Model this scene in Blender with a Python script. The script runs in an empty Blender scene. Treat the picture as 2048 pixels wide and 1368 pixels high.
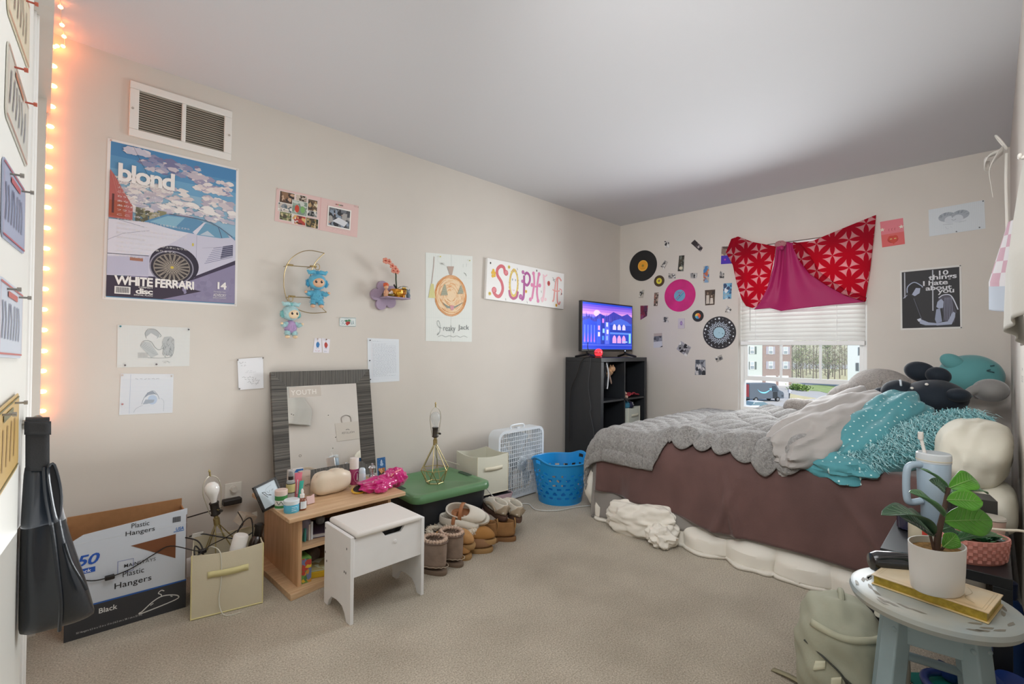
import bpy, bmesh, math, random
from mathutils import Vector, Matrix, noise
import numpy as np
S = bpy.context.scene
COL = S.collection
PI = math.pi
V = Vector

# ---------------------------------------------------------------- camera
FPX = 950.0
yaw, pit, roll = math.radians(45.2837), math.radians(0.701), math.radians(0.4994)
CAM = V((0, 0, 1.134))
FW = V((math.cos(yaw)*math.cos(pit), math.sin(yaw)*math.cos(pit), math.sin(pit)))
R0 = V((math.sin(yaw), -math.cos(yaw), 0)); U0 = R0.cross(FW)
RT = math.cos(roll)*R0 + math.sin(roll)*U0
UP = -math.sin(roll)*R0 + math.cos(roll)*U0
cd = bpy.data.cameras.new('camera'); cam = bpy.data.objects.new('camera', cd); COL.objects.link(cam)
cd.sensor_width = 36; cd.lens = FPX/2048*36; cd.clip_start = 0.01; cd.clip_end = 500
cam.matrix_world = Matrix(((RT.x, UP.x, -FW.x, CAM.x), (RT.y, UP.y, -FW.y, CAM.y), (RT.z, UP.z, -FW.z, CAM.z), (0, 0, 0, 1)))
S.camera = cam
S.view_settings.view_transform = 'Standard'; S.view_settings.look = 'None'
S.view_settings.exposure = 0.0; S.view_settings.gamma = 1.0; S.view_settings.use_curve_mapping = False

# room measures (metres): left wall plane, back wall plane, right wall plane, near wall plane, ceiling
YL, XB, YR, XN, ZC = 2.78, 4.36, -0.085, -0.045, 2.44
ZG = -6.8                                             # street level outside

# ---------------------------------------------------------------- daylight and added fill lights
w = bpy.data.worlds.new('sky'); S.world = w; w.use_nodes = True
nt = w.node_tree; nt.nodes.clear()
out = nt.nodes.new('ShaderNodeOutputWorld'); bg = nt.nodes.new('ShaderNodeBackground'); sk = nt.nodes.new('ShaderNodeTexSky')
sk.sky_type = 'NISHITA'; sk.sun_disc = False; sk.sun_elevation = math.radians(42); sk.sun_rotation = math.radians(200)
bg.inputs['Strength'].default_value = 0.22
nt.links.new(sk.outputs[0], bg.inputs[0]); nt.links.new(bg.outputs[0], out.inputs[0])

def lamp(name, kind, energy, color, loc, direction, **kw):
    d = bpy.data.lights.new(name, kind); d.energy = energy; d.color = color
    for k, v in kw.items(): setattr(d, k, v)
    o = bpy.data.objects.new(name, d); COL.objects.link(o); o.location = loc
    o.rotation_euler = V(direction).to_track_quat('-Z', 'Y').to_euler()
    return o
lamp('sun', 'SUN', 3.2, (1, .95, .86), (0, 0, 20), (.35, .62, -.70), angle=.01)
lamp('window_daylight', 'AREA', 28, (.94, .98, 1), (4.22, 1.12, 1.36), (-1, .12, -.08), shape='RECTANGLE', size=.85, size_y=1.0, spread=2.2)
lamp('daylight_behind_blinds', 'AREA', 26, (1, 1, 1), (4.95, 1.1, 1.95), (-1, 0, -.35), shape='RECTANGLE', size=1.3, size_y=1.2)
lamp('overhead_fill', 'AREA', 19, (.97, .985, 1), (.9, .8, 2.40), (.1, .1, -1), shape='DISK', size=1.4)  # added soft fill under the ceiling, no fixture belongs to it
lamp('back_wall_fill', 'AREA', 12, (.97, .985, 1), (.3, .35, 1.9), (1, .3, -.12), shape='DISK', size=.5, spread=1.5)  # added fill beside the camera, brightens the back wall and bed
lamp('ceiling_fill', 'AREA', 7, (.96, .985, 1), (.4, 1.75, .7), (-.05, .1, 1), shape='DISK', size=1.6)  # added fill pointing up, brightens the ceiling on the left

# ---------------------------------------------------------------- helpers
def ray(px, py): return FW + RT*((px-1024)/FPX) - UP*((py-684)/FPX)
def plane(px, py, ax, v):
    r = ray(px, py); return CAM + r*((v-CAM[ax])/r[ax])
def atZ(px, py, z=0.0): return plane(px, py, 2, z)
def atY(px, py, y=YL): return plane(px, py, 1, y)
def atX(px, py, x=XB): return plane(px, py, 0, x)

def lin(h):
    h = h.lstrip('#'); c = [int(h[i:i+2], 16)/255 for i in (0, 2, 4)]
    return tuple((x/12.92 if x <= .04045 else ((x+.055)/1.055)**2.4) for x in c) + (1,)

MATS = {}
def mat(hexc, rough=.6, metal=0., var=0., vscale=12., bump=0., bscale=150., emit=0., trans=0., sheen=0., coat=0., transl=0., stretch=None, var2=None, detail=3., spec=.5, bdist=.004):
    key = (hexc, rough, metal, var, vscale, bump, bscale, emit, trans, sheen, coat, transl, stretch, var2, detail, spec, bdist)
    if key in MATS: return MATS[key]
    m = bpy.data.materials.new('surface_' + hexc); MATS[key] = m; m.use_nodes = True
    t = m.node_tree; b = t.nodes['Principled BSDF']; L = t.links.new
    b.inputs['Base Color'].default_value = lin(hexc); b.inputs['Roughness'].default_value = rough
    b.inputs['Metallic'].default_value = metal; b.inputs['Specular IOR Level'].default_value = spec
    if trans: b.inputs['Transmission Weight'].default_value = trans
    if sheen: b.inputs['Sheen Weight'].default_value = sheen; b.inputs['Sheen Roughness'].default_value = .4
    if coat: b.inputs['Coat Weight'].default_value = coat; b.inputs['Coat Roughness'].default_value = .1
    if emit:
        b.inputs['Emission Color'].default_value = lin(hexc); b.inputs['Emission Strength'].default_value = emit
    if var or bump:
        tc = t.nodes.new('ShaderNodeTexCoord'); co = tc.outputs['Object']
        if stretch:
            mp = t.nodes.new('ShaderNodeMapping'); mp.inputs['Scale'].default_value = stretch; L(co, mp.inputs[0]); co = mp.outputs[0]
    if var:
        n = t.nodes.new('ShaderNodeTexNoise'); n.inputs['Scale'].default_value = vscale; n.inputs['Detail'].default_value = detail; L(co, n.inputs['Vector'])
        r = t.nodes.new('ShaderNodeValToRGB'); c = lin(hexc)
        r.color_ramp.elements[0].position = .3; r.color_ramp.elements[1].position = .7
        r.color_ramp.elements[0].color = tuple(max(0, x*(1-var)) for x in c[:3]) + (1,)
        r.color_ramp.elements[1].color = lin(var2) if var2 else tuple(min(1, x*(1+var)) for x in c[:3]) + (1,)
        L(n.outputs[0], r.inputs[0]); L(r.outputs[0], b.inputs['Base Color'])
    if bump:
        n2 = t.nodes.new('ShaderNodeTexNoise'); n2.inputs['Scale'].default_value = bscale; n2.inputs['Detail'].default_value = 3; L(co, n2.inputs['Vector'])
        bp = t.nodes.new('ShaderNodeBump'); bp.inputs['Strength'].default_value = bump; bp.inputs['Distance'].default_value = bdist
        L(n2.outputs[0], bp.inputs['Height']); L(bp.outputs[0], b.inputs['Normal'])
    if transl:
        tl = t.nodes.new('ShaderNodeBsdfTranslucent'); tl.inputs[0].default_value = lin(hexc)
        mx = t.nodes.new('ShaderNodeMixShader'); mx.inputs[0].default_value = transl
        L(b.outputs[0], mx.inputs[1]); L(tl.outputs[0], mx.inputs[2]); L(mx.outputs[0], t.nodes['Material Output'].inputs[0])
    return m

def clear_mat(hexc='ffffff', amount=.85, rough=.03, key='clear'):
    k = (key, hexc, amount, rough)
    if k in MATS: return MATS[k]
    m = bpy.data.materials.new('clear_' + hexc); MATS[k] = m; m.use_nodes = True
    t = m.node_tree; b = t.nodes['Principled BSDF']; b.inputs['Base Color'].default_value = lin(hexc); b.inputs['Roughness'].default_value = rough
    tr = t.nodes.new('ShaderNodeBsdfTransparent'); tr.inputs[0].default_value = lin(hexc)
    mx = t.nodes.new('ShaderNodeMixShader'); mx.inputs[0].default_value = amount
    t.links.new(b.outputs[0], mx.inputs[1]); t.links.new(tr.outputs[0], mx.inputs[2]); t.links.new(mx.outputs[0], t.nodes['Material Output'].inputs[0])
    return m

class MB:
    """collects shapes and links them as ONE mesh object"""
    def __init__(s, M=None):
        s.v = []; s.f = []; s.fm = []; s.fs = []; s.uv = []; s.mats = []; s.M = M or Matrix()
    def mi(s, m):
        if isinstance(m, str): m = mat(m)
        if m not in s.mats: s.mats.append(m)
        return s.mats.index(m)
    def add(s, vs, fs, m, smooth=True, uvs=None, M=None):
        o = len(s.v); T = s.M @ M if M else s.M
        s.v += [T @ V(p) for p in vs]; k = s.mi(m)
        for f in fs:
            s.f.append([o+i for i in f]); s.fm.append(k); s.fs.append(smooth)
            s.uv.append([uvs[i] for i in f] if uvs else None)
        return s
    def box(s, c, d, m, rz=0., M=None, taper=1.):
        x, y, z = d[0]/2, d[1]/2, d[2]/2
        vs = [(-x*1, -y, -z), (x, -y, -z), (x, y, -z), (-x, y, -z), (-x*taper, -y*taper, z), (x*taper, -y*taper, z), (x*taper, y*taper, z), (-x*taper, y*taper, z)]
        T = Matrix.Translation(c) @ Matrix.Rotation(rz, 4, 'Z')
        if M: T = T @ M
        return s.add(vs, [(3, 2, 1, 0), (4, 5, 6, 7), (0, 1, 5, 4), (1, 2, 6, 5), (2, 3, 7, 6), (3, 0, 4, 7)], m, False, None, T)
    def bb(s, a, b, m):                                # box between two corners
        return s.box([(a[i]+b[i])/2 for i in range(3)], [abs(b[i]-a[i]) for i in range(3)], m)
    def lathe(s, prof, c, m, seg=24, M=None, sx=1., sy=1.):
        vs = []; fs = []
        n = len(prof)
        for (r, z) in prof:
            for k in range(seg):
                a = 2*PI*k/seg; vs.append((r*math.cos(a)*sx, r*math.sin(a)*sy, z))
        for i in range(n-1):
            for k in range(seg):
                k2 = (k+1) % seg; fs.append((i*seg+k, i*seg+k2, (i+1)*seg+k2, (i+1)*seg+k))
        if prof[0][0] > 1e-5: fs.append(tuple(range(seg))[::-1])
        if prof[-1][0] > 1e-5: fs.append(tuple((n-1)*seg+k for k in range(seg)))
        T = Matrix.Translation(c)
        if M: T = T @ M
        return s.add(vs, fs, m, True, None, T)
    def cyl(s, a, b, r, m, seg=16, r2=None):
        a, b = V(a), V(b); d = b-a; q = d.to_track_quat('Z', 'Y').to_matrix().to_4x4()
        return s.lathe([(r, 0), (r if r2 is None else r2, d.length)], a, m, seg, q)
    def tube(s, pts, r, m, seg=8, closed=False):
        pts = [V(p) for p in pts]; n = len(pts); rs = r if isinstance(r, (list, tuple)) else [r]*n
        vs = []; fs = []; up = V((0, 0, 1)); prev = None
        for i, p in enumerate(pts):
            t = (pts[(i+1) % n]-pts[i-1]) if closed else (pts[min(i+1, n-1)]-pts[max(i-1, 0)])
            t = t.normalized() if t.length > 1e-9 else V((0, 0, 1))
            if prev is None:
                a = t.cross(up); a = t.cross(V((1, 0, 0))) if a.length < .1 else a
            else: a = prev - t*prev.dot(t); a = t.cross(up) if a.length < 1e-6 else a
            a.normalize(); b = t.cross(a); prev = a
            for k in range(seg):
                g = 2*PI*k/seg; vs.append(p + (a*math.cos(g)+b*math.sin(g))*rs[i])
        for i in range(n if closed else n-1):
            j = (i+1) % n
            for k in range(seg):
                k2 = (k+1) % seg; fs.append((i*seg+k, i*seg+k2, j*seg+k2, j*seg+k))
        if not closed: fs += [tuple(range(seg))[::-1], tuple((n-1)*seg+k for k in range(seg))]
        return s.add(vs, fs, m)
    def ell(s, c, rad, m, seg=20, rings=12, M=None, fn=None):
        vs = []; fs = []
        for i in range(rings+1):
            th = PI*i/rings
            for k in range(seg):
                ph = 2*PI*k/seg; d = V((math.sin(th)*math.cos(ph), math.sin(th)*math.sin(ph), math.cos(th)))
                p = V((d.x*rad[0], d.y*rad[1], d.z*rad[2])); vs.append(p*fn(d) if fn else p)
        for i in range(rings):
            for k in range(seg):
                k2 = (k+1) % seg; fs.append((i*seg+k, (i+1)*seg+k, (i+1)*seg+k2, i*seg+k2))
        T = Matrix.Translation(c)
        if M: T = T @ M
        return s.add(vs, fs, m, True, None, T)
    def prism(s, poly, h, m, M=None, smooth=False):    # outline in xy, extruded 0..h in z
        n = len(poly); vs = [(p[0], p[1], 0) for p in poly] + [(p[0], p[1], h) for p in poly]
        fs = [tuple(range(n))[::-1], tuple(range(n, 2*n))]
        sd = [(i, (i+1) % n, n+(i+1) % n, n+i) for i in range(n)]
        s.add(vs, fs, m, False, None, M); o = len(s.v)-2*n
        k = s.mi(m)
        for f in sd: s.f.append([o+i for i in f]); s.fm.append(k); s.fs.append(smooth); s.uv.append(None)
        return s
    def grid(s, fn, nu, nv, m, closed_u=False, mfn=None):
        vs = []; uvs = []; fs = []
        for j in range(nv+1):
            for i in range(nu+1):
                u, v = i/nu, j/nv; vs.append(fn(u, v)); uvs.append((u, v))
        for j in range(nv):
            for i in range(nu): a = j*(nu+1)+i; fs.append((a, a+1, a+nu+2, a+nu+1))
        if mfn is None: return s.add(vs, fs, m, True, uvs)
        o = len(s.f); s.add(vs, fs, m, True, uvs)
        for q in range(len(fs)): s.fm[o+q] = s.mi(mfn((q % nu+.5)/nu, (q//nu+.5)/nv))
        return s
    def poly(s, pts, m): return s.add(pts, [tuple(range(len(pts)))], m, False)
    def build(s, name, parent=None, loc=None, sub=0, bevel=0., solid=0., angle=40, rot=None, weld=False):
        me = bpy.data.meshes.new(name); me.from_pydata(s.v, [], s.f)
        for m in s.mats: me.materials.append(m)
        me.polygons.foreach_set('material_index', s.fm); me.polygons.foreach_set('use_smooth', s.fs)
        if any(u is not None for u in s.uv):
            l = me.uv_layers.new(name='UVMap'); data = []
            for f, u in zip(s.f, s.uv): data += [c for p in (u or [(0, 0)]*len(f)) for c in p]
            l.data.foreach_set('uv', data)
        bm = bmesh.new(); bm.from_mesh(me)
        if weld: bmesh.ops.remove_doubles(bm, verts=bm.verts, dist=1e-5)
        if not solid: bmesh.ops.recalc_face_normals(bm, faces=bm.faces)
        bm.to_mesh(me); bm.free(); me.update()
        try: me.set_sharp_from_angle(angle=math.radians(angle))
        except Exception: pass
        o = bpy.data.objects.new(name, me); COL.objects.link(o)
        if loc is not None: o.location = loc
        if rot is not None: o.rotation_euler = rot
        if parent: o.parent = parent
        if solid: md = o.modifiers.new('thickness', 'SOLIDIFY'); md.thickness = solid; md.offset = 0
        if bevel:
            md = o.modifiers.new('edges', 'BEVEL'); md.width = bevel; md.segments = 2; md.limit_method = 'ANGLE'; md.angle_limit = math.radians(35)
        if sub: md = o.modifiers.new('smooth', 'SUBSURF'); md.levels = sub; md.render_levels = sub
        return o

def tag(o, label, cat, group=None):
    o['label'] = label; o['category'] = cat
    if group: o['group'] = group
    return o
def thing(name, label, cat, loc=(0, 0, 0), rz=0., group=None):
    o = bpy.data.objects.new(name, None); COL.objects.link(o); o.location = loc; o.rotation_euler = (0, 0, rz); o.empty_display_size = .05
    return tag(o, label, cat, group)
def structure(o): o['kind'] = 'structure'; return o
def copy_tree(o, parent=None):
    c = o.copy(); COL.objects.link(c)
    if parent: c.parent = parent
    for ch in list(o.children): copy_tree(ch, c)
    return c
def smoothpath(pts, n=8, closed=False):
    P = [V(p) for p in pts]; res = []; N = len(P)
    for i in range(N if closed else N-1):
        g = (lambda k: P[k % N]) if closed else (lambda k: P[max(0, min(N-1, k))])
        a, b, c, d = g(i-1), g(i), g(i+1), g(i+2)
        for k in range(n):
            t = k/n; res.append(.5*((2*b)+(c-a)*t+(2*a-5*b+4*c-d)*t*t+(3*b-a-3*c+d)*t**3))
    if not closed: res.append(P[-1])
    return res
def nz(x, y, z=0.): return noise.noise(V((x, y, z)))
def fbm(x, y, z=0., o=3):
    r = 0; a = 1.
    for k in range(o): r += a*noise.noise(V((x, y, z))*(2**k)); a *= .5
    return r

TXT = {}
def text_geo(st, bold=0., shear=0., space=1.):
    k = (st, bold, shear, space)
    if k in TXT: return TXT[k]
    c = bpy.data.curves.new('lettering', 'FONT'); c.body = st; c.size = 1; c.offset = bold; c.shear = shear; c.space_character = space; c.resolution_u = 3
    o = bpy.data.objects.new('lettering', c); COL.objects.link(o); bpy.context.view_layer.update()
    me = bpy.data.meshes.new_from_object(o.evaluated_get(bpy.context.evaluated_depsgraph_get()))
    vs = [(v.co.x, v.co.y) for v in me.vertices]; fs = [tuple(p.vertices) for p in me.polygons]
    bpy.data.objects.remove(o); bpy.data.curves.remove(c); bpy.data.meshes.remove(me)
    if not vs: vs = [(0, 0)]
    x0 = min(v[0] for v in vs); x1 = max(v[0] for v in vs); y0 = min(v[1] for v in vs); y1 = max(v[1] for v in vs)
    TXT[k] = (vs, fs, x0, x1, y0, y1); return TXT[k]

class Art(MB):
    """a flat printed or drawn sheet: metres u (right), v (up) on a quadrilateral, ink in thin layers"""
    def __init__(s, BL, BR, TR, TL, n, base='f2f0ea', thick=.0012, rough=.6, lift=.0003, step=.000012):
        super().__init__(); s.c = [V(BL), V(BR), V(TR), V(TL)]; s.n = V(n).normalized(); s.rough = rough
        s.W = ((s.c[1]-s.c[0]).length+(s.c[2]-s.c[3]).length)/2; s.H = ((s.c[3]-s.c[0]).length+(s.c[2]-s.c[1]).length)/2
        s.th = thick; s.k = 1; s.step = step; s.lift = lift
        if base:
            b = [p+s.n*lift for p in s.c]; t = [p+s.n*(lift+thick) for p in s.c]
            s.add(b+t, [(3, 2, 1, 0), (4, 5, 6, 7), (0, 1, 5, 4), (1, 2, 6, 5), (2, 3, 7, 6), (3, 0, 4, 7)], s.ink(base), False)
    def ink(s, h): return h if not isinstance(h, str) else mat(h, s.rough)
    def at(s, u, v):
        u /= s.W; v /= s.H; c = s.c
        return (c[0]*(1-u)+c[1]*u)*(1-v)+(c[3]*(1-u)+c[2]*u)*v + s.n*(s.lift+s.th+s.step*s.k)
    def shape(s, pts, h, layer=None):
        if layer is not None: s.k = layer
        p = [s.at(*q) for q in pts]; s.add(p, [tuple(range(len(p)))], s.ink(h), False); s.k += 1
    def rect(s, u0, v0, u1, v1, h): s.shape([(u0, v0), (u1, v0), (u1, v1), (u0, v1)], h)
    def circ(s, u, v, r, h, ry=None, seg=28, rot=0.):
        ry = ry or r
        s.shape([(u+r*math.cos(a)*math.cos(rot)-ry*math.sin(a)*math.sin(rot), v+r*math.cos(a)*math.sin(rot)+ry*math.sin(a)*math.cos(rot)) for a in [2*PI*k/seg for k in range(seg)]], h)
    def line(s, pts, w, h, smooth=0, closed=False, taper=False):
        P = [V((p[0], p[1], 0)) for p in pts]
        if smooth: P = smoothpath(P, smooth, closed)
        n = len(P); vs = []
        for i, p in enumerate(P):
            t = (P[(i+1) % n]-P[i-1]) if closed else (P[min(i+1, n-1)]-P[max(0, i-1)])
            t = t.normalized() if t.length > 1e-9 else V((1, 0, 0)); q = V((-t.y, t.x, 0))*w/2
            if taper: q *= max(.12, 4*(i/(n-1))*(1-i/(n-1)))
            vs += [s.at(p.x+q.x, p.y+q.y), s.at(p.x-q.x, p.y-q.y)]
        fs = [(2*i, 2*i+1, 2*((i+1) % n)+1, 2*((i+1) % n)) for i in range(n if closed else n-1)]
        s.add(vs, fs, s.ink(h), False); s.k += 1
    def ring(s, u, v, r, w, h, seg=32): s.line([(u+r*math.cos(2*PI*k/seg), v+r*math.sin(2*PI*k/seg)) for k in range(seg)], w, h, 0, True)
    def text(s, st, u, v, h, color, bold=0., shear=0., space=1., width=None, align='l', rot=0.):
        vs, fs, x0, x1, y0, y1 = text_geo(st, bold, shear, space)
        sy = h/(y1-y0 if y1 > y0 else 1); sx = width/(x1-x0) if width else sy; wd = (x1-x0)*sx
        u0 = {'l': 0, 'c': -wd/2, 'r': -wd}[align]; cs, sn = math.cos(rot), math.sin(rot); P = []
        for a, b in vs:
            x = u0+(a-x0)*sx; y = (b-y0)*sy; P.append(s.at(u+x*cs-y*sn, v+x*sn+y*cs))
        s.add(P, fs, s.ink(color), False); s.k += 1
    def blobs(s, u0, v0, u1, v1, tones, n, seed=0, size=.35):
        rnd = random.Random(seed)
        for _ in range(n):
            cu, cv = rnd.uniform(u0, u1), rnd.uniform(v0, v1); r = rnd.uniform(.3, 1)*size*min(u1-u0, v1-v0); r2 = r*rnd.uniform(.5, 1.8)
            pts = []
            for k in range(9):
                a = 2*PI*k/9; q = rnd.uniform(.65, 1.1)
                pts.append((min(u1, max(u0, cu+r*q*math.cos(a))), min(v1, max(v0, cv+r2*q*math.sin(a)))))
            s.shape(pts, rnd.choice(tones))
    def scribble(s, u0, u1, v, hgt, color, w=.0006, seed=0, words=True):
        rnd = random.Random(seed); u = u0
        while u < u1:
            L = rnd.uniform(.008, .02) if words else (u1-u0); e = min(u1, u+L); pts = []
            x = u
            while x < e: pts.append((x, v+rnd.uniform(0, hgt))); x += hgt*.45
            if len(pts) > 1: s.line(pts, w, color)
            u = e+rnd.uniform(.003, .006)

def quadL(TL, TR, BR, BL, y=YL): return [atY(*BL, y), atY(*BR, y), atY(*TR, y), atY(*TL, y)]
def quadB(TL, TR, BR, BL, x=XB): return [atX(*BL, x), atX(*BR, x), atX(*TR, x), atX(*TL, x)]
NL, NB = (0, -1, 0), (-1, 0, 0)
def pin(art, u, v, color, parent, r=.004):
    m = MB(); p = art.at(u, v)-art.n*.0002
    m.cyl(p, p+art.n*.006, r*.45, color, 8); m.cyl(p+art.n*.006, p+art.n*.010, r, color, 10, r*.8)
    return m.build('push_pin', parent)
# ---------------------------------------------------------------- the room
WALL = mat('d6cfc6', .75, var=.02, vscale=3, bump=.05, bscale=60)
CEIL = mat('d4d4d7', .8, bump=.05, bscale=80)
TRIM = mat('eceae6', .4)
def carpet():
    m = bpy.data.materials.new('carpet_pile'); m.use_nodes = True; t = m.node_tree; b = t.nodes['Principled BSDF']; L = t.links.new
    b.inputs['Roughness'].default_value = .95; b.inputs['Sheen Weight'].default_value = .2
    tc = t.nodes.new('ShaderNodeTexCoord')
    n1 = t.nodes.new('ShaderNodeTexNoise'); n1.inputs['Scale'].default_value = 170; n1.inputs['Detail'].default_value = 4; n1.inputs['Roughness'].default_value = .7
    n2 = t.nodes.new('ShaderNodeTexNoise'); n2.inputs['Scale'].default_value = 3.5; n2.inputs['Detail'].default_value = 5
    r1 = t.nodes.new('ShaderNodeValToRGB'); r1.color_ramp.elements[0].color = lin('988b76'); r1.color_ramp.elements[1].color = lin('e0d6c4')
    r1.color_ramp.elements[0].position = .33; r1.color_ramp.elements[1].position = .66
    r2 = t.nodes.new('ShaderNodeValToRGB'); r2.color_ramp.elements[0].color = (.80, .79, .77, 1); r2.color_ramp.elements[1].color = (1, 1, 1, 1)
    r2.color_ramp.elements[0].position = .3; r2.color_ramp.elements[1].position = .6
    mx = t.nodes.new('ShaderNodeMix'); mx.data_type = 'RGBA'; mx.blend_type = 'MULTIPLY'; mx.inputs[0].default_value = 1
    bp = t.nodes.new('ShaderNodeBump'); bp.inputs['Strength'].default_value = .55; bp.inputs['Distance'].default_value = .012
    for n in (n1, n2): L(tc.outputs['Object'], n.inputs['Vector'])
    L(n1.outputs[0], r1.inputs[0]); L(n2.outputs[0], r2.inputs[0]); L(r1.outputs[0], mx.inputs[6]); L(r2.outputs[0], mx.inputs[7])
    L(mx.outputs[2], b.inputs['Base Color']); L(n1.outputs[0], bp.inputs['Height']); L(bp.outputs[0], b.inputs['Normal'])
    return m
structure(MB().bb((-.3, -.3, -.12), (4.6, 3.0, 0), carpet()).build('floor'))
structure(MB().bb((-.3, -.3, ZC), (4.6, 3.0, ZC+.12), CEIL).build('ceiling'))
structure(MB().bb((-.3, YL, 0), (XB+.2, YL+.14, ZC), WALL).build('wall_left'))
structure(MB().bb((-.3, YR-.14, 0), (XB+.2, YR, ZC), WALL).build('wall_right'))
WY0, WY1, WZ0, WZ1 = .652, 1.572, .60, 2.03           # window opening
m = MB(); XO = XB+.15
m.bb((XB, WY1, 0), (XO, YL+.14, ZC), WALL); m.bb((XB, YR-.14, 0), (XO, WY0, ZC), WALL)
m.bb((XB, WY0, 0), (XO, WY1, WZ0), WALL); m.bb((XB, WY0, WZ1), (XO, WY1, ZC), WALL)
structure(m.build('wall_back'))
# near wall beside the camera: plain wall, then the closet front with its header and the far return
m = MB(); m.bb((XN-.12, YR-.14, 0), (XN, .42, ZC), WALL); m.bb((XN-.12, 1.9, 0), (XN-.04, YL, 2.10), WALL)
m.bb((XN-.12, .42, 2.10), (XN, 1.9, ZC), WALL); m.bb((XN-.3, .42, 0), (XN-.2, 1.9, 2.10), WALL); m.bb((XN-.3, .3, 0), (XN-.1, .42, 2.10), WALL); m.bb((XN-.3, 1.9, 0), (XN-.1, 2.0, 2.10), WALL); m.bb((XN-.3, .3, 2.10), (XN-.1, 2.0, 2.16), WALL)
structure(m.build('wall_near'))
m = MB(); m.bb((XN-.04, 1.9, 2.10), (.012, YL, ZC), WALL); m.bb((XN-.04, 2.62, 0), (.0, YL, 2.10), WALL)
structure(m.build('trim_1'))                          # boxed closet header and end return
m = MB()
for k, (a, b) in enumerate(((-.040, -.034), (-.034, -.024), (-.024, -.018))): m.bb((a-.03, 1.93+k*.018, 0), (b, 1.985-k*.006, 2.10), TRIM)
structure(m.build('trim_2', bevel=.003))              # grooved white casing
# baseboards
def baseboard(name, a, b, n):
    a, b, n = V(a), V(b), V(n); m = MB()
    prof = [(0, 0), (.014, 0), (.014, .062), (.010, .075), (.006, .084), (0, .088)]
    vs = [a+n*p+V((0, 0, z)) for p, z in prof]+[b+n*p+V((0, 0, z)) for p, z in prof]; k = len(prof)
    m.add(vs, [tuple(range(k)), tuple(range(k, 2*k))]+[(i, (i+1) % k, k+(i+1) % k, k+i) for i in range(k)], TRIM, False)
    structure(m.build(name))
baseboard('baseboard_left', (.0, YL, 0), (XB, YL, 0), (0, -1, 0))
baseboard('baseboard_back', (XB, YL-.015, 0), (XB, YR+.015, 0), (-1, 0, 0))
baseboard('baseboard_right', (XB-.015, YR, 0), (.2, YR, 0), (0, 1, 0))

# ---------------------------------------------------------------- window
WHITE = mat('f2f2f0', .35)
win = bpy.data.objects.new('window_1', None); COL.objects.link(win); win.location = (XB, 1.112, WZ0); structure(win)
def wl(m): m.M = Matrix.Translation((-XB, -1.112, -WZ0)); return m
m = wl(MB()); fx0, fx1 = XB+.055, XB+.115
m.bb((fx0, WY1-.03, WZ0+.035), (fx1, WY1, WZ1-.03), WHITE); m.bb((fx0, WY0, WZ0+.035), (fx1, WY0+.03, WZ1-.03), WHITE)
m.bb((fx0, WY0, WZ1-.03), (fx1, WY1, WZ1), WHITE); m.bb((fx0, WY0, WZ0), (fx1, WY1, WZ0+.035), WHITE)
m.build('frame', win, bevel=.002)
m = wl(MB()); sx0, sx1 = XB+.065, XB+.095            # raised lower sash: rail, stiles, grille bars
rz0, rz1 = .868, .905
m.bb((sx0, WY0+.03, rz0), (sx1, WY1-.03, rz1), WHITE); m.bb((sx0, WY1-.058, rz1), (sx1, WY1-.03, 1.58), WHITE); m.bb((sx0, WY0+.03, rz1), (sx1, WY0+.056, 1.58), WHITE)
m.bb((sx0, WY0+.03, 1.58), (sx1, WY1-.03, 1.62), WHITE)
for yy in (atX(1562, 720, XB+.08).y, atX(1641, 720, XB+.08).y): m.bb((sx0+.008, yy-.009, rz1), (sx1-.008, yy+.009, 1.58), WHITE)
m.bb((sx0+.008, WY0+.04, 1.24), (sx1-.008, WY1-.04, 1.258), WHITE)
m.build('sash', win, bevel=.002)
m = wl(MB()); m.bb((XB+.079, WY0+.05, rz1), (XB+.081, WY1-.05, 1.6), clear_mat('fbfdfd', .94, .02)); m.build('glass_pane', win)
m = wl(MB()); m.bb((XB-.02, WY0-.02, WZ0-.025), (fx0, WY1+.02, WZ0), WHITE); m.build('window_sill', win, bevel=.003)
# blinds
bl = thing('window_blind', 'white horizontal blind lowered halfway down the window, behind the pink curtain', 'blind', (XB+.03, 1.112, 1.18))
SL = mat('dfddd8', .45, transl=.15)
m = MB(); z = .05; k = 0
while z < .80:
    T = Matrix.Translation((0, 0, z)) @ Matrix.Rotation(math.radians(116), 4, 'Y')
    m.add([(-.019, -.445, .0), (0, -.445, .004), (.019, -.445, 0), (-.019, .445, 0), (0, .445, .004), (.019, .445, 0)], [(0, 1, 4, 3), (1, 2, 5, 4)], SL, True, None, T)
    z += .0335
m.build('slats', bl)
MB().bb((-.022, -.445, -.004), (.022, .445, .03), WHITE).build('bottom_rail', bl, bevel=.004)
MB().bb((-.026, -.445, .80), (.024, .445, .845), WHITE).build('head_rail', bl, bevel=.003)
for yy in (.32, -.27):
    m = MB(); m.tube([(-.024, yy, -.002), (-.024, yy, .8)], .0016, WHITE, 6); m.build('ladder_cord', bl)
m = MB(); m.tube([(-.03, .362, .79), (-.03, .362, .12)], .003, mat('c9c9c4', .3), 6); m.build('tilt_wand', bl)
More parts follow.
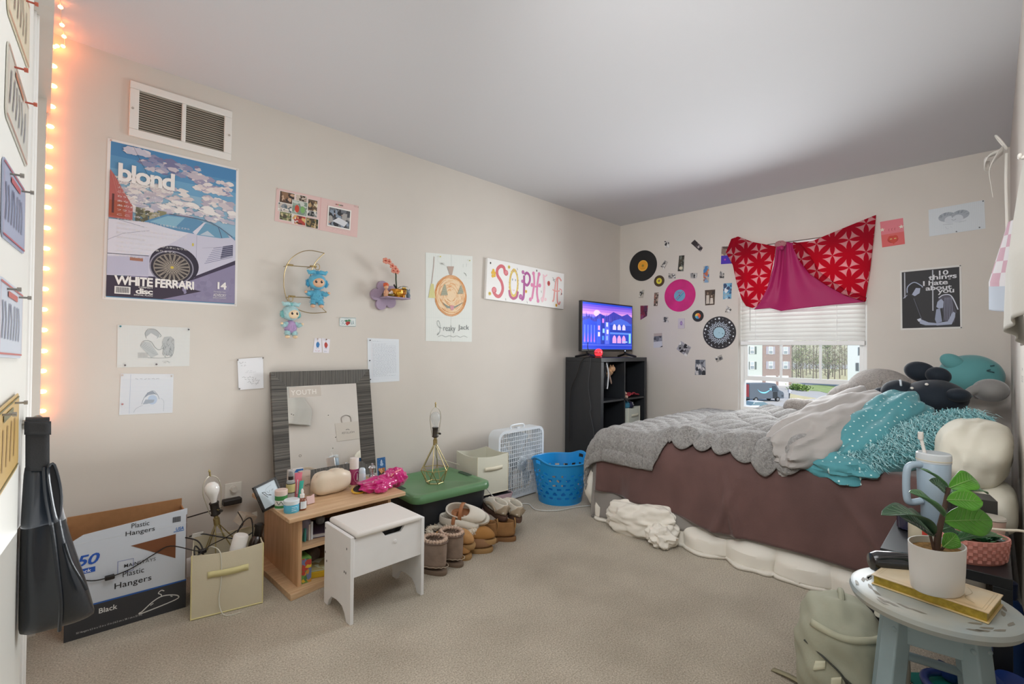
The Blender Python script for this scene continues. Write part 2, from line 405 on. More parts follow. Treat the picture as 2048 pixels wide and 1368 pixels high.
# ---------------------------------------------------------------- outside the window (street one long block away, 8 m below)
def og(px, py, dz=0.): p = atZ(px, py, ZG); p.z = ZG+dz; return p
ASPH = mat('b9b7b3', .9, var=.06, vscale=.5); LAWN = mat('93a66c', .95, var=.25, vscale=1.2); DRY = mat('c9bf95', .95, var=.2, vscale=.8)
structure(MB().bb((6, -60, ZG-.3), (330, 150, ZG), ASPH).build('ground'))
def patch(name, pts, m, h=.05):
    P = [og(*p) for p in pts]; a = MB(); a.prism([(p.x, p.y) for p in P], h, m, Matrix.Translation((0, 0, ZG)))
    return structure(a.build(name))
patch('lawn_1', [(1582, 778), (1640, 783), (1690, 795), (1722, 812), (1760, 806), (1720, 776), (1640, 770), (1582, 772)], LAWN)
patch('lawn_2', [(1578, 787), (1600, 792), (1632, 797), (1600, 799), (1578, 796)], DRY, .06)
patch('field_1', [(1582, 765.5), (1760, 768), (1760, 738), (1582, 738)], DRY, .04)
def shutter_window(b, P, u, z, w_, h_, shut, n):
    """P(u,z,out) -> point on the facade; one window with its shutters"""
    f = MB(); d = .12
    def slab(m, u0, u1, z0, z1, o0, o1, mt):
        vs = [P(a, c, o) for o in (o0, o1) for a, c in ((u0, z0), (u1, z0), (u1, z1), (u0, z1))]
        m.add(vs, [(3, 2, 1, 0), (4, 5, 6, 7), (0, 1, 5, 4), (1, 2, 6, 5), (2, 3, 7, 6), (3, 0, 4, 7)], mt, False)
    slab(f, u-w_/2, u+w_/2, z, z+h_, 0, d, mat('f6f6f4', .5)); o = f.build('window', b)
    g = MB()
    for k in (0, 1): slab(g, u-w_/2+.1, u+w_/2-.1, z+.1+k*h_/2, z+h_/2-.05+k*h_/2, d, d+.02, mat('8d99a3' if k == 0 else 'b9c3ca', .15))
    g.build('pane', o)
    for sgn in (-1, 1):
        q = MB(); c = u+sgn*(w_/2+.3); slab(q, c-.24, c+.24, z, z+h_, 0, .07, mat(shut, .6)); q.build('shutter', b)
def house(name, label, pxa, pxb, py, floors, wall, shut, cols, roofh, depth=10, swing=None):
    A, B = og(pxa, py), og(pxb, py); D = B-A; D.z = 0; Lw = D.length
    if swing is not None: D = V((math.cos(math.radians(swing)), math.sin(math.radians(swing)), 0))
    ux = D.normalized(); nx = V((-ux.y, ux.x, 0)); nx = nx if nx.x < 0 else -nx
    b = thing(name, label, 'house', A)
    P = lambda u, z, o: ux*u+V((0, 0, z))+nx*o
    m = MB(); vs = [P(u, z, -o) for o in (0, depth) for u, z in ((0, 0), (Lw, 0), (Lw, roofh), (0, roofh))]
    m.add(vs, [(0, 1, 2, 3), (7, 6, 5, 4), (0, 4, 5, 1), (1, 5, 6, 2), (2, 6, 7, 3), (3, 7, 4, 0)], wall, False); m.build('wall', b)
    m = MB(); vs = [P(u, z, o) for u, z, o in ((-.3, roofh, .4), (Lw+.3, roofh, .4), (Lw+.3, roofh, -depth-.4), (-.3, roofh, -depth-.4), (-.3, roofh+2.6, -depth/2), (Lw+.3, roofh+2.6, -depth/2))]
    m.add(vs, [(0, 1, 5, 4), (2, 3, 4, 5), (0, 4, 3), (1, 2, 5), (3, 2, 1, 0)], mat('8a8580', .9), False); m.build('roof', b)
    m = MB(); vs = [P(u, z, o) for o in (0, .45) for u, z in ((-.1, roofh-.35), (Lw+.1, roofh-.35), (Lw+.1, roofh+.05), (-.1, roofh+.05))]
    m.add(vs, [(3, 2, 1, 0), (4, 5, 6, 7), (0, 1, 5, 4), (1, 2, 6, 5), (2, 3, 7, 6), (3, 0, 4, 7)], mat('f4f4f2', .6), False); m.build('eave', b)
    for (u, z) in cols: shutter_window(b, P, u*Lw, z, 1.05, 1.7, shut, nx)
    m = MB()
    for u in (.28, .72):
        vs = [P(u*Lw+a, z, .06) for a, z in ((-1.2, 0), (1.2, 0), (1.2, 2.2), (-1.2, 2.2))]+[P(u*Lw+a, z, 0) for a, z in ((-1.2, 0), (1.2, 0), (1.2, 2.2), (-1.2, 2.2))]
        m.add(vs, [(0, 1, 2, 3), (0, 4, 5, 1), (1, 5, 6, 2), (2, 6, 7, 3), (3, 7, 4, 0)], mat('f0f0ee', .6), False)
    m.build('garage_door', b); return b
def brickmat():
    m = bpy.data.materials.new('brickwork'); m.use_nodes = True; t = m.node_tree; b = t.nodes['Principled BSDF']; b.inputs['Roughness'].default_value = .9
    tc = t.nodes.new('ShaderNodeTexCoord'); mp = t.nodes.new('ShaderNodeMapping'); mp.inputs['Rotation'].default_value = (math.radians(90), 0, math.radians(60)); br = t.nodes.new('ShaderNodeTexBrick'); br.inputs['Scale'].default_value = 2.2
    br.inputs['Color1'].default_value = lin('85706a'); br.inputs['Color2'].default_value = lin('97807a'); br.inputs['Mortar'].default_value = lin('b5a39b')
    t.links.new(tc.outputs['Object'], mp.inputs[0]); t.links.new(mp.outputs[0], br.inputs['Vector']); t.links.new(br.outputs[0], b.inputs['Base Color']); return m
house('townhouse', 'pale green sided townhouse at the edge of the brick one, seen through the window', 1486, 1524.5, 771, 3, mat('c6ccc6', .8), '54625f', [(.46, 3.6), (.46, 7.0)], 10.1)
house('townhouse', 'brick townhouse with pale shutters seen through the window', 1525, 1583, 771, 3, brickmat(), 'a9a4b0', [(.27, 3.7), (.78, 3.7), (.27, 7.0), (.78, 7.0)], 10.1)
house('townhouse', 'white sided townhouse beyond the trees, right beside the window frame', 1695, 1755, 776, 3, mat('f3f3f2', .7), '5d6268', [(.36, 3.7), (.42, 7.0), (.8, 3.7)], 10.5, 10, -86)
# trees beyond the lawn
def tree(px, py, h, kind, label, seed, group='trees seen through the window'):
    rnd = random.Random(seed); p = og(px, py); b = thing('tree', label, 'tree', p, 0, group)
    tips = []
    m = MB(); bark = mat('7a6f63', .9)
    trunk = smoothpath([(0, 0, 0), (rnd.uniform(-.2, .2), rnd.uniform(-.2, .2), h*.4), (rnd.uniform(-.4, .4), rnd.uniform(-.4, .4), h*.95)], 5)
    m.tube(trunk, [.16*(1-.85*i/len(trunk)) for i in range(len(trunk))], bark, 6); 
    for k in range(26):
        t = rnd.uniform(.22, .95); q = trunk[int(t*(len(trunk)-1))]; a = rnd.uniform(0, 2*PI); L = h*(1.05-t)*(rnd.uniform(.25, .5) if kind else rnd.uniform(.12, .26))
        e = q+V((math.cos(a)*L, math.sin(a)*L, L*rnd.uniform(.5, 1.1))); mid = (q+e)/2+V((0, 0, -.05*L))
        m.tube([q, mid, e], [.05, .035, .012], bark, 5); tips += [mid, e]
        for _ in range(3):
            e2 = e+V((rnd.uniform(-1, 1), rnd.uniform(-1, 1), rnd.uniform(-.2, 1)))*L*.5; m.tube([mid.lerp(e, .6), e2], [.022, .008], bark, 4); tips.append(e2)
    m.build('trunk', b)
    m = MB(); n = 520 if kind else 200; cols = [mat('8f9f68', .8), mat('a9b27c', .8), mat('76895a', .8)] if kind else [mat('a39a80', .9), mat('b3aa8c', .9), mat('9aa37a', .9)]
    for k in range(n):
        q = .5 if kind else .25; c = rnd.choice(tips)+V((rnd.gauss(0, q), rnd.gauss(0, q), rnd.gauss(0, .5))); r = rnd.uniform(.1, .24)
        if c.z < .6: continue
        d1 = V((rnd.uniform(-1, 1), rnd.uniform(-1, 1), rnd.uniform(-1, 1))).normalized(); d2 = d1.orthogonal().normalized()
        m.add([c-d1*r, c+d2*r*.6, c+d1*r, c-d2*r*.6], [(0, 1, 2, 3)], rnd.choice(cols), False)
    m.build('foliage', b)
rnd = random.Random(5)
tree(1656, 766, 11, 1, 'fuller green tree on the lawn left of the white townhouse', 3)
tree(1601, 764, 10, 1, 'green tree right of the brick townhouse corner', 4)
for i in range(17): tree(1584+i*7.2+rnd.uniform(-2, 2), 754+rnd.uniform(-5, 5), rnd.uniform(13, 18), 0, 'thin bare tree in the row of woods beyond the lawn', 20+i, 'bare trees in the woods')
# hedge beside the drive
m = MB(); rnd = random.Random(8); p0, p1 = og(1584, 779), og(1613, 783)
for k in range(420):
    c = p0.lerp(p1, rnd.random())+V((rnd.gauss(0, .4), rnd.gauss(0, .4), rnd.uniform(.1, 1.2))); r = .22
    d1 = V((rnd.uniform(-1, 1), rnd.uniform(-1, 1), rnd.uniform(-1, 1))).normalized(); d2 = d1.orthogonal().normalized()
    m.add([c-d1*r, c+d2*r*.7, c+d1*r, c-d2*r*.7], [(0, 1, 2, 3)], rnd.choice([mat('6f8a45', .8), mat('89a055', .8)]), False)
tag(m.build('hedge'), 'low green hedge beside the driveway behind the van', 'hedge')
# delivery van, cars
def frame_at(pa, pb):
    A, B = og(*pa), og(*pb); d = (B-A); d.z = 0; return A, math.atan2(d.y, d.x), d.length
A, ang, Lv = frame_at((1499, 804), (1577, 802.5))
van = thing('delivery_van', 'dark grey delivery van with a pale blue curved arrow on its side, parked outside', 'van', A, ang)
vd = mat('56606b', .35); Lv = 6.2
m = MB(); side = [(0, .45), (0, 2.65), (.12, 2.8), (4.5, 2.8), (4.75, 2.7), (5.35, 1.75), (6.05, 1.45), (6.2, 1.2), (6.2, .45)]
ROT = Matrix.Rotation(PI/2, 4, 'X')
m.prism(side, 2.0, vd, Matrix.Translation((0, 2.0, 0)) @ ROT); m.build('body', van, bevel=.06)
for x in (1.15, 5.05):
    for y in (-.02, 1.75):
        m = MB(); m.cyl((x, y, .36), (x, y+.26, .36), .36, mat('1c1c1e', .8), 20); m.cyl((x, y-.01, .36), (x, y+.02, .36), .2, mat('8d9094', .4, .5), 16); m.build('wheel', van)
m = MB(); m.prism([(4.0, 1.55), (4.0, 2.4), (4.62, 2.4), (5.2, 1.55)], .02, mat('3a4650', .1), Matrix.Translation((0, 0, 0)) @ ROT); m.build('side_window', van)
m = MB(); m.prism([(4.15, .5), (4.15, 1.5), (5.0, 1.5), (5.0, .5)], .02, mat('20262c', .5), Matrix.Translation((0, 0, 0)) @ ROT); m.build('open_door', van)
m = MB(); a = smoothpath([(1.35, 1.95), (1.9, 1.5), (2.7, 1.38), (3.4, 1.65), (3.75, 1.95)], 6); n = len(a)
tp = [(p.x, -.03, p.y+.11*math.sin(PI*i/(n-1))) for i, p in enumerate([V((q[0], q[1], 0)) for q in a])]
lo = [(p.x, -.03, p.y-.11*math.sin(PI*i/(n-1))) for i, p in enumerate([V((q[0], q[1], 0)) for q in a])]
m.add(tp+lo, [(i, i+1, n+i+1, n+i) for i in range(n-1)], mat('7cc8e8', .5), False)
m.add([(3.45, -.03, 2.02), (3.95, -.03, 2.1), (3.85, -.03, 1.62), (3.7, -.03, 1.8)], [(0, 1, 2, 3)], mat('7cc8e8', .5), False); m.build('arrow_logo', van)
MB().box((.0, 1.0, 1.7), (.06, 1.7, 1.9), mat('c8484a', .5)).build('rear_door', van)
MB().box((5.9, 1.0, .85), (.35, 2.02, .3), mat('3a4148', .5)).build('bumper', van)
def car(pa, pb, color, label, L=4.5):
    A, ang, _ = frame_at(pa, pb); c = thing('car', label, 'car', A, ang)
    m = MB(); m.prism([(0, .3), (0, .85), (.5, .98), (3.3, .95), (4.3, .78), (4.45, .55), (4.45, .3)], 1.75, mat(color, .25, coat=.5), Matrix.Translation((0, 1.75, 0)) @ ROT); m.build('body', c, bevel=.07)
    m = MB(); m.prism([(.45, .95), (1.0, 1.4), (2.3, 1.42), (3.2, .95)], 1.5, mat('6f8790', .1), Matrix.Translation((0, 1.62, 0)) @ ROT); m.build('window_glass', c, bevel=.05)
    m = MB(); m.prism([(1.0, 1.38), (1.1, 1.46), (2.2, 1.46), (2.35, 1.38)], 1.46, mat(color, .25, coat=.5), Matrix.Translation((0, 1.6, 0)) @ ROT); m.build('roof', c, bevel=.03)
    for x in (.85, 3.6):
        for y in (-.02, 1.55):
            m = MB(); m.cyl((x, y, .32), (x, y+.22, .32), .32, mat('1c1c1e', .8), 18); m.cyl((x, y-.01, .32), (x, y+.02, .32), .18, mat('9b9da0', .4, .5), 14); m.build('wheel', c)
car((1497, 827), (1545, 826), 'eceeee', 'white car parked in front of the van outside')
car((1527, 839), (1600, 836), '6fa3a0', 'teal green car nearest the window outside')
car((1686, 784), (1716, 783), 'cfd3d6', 'silver car parked far off beside the lawn at the frame')
# person beside the van
pm = MB(); pb = og(1579, 797); sk_ = [(0, 0, .05), (.03, .02, .5), (0, 0, .9)]
pm.tube([(-.12, .05, .02), (-.1, .03, .48), (-.06, 0, .92)], [.05, .065, .09], mat('2d3440', .8), 8)
pm.tube([(.25, .05, .02), (.18, 0, .48), (.06, 0, .92)], [.05, .065, .09], mat('2d3440', .8), 8)
pm.tube([(0, 0, .88), (.02, 0, 1.15), (.03, 0, 1.42), (.03, 0, 1.5)], [.15, .15, .19, .07], mat('c9ccd2', .8), 10)
pm.tube([(.03, .2, 1.4), (.12, .24, 1.15), (.3, .2, 1.02)], [.055, .045, .035], mat('c9ccd2', .8), 8)
pm.tube([(.03, -.2, 1.4), (-.05, -.24, 1.12), (.1, -.22, .95)], [.055, .045, .035], mat('c9ccd2', .8), 8)
pm.ell((.04, 0, 1.63), (.1, .09, .12), mat('b58a6e', .6), 12, 8)
pe = thing('person', 'person in pale top and dark trousers walking beside the van outside', 'person', pb, .3)
pm.build('body', pe); hm = MB(); hm.ell((.02, 0, 1.68), (.11, .1, .1), mat('2a2320', .8), 12, 8); hm.build('hair', pe)
# ---------------------------------------------------------------- left wall: vent, posters, papers
def sheet(name, label, cat, TL, TR, BR, BL, base='f2f0ea', wall='L', pins=None, draw=None, group=None, thick=.0012, rough=.6, lift=.0006):
    c = quadL(TL, TR, BR, BL) if wall == 'L' else quadB(TL, TR, BR, BL)
    n = V(NL if wall == 'L' else NB); ctr = (c[0]+c[1]+c[2]+c[3])/4
    a = Art(*[p-ctr for p in c], n, base, thick, rough, lift)
    if draw: draw(a, a.W, a.H)
    if pins:
        t = thing(name, label, cat, ctr, 0, group); a.build('paper', t)
        for (u, v, col) in pins: pin(a, u*a.W, v*a.H, col, t)
        return t
    o = a.build(name, None, ctr); return tag(o, label, cat, group)

# return-air vent
c = quadL((259.7, 161.4), (463.3, 224.6), (461, 322.9), (256.4, 271.4)); ctr = sum(c, V())/4
t = thing('air_vent', 'white double louvred return air vent high on the wall above the car poster', 'vent', ctr)
a = Art(*[p-ctr for p in c], NL, None); W, H = a.W, a.H; VW = mat('e9e5df', .45)
def slab(m, a, u0, v0, u1, v1, d0, d1, mt):
    n = a.n; q = [a.at(u, v)-n*(a.lift+a.th+a.step*a.k) for u, v in ((u0, v0), (u1, v0), (u1, v1), (u0, v1))]
    vs = [p+n*d0 for p in q]+[p+n*d1 for p in q]
    m.add(vs, [(3, 2, 1, 0), (4, 5, 6, 7), (0, 1, 5, 4), (1, 2, 6, 5), (2, 3, 7, 6), (3, 0, 4, 7)], mt, False)
m = MB(); bw = .035; mid = W/2
for (u0, v0, u1, v1) in ((0, 0, W, bw), (0, H-bw, W, H), (0, bw, bw, H-bw), (W-bw, bw, W, H-bw), (mid-.009, bw, mid+.009, H-bw)): slab(m, a, u0, v0, u1, v1, 0, .014, VW)
m.build('frame', t, bevel=.003)
for (u0, u1) in ((bw, mid-.009), (mid+.009, W-bw)):
    m = MB(); slab(m, a, u0, bw, u1, H-bw, .0005, .001, mat('6f675c', .8)); k = 0; n = 17
    for k in range(n):
        v = bw+(H-2*bw)*(k+.5)/n; n_ = a.n; base = [a.at(u, v)-n_*(a.lift+a.th+a.step*a.k) for u in (u0, u1)]; up = (a.c[3]-a.c[0]).normalized()
        m.add([base[0]+n_*.002+up*.004, base[1]+n_*.002+up*.004, base[1]+n_*.012-up*.005, base[0]+n_*.012-up*.005], [(0, 1, 2, 3)], mat('cfc8bb', .6), False)
    m.build('louvre_panel', t)
for u in (.012, W-.012):
    m = MB(); p = a.at(u, H/2); m.cyl(p+a.n*.01, p+a.n*.0155, .005, mat('b9b4ab', .4, .6), 10); m.build('screw', t)

# sports car poster
def car_poster(a, W, H):
    U = lambda x: (x-.05)/.94*W; X = lambda x, y: (x*W, y*H)
    def sh(pts, h): a.shape([X(*p) for p in pts], h)
    a.rect(.022*W, .014*H, .978*W, .986*H, '6f9fc0')
    for k, (y, h) in enumerate(((.985, '4c86b6'), (.9, '5b93bd'), (.82, '6fa3c6'), (.74, '8fb4cb'))): a.rect(.022*W, .5*H, .978*W, y*H, h)
    # clouds
    rnd = random.Random(2)
    def cloud(cx, cy, rx, ry, tones, n):
        for k in range(2*n):
            u = min(.95, max(.05, cx+rnd.uniform(-rx, rx))); v = min(.96, max(.52, cy+rnd.uniform(-ry, ry))); r = rnd.uniform(.012, .036)
            pts = [(min(.978, max(.022, u+r*1.6*math.cos(q)*rnd.uniform(.6, 1.15))), min(.986, v+r*.6*math.sin(q)*rnd.uniform(.6, 1.15))) for q in [2*PI*i/16 for i in range(16)]]
            sh(pts, rnd.choice(tones))
    cloud(.45, .90, .22, .05, ['8d8fae', '77789c', 'a9a6bb', 'c9bfc6'], 26)
    cloud(.78, .84, .16, .05, ['dccfce', 'c5b9c2', '9b96b0', 'e6dcd8'], 26)
    cloud(.84, .72, .12, .03, ['e2d8d4', 'b6adba', 'd0c4c8'], 14)
    cloud(.3, .72, .28, .05, ['d5c9c9', 'e4dcd8', 'bfb5bf'], 34)
    cloud(.55, .63, .42, .05, ['d9d1d2', 'e9e3df', 'c3bcc8', 'b7b3c2'], 60)
    cloud(.2, .955, .08, .02, ['d8d2d8', 'c7c4d2'], 6)
    a.line([X(.17, .985), X(.27, .83)], .0012, '3d4653')
    # brick building at the left edge
    sh([(.022, .51), (.18, .51), (.18, .60), (.13, .665), (.05, .78), (.022, .81)], 'b5615c'); sh([(.022, .52), (.13, .52), (.13, .62), (.022, .62)], 'a8553f'); sh([(.04, .54), (.055, .54), (.055, .66), (.04, .66)], '5b2f30')
    for k in range(7): a.line([X(.03+.02*k, .80-.028*k), X(.075+.018*k, .655)], .0008, 'd08f88')
    # trees
    a.blobs(.2*W, .51*H, .42*W, .6*H, ['6d6a52', '8b8768', 'a59f86', '5d5a48'], 40, 4, .3)
    # car park ground
    sh([(.022, .02), (.978, .02), (.978, .36), (.6, .2), (.022, .14)], '8b83a0'); sh([(.022, .02), (.4, .02), (.7, .09), (.3, .15), (.022, .15)], '3c3142')
    sh([(.3, .12), (.62, .16), (.978, .30), (.978, .37), (.6, .22), (.3, .17)], '3a3148')
    a.blobs(.5*W, .03*H, .97*W, .2*H, ['9189a6', '857d9a', '8f88a2'], 30, 6, .16)
    # body of the low white car
    bodyc = 'c9c6d6'
    sh([(.022, .15), (.36, .165), (.62, .18), (.978, .33), (.978, .47), (.93, .50), (.86, .515), (.66, .53), (.55, .53), (.24, .51), (.022, .50)], bodyc)
    sh([(.022, .27), (.30, .30), (.5, .42), (.62, .50), (.24, .51), (.022, .50)], 'd9d6e0'); sh([(.022, .155), (.30, .17), (.30, .29), (.022, .265)], 'bdbace')
    a.line([X(.022, .285), X(.3, .295)], .003, '3a3a4c'); a.line([X(.022, .37), X(.12, .42), X(.3, .46)], .0012, '7c7a8c'); a.line([X(.07, .505), X(.26, .478)], .0014, '55546a')
    # cabin
    sh([(.26, .515), (.42, .585), (.64, .585), (.70, .57), (.63, .48), (.5, .485)], '5f8fb2'); sh([(.30, .52), (.43, .575), (.56, .58), (.48, .50)], '88b4c9'); sh([(.62, .49), (.71, .57), (.73, .57), (.65, .475)], 'd8d5e0')
    sh([(.65, .475), (.72, .565), (.84, .55), (.93, .49), (.85, .475)], '6c9cb8'); sh([(.68, .48), (.74, .515), (.80, .48)], 'b9c6d3'); a.line([X(.83, .55), X(.86, .478)], .003, '4a4f68')
    a.line([X(.44, .588), X(.66, .588), X(.8, .565), X(.95, .497)], .0025, '3f4360', 4)
    a.line([X(.655, .47), X(.65, .19)], .0012, '8d8aa0'); a.line([X(.7, .39), X(.96, .43)], .0012, '9a97ac')
    for k in range(8): a.line([X(.72+.02*k*.5, .285+.016*k), X(.955, .352+.012*k)], .0022, '6d6f92')
    sh([(.85, .33), (.955, .36), (.955, .44), (.87, .42)], '4a4a66')
    for k in range(6): a.line([X(.855, .34+.014*k), X(.95, .362+.013*k)], .0016, 'c9c6d6')
    a.rect(.17*W, .255*H, .26*W, .275*H, 'a5705c'); a.circ(.625*W, .405*H, .008*W, 'd0bd58', .011*H)
    # wheel
    cx, cy = .47*W, .235*H; a.circ(cx+.02*W, cy+.02*H, .185*W, '2c2638', .125*H, 40, -.15); a.circ(cx, cy, .165*W, '8f8b9a', .112*H, 40); a.circ(cx, cy, .155*W, '302b38', .104*H, 40); a.circ(cx, cy, .137*W, '8a8078', .092*H, 40); a.circ(cx, cy, .130*W, '3a3336', .086*H, 40)
    for k in range(20):
        q = 2*PI*k/20; d = .13
        for s_ in (-d, d): a.line([(cx+.035*W*math.cos(q), cy+.024*H*math.sin(q)), (cx+.13*W*math.cos(q+s_), cy+.086*H*math.sin(q+s_))], .0022, 'b5aa9c')
    a.circ(cx, cy, .035*W, '8f857a', .024*H); a.circ(cx, cy, .013*W, 'd0b64a', .009*H)
    # lettering
    wt = 'efeae6'
    a.text('blond', .075*W, .745*H, .115*H, wt, .03, 0, .88, .40*W)
    a.text('フランク・オーシャン', .075*W, .725*H, .028*H, wt, 0, 0, 1, .37*W)
    rows = [('上到着 このりかた カカカカフ', .30), ('この廊 見る 終日', .26), ('ねう雲 つの私の顔 すーひえる', .44), ('あなたの息', .2), ('あの森 すべて', .27), ('フランク 一人 歩く', .3), ('ここ 待', .16), ('すくやり直してはならないことを見てきたことから', .52), ('不審 なんとか', .22), ('もうすぐ着いて なるくだしましょう', .5), ('愛してくれてありがとう 立っている', .42), ('道ではまだ走る', .2), ('一度 しましたか スケートが上手になりたい', .53), ('うまくいったことはありません', .42), ('次会 どこまで', .22), ('次 ここまで会って', .2)]
    for k, (st, wd) in enumerate(rows): a.text(st, .075*W, (.700-.0285*k)*H, .013*H, 'e6e1e0', 0, 0, 1, wd*W)
    a.text('WHITE FERRARI', .07*W, .095*H, .058*H, wt, .035, 0, .86, .57*W)
    a.text('14', .83*W, .115*H, .05*H, wt, .03, 0, .9, .075*W)
    a.rect(.075*W, .038*H, .18*W, .085*H, wt)
    for k in range(16): a.rect((.083+.0055*k)*W, .045*H, (.083+.0055*k+.0022*(1+(k*7) % 2))*W, .08*H, '3a3340')
    a.text('disc', .215*W, .045*H, .036*H, wt, .03, 0, .9, .12*W); a.text('COMPACT', .235*W, .083*H, .010*H, wt, .01, 0, 1, .10*W); a.text('DIGITAL AUDIO', .205*W, .033*H, .009*H, wt, .01, 0, 1, .13*W)
    a.text('PARENTAL', .80*W, .09*H, .010*H, 'd9d4d6', 0, 0, 1.3, .10*W); a.text('ADVISORY', .795*W, .062*H, .02*H, 'd9d4d6', .01, 0, .9, .11*W); a.text('EXPLICIT CONTENT', .795*W, .048*H, .009*H, 'd9d4d6', 0, 0, 1, .11*W)
sheet('poster', 'large white-bordered poster of a low white sports car under a cloudy sky', 'poster', (215.3, 276), (477.3, 337.9), (473.6, 613), (204.5, 598), 'e9e4e0', 'L', [(.02, .985, 'c9a99c'), (.98, .985, 'ddd6cc'), (.015, .012, 'd8cfc4'), (.98, .012, 'ddd6cc')], car_poster)

# pink photo board
def photo_board(a, W, H):
    a.rect(.505*W, 0, .515*W, H, 'd9aaa8'); rnd = random.Random(3)
    sets = [(.04, .60, .2, .93), (.22, .68, .34, .93), (.36, .46, .47, .87), (.03, .33, .18, .58), (.05, .08, .18, .32), (.36, .36, .47, .52), (.19, .04, .34, .30), (.345, .02, .49, .30), (.18, .33, .35, .74)]
    tones = [['5b4436', '8c6a50', 'c9a68a', '3a2f2c'], ['4a3f38', '8a7868', 'c8b8a8'], ['6a5440', 'b89a70', '3f3428', 'd8c8a8'], ['c8bdb2', '8a8f94', '5f6a70', 'e4dfd8'], ['7a8058', 'c0b088', '504838'], ['2f3030', '8a8a88', 'd0cdc8'], ['b04038', 'd8b070', '6a3028', 'e0d8d0'], ['4a4030', '907a50', 'c8b088', '303828'], ['9aa89a', 'c9cdc4', '7f8f80']]
    for (u0, v0, u1, v1), tn in zip(sets, tones):
        a.rect(u0*W-.002, v0*H-.002, u1*W+.002, v1*H+.002, 'f0ece6'); a.rect(u0*W, v0*H, u1*W, v1*H, tn[0]); a.blobs(u0*W, v0*H, u1*W, v1*H, tn, 22, rnd.randint(0, 99), .3)
    a.circ(.235*W, .50*H, .012, 'c8452f', .022); a.circ(.30*W, .50*H, .012, '7fae6a', .020)
    a.rect(.60*W, .17*H, .90*W, .80*H, 'f0ece6'); a.rect(.615*W, .21*H, .885*W, .76*H, '4a4c50'); a.blobs(.615*W, .21*H, .885*W, .76*H, ['2f3236', '6f7278', 'a8a4a0', 'c9a08a', '8d99a8', '303034'], 60, 9, .2)
    a.shape([(.66*W, .35*H), (.82*W, .25*H), (.86*W, .4*H), (.74*W, .5*H)], 'd8dade')
    for k in range(5): a.circ((.70+.02*k)*W, .89*H, .0035, ['7a3a34', 'b8443c', '5fae5a', '2f4a3c', '5a3038'][k])
    a.scribble(.64*W, .88*W, .06*H, .012, 'efdcd8', .0012, 5)
sheet('photo_board', 'pale pink card with a photo collage and one framed group photo above the moon frame', 'photo board', (553, 375.5), (717.5, 412), (714, 475), (549, 442), 'dfbfba', 'L', [(.01, .97, 'd8cfc4'), (.985, .95, 'cfc6bc')], photo_board)

# small licence plate, cards, letter
def mini_plate(a, W, H):
    a.rect(.03*W, .05*H, .97*W, .95*H, 'dfe6e4'); a.line([(.02*W, .04*H), (.98*W, .04*H), (.98*W, .96*H), (.02*W, .96*H)], .0025, '55787c', 0, True)
    a.text('SO', .12*W, .2*H, .48*H, '6f8c96', .0, 0, 1.05, .25*W); a.text('NA', .63*W, .2*H, .48*H, '6f8c96', 0, 0, 1.05, .26*W)
    a.circ(.47*W, .34*H, .010, 'b8403a', .012); a.circ(.56*W, .42*H, .008, 'a83a34', .009); a.circ(.41*W, .62*H, .009, '3f7a58', .006); a.circ(.58*W, .66*H, .010, '4a8a60', .006); a.text('CALIFORNIA', .3*W, .78*H, .1*H, '7f97a0', 0, 0, 1, .4*W)
sheet('miniature_plate', 'tiny pale souvenir number plate with red cherries below the flower shelf', 'plate', (678.5, 634.5), (711.5, 635.5), (711.5, 653.5), (678.5, 652.5), 'dde5e3', 'L', [(.03, .97, 'cfc6bc')], mini_plate, thick=.002, rough=.35)
def figure_card(col, feet, word, seed):
    def d(a, W, H):
        a.circ(.5*W, .55*H, .22*W, col, .2*H); a.circ(.32*W, .58*H, .05*W, col); a.circ(.72*W, .58*H, .05*W, col)
        for s_ in (-.1, .1): a.line([((.5+s_)*W, .4*H), ((.5+s_)*W, .27*H)], .0018, feet)
        a.scribble(.22*W, .8*W, .08*H, .006, word, .0012, seed); a.line([(.5*W, .75*H), (.48*W, .98*H)], .001, '6a5a50')
    return d
sheet('sticker_card', 'small white card with a blue figure, left of the pair below the plush keyrings', 'card', (629, 676), (642.5, 677), (643.5, 705), (626, 705), 'e9e6ee', 'L', [(.4, .95, 'b8aaa0')], figure_card('3f7fb8', '2f5f8c', 'b0443c', 1))
sheet('sticker_card', 'small white card with a red figure, right of the pair below the plush keyrings', 'card', (643.5, 676), (660, 679), (657.5, 706.5), (645.5, 705.5), 'e9e6ee', 'L', [(.5, .95, '8a6a58')], figure_card('b8463c', '3f6f9c', '5f7f9c', 2))
def letter(a, W, H):
    for k in range(27): a.line([(.03*W, (.93-.033*k)*H), (.97*W, (.93-.033*k)*H)], .0004, 'a9b9d4')
    a.line([(.13*W, .02*H), (.13*W, .98*H)], .0005, 'd0a9ae'); a.scribble(.15*W, .4*W, .93*H, .004, '6d7788', .0007, 3)
    for k in range(2, 25): a.scribble(.15*W, (.9 if k not in (2, 23) else .6)*W, (.93-.033*k)*H, .0042, '6d7a92', .0007, 10+k)
sheet('letter', 'lined notebook page covered in handwriting, pinned right above the mirror', 'letter', (734.5, 676), (797.5, 678.5), (798.5, 762), (736, 766), 'e4e9ee', 'L', [(.06, .95, '4a4a50'), (.04, .5, '4a4a50'), (.05, .08, '4a4a50')], letter)

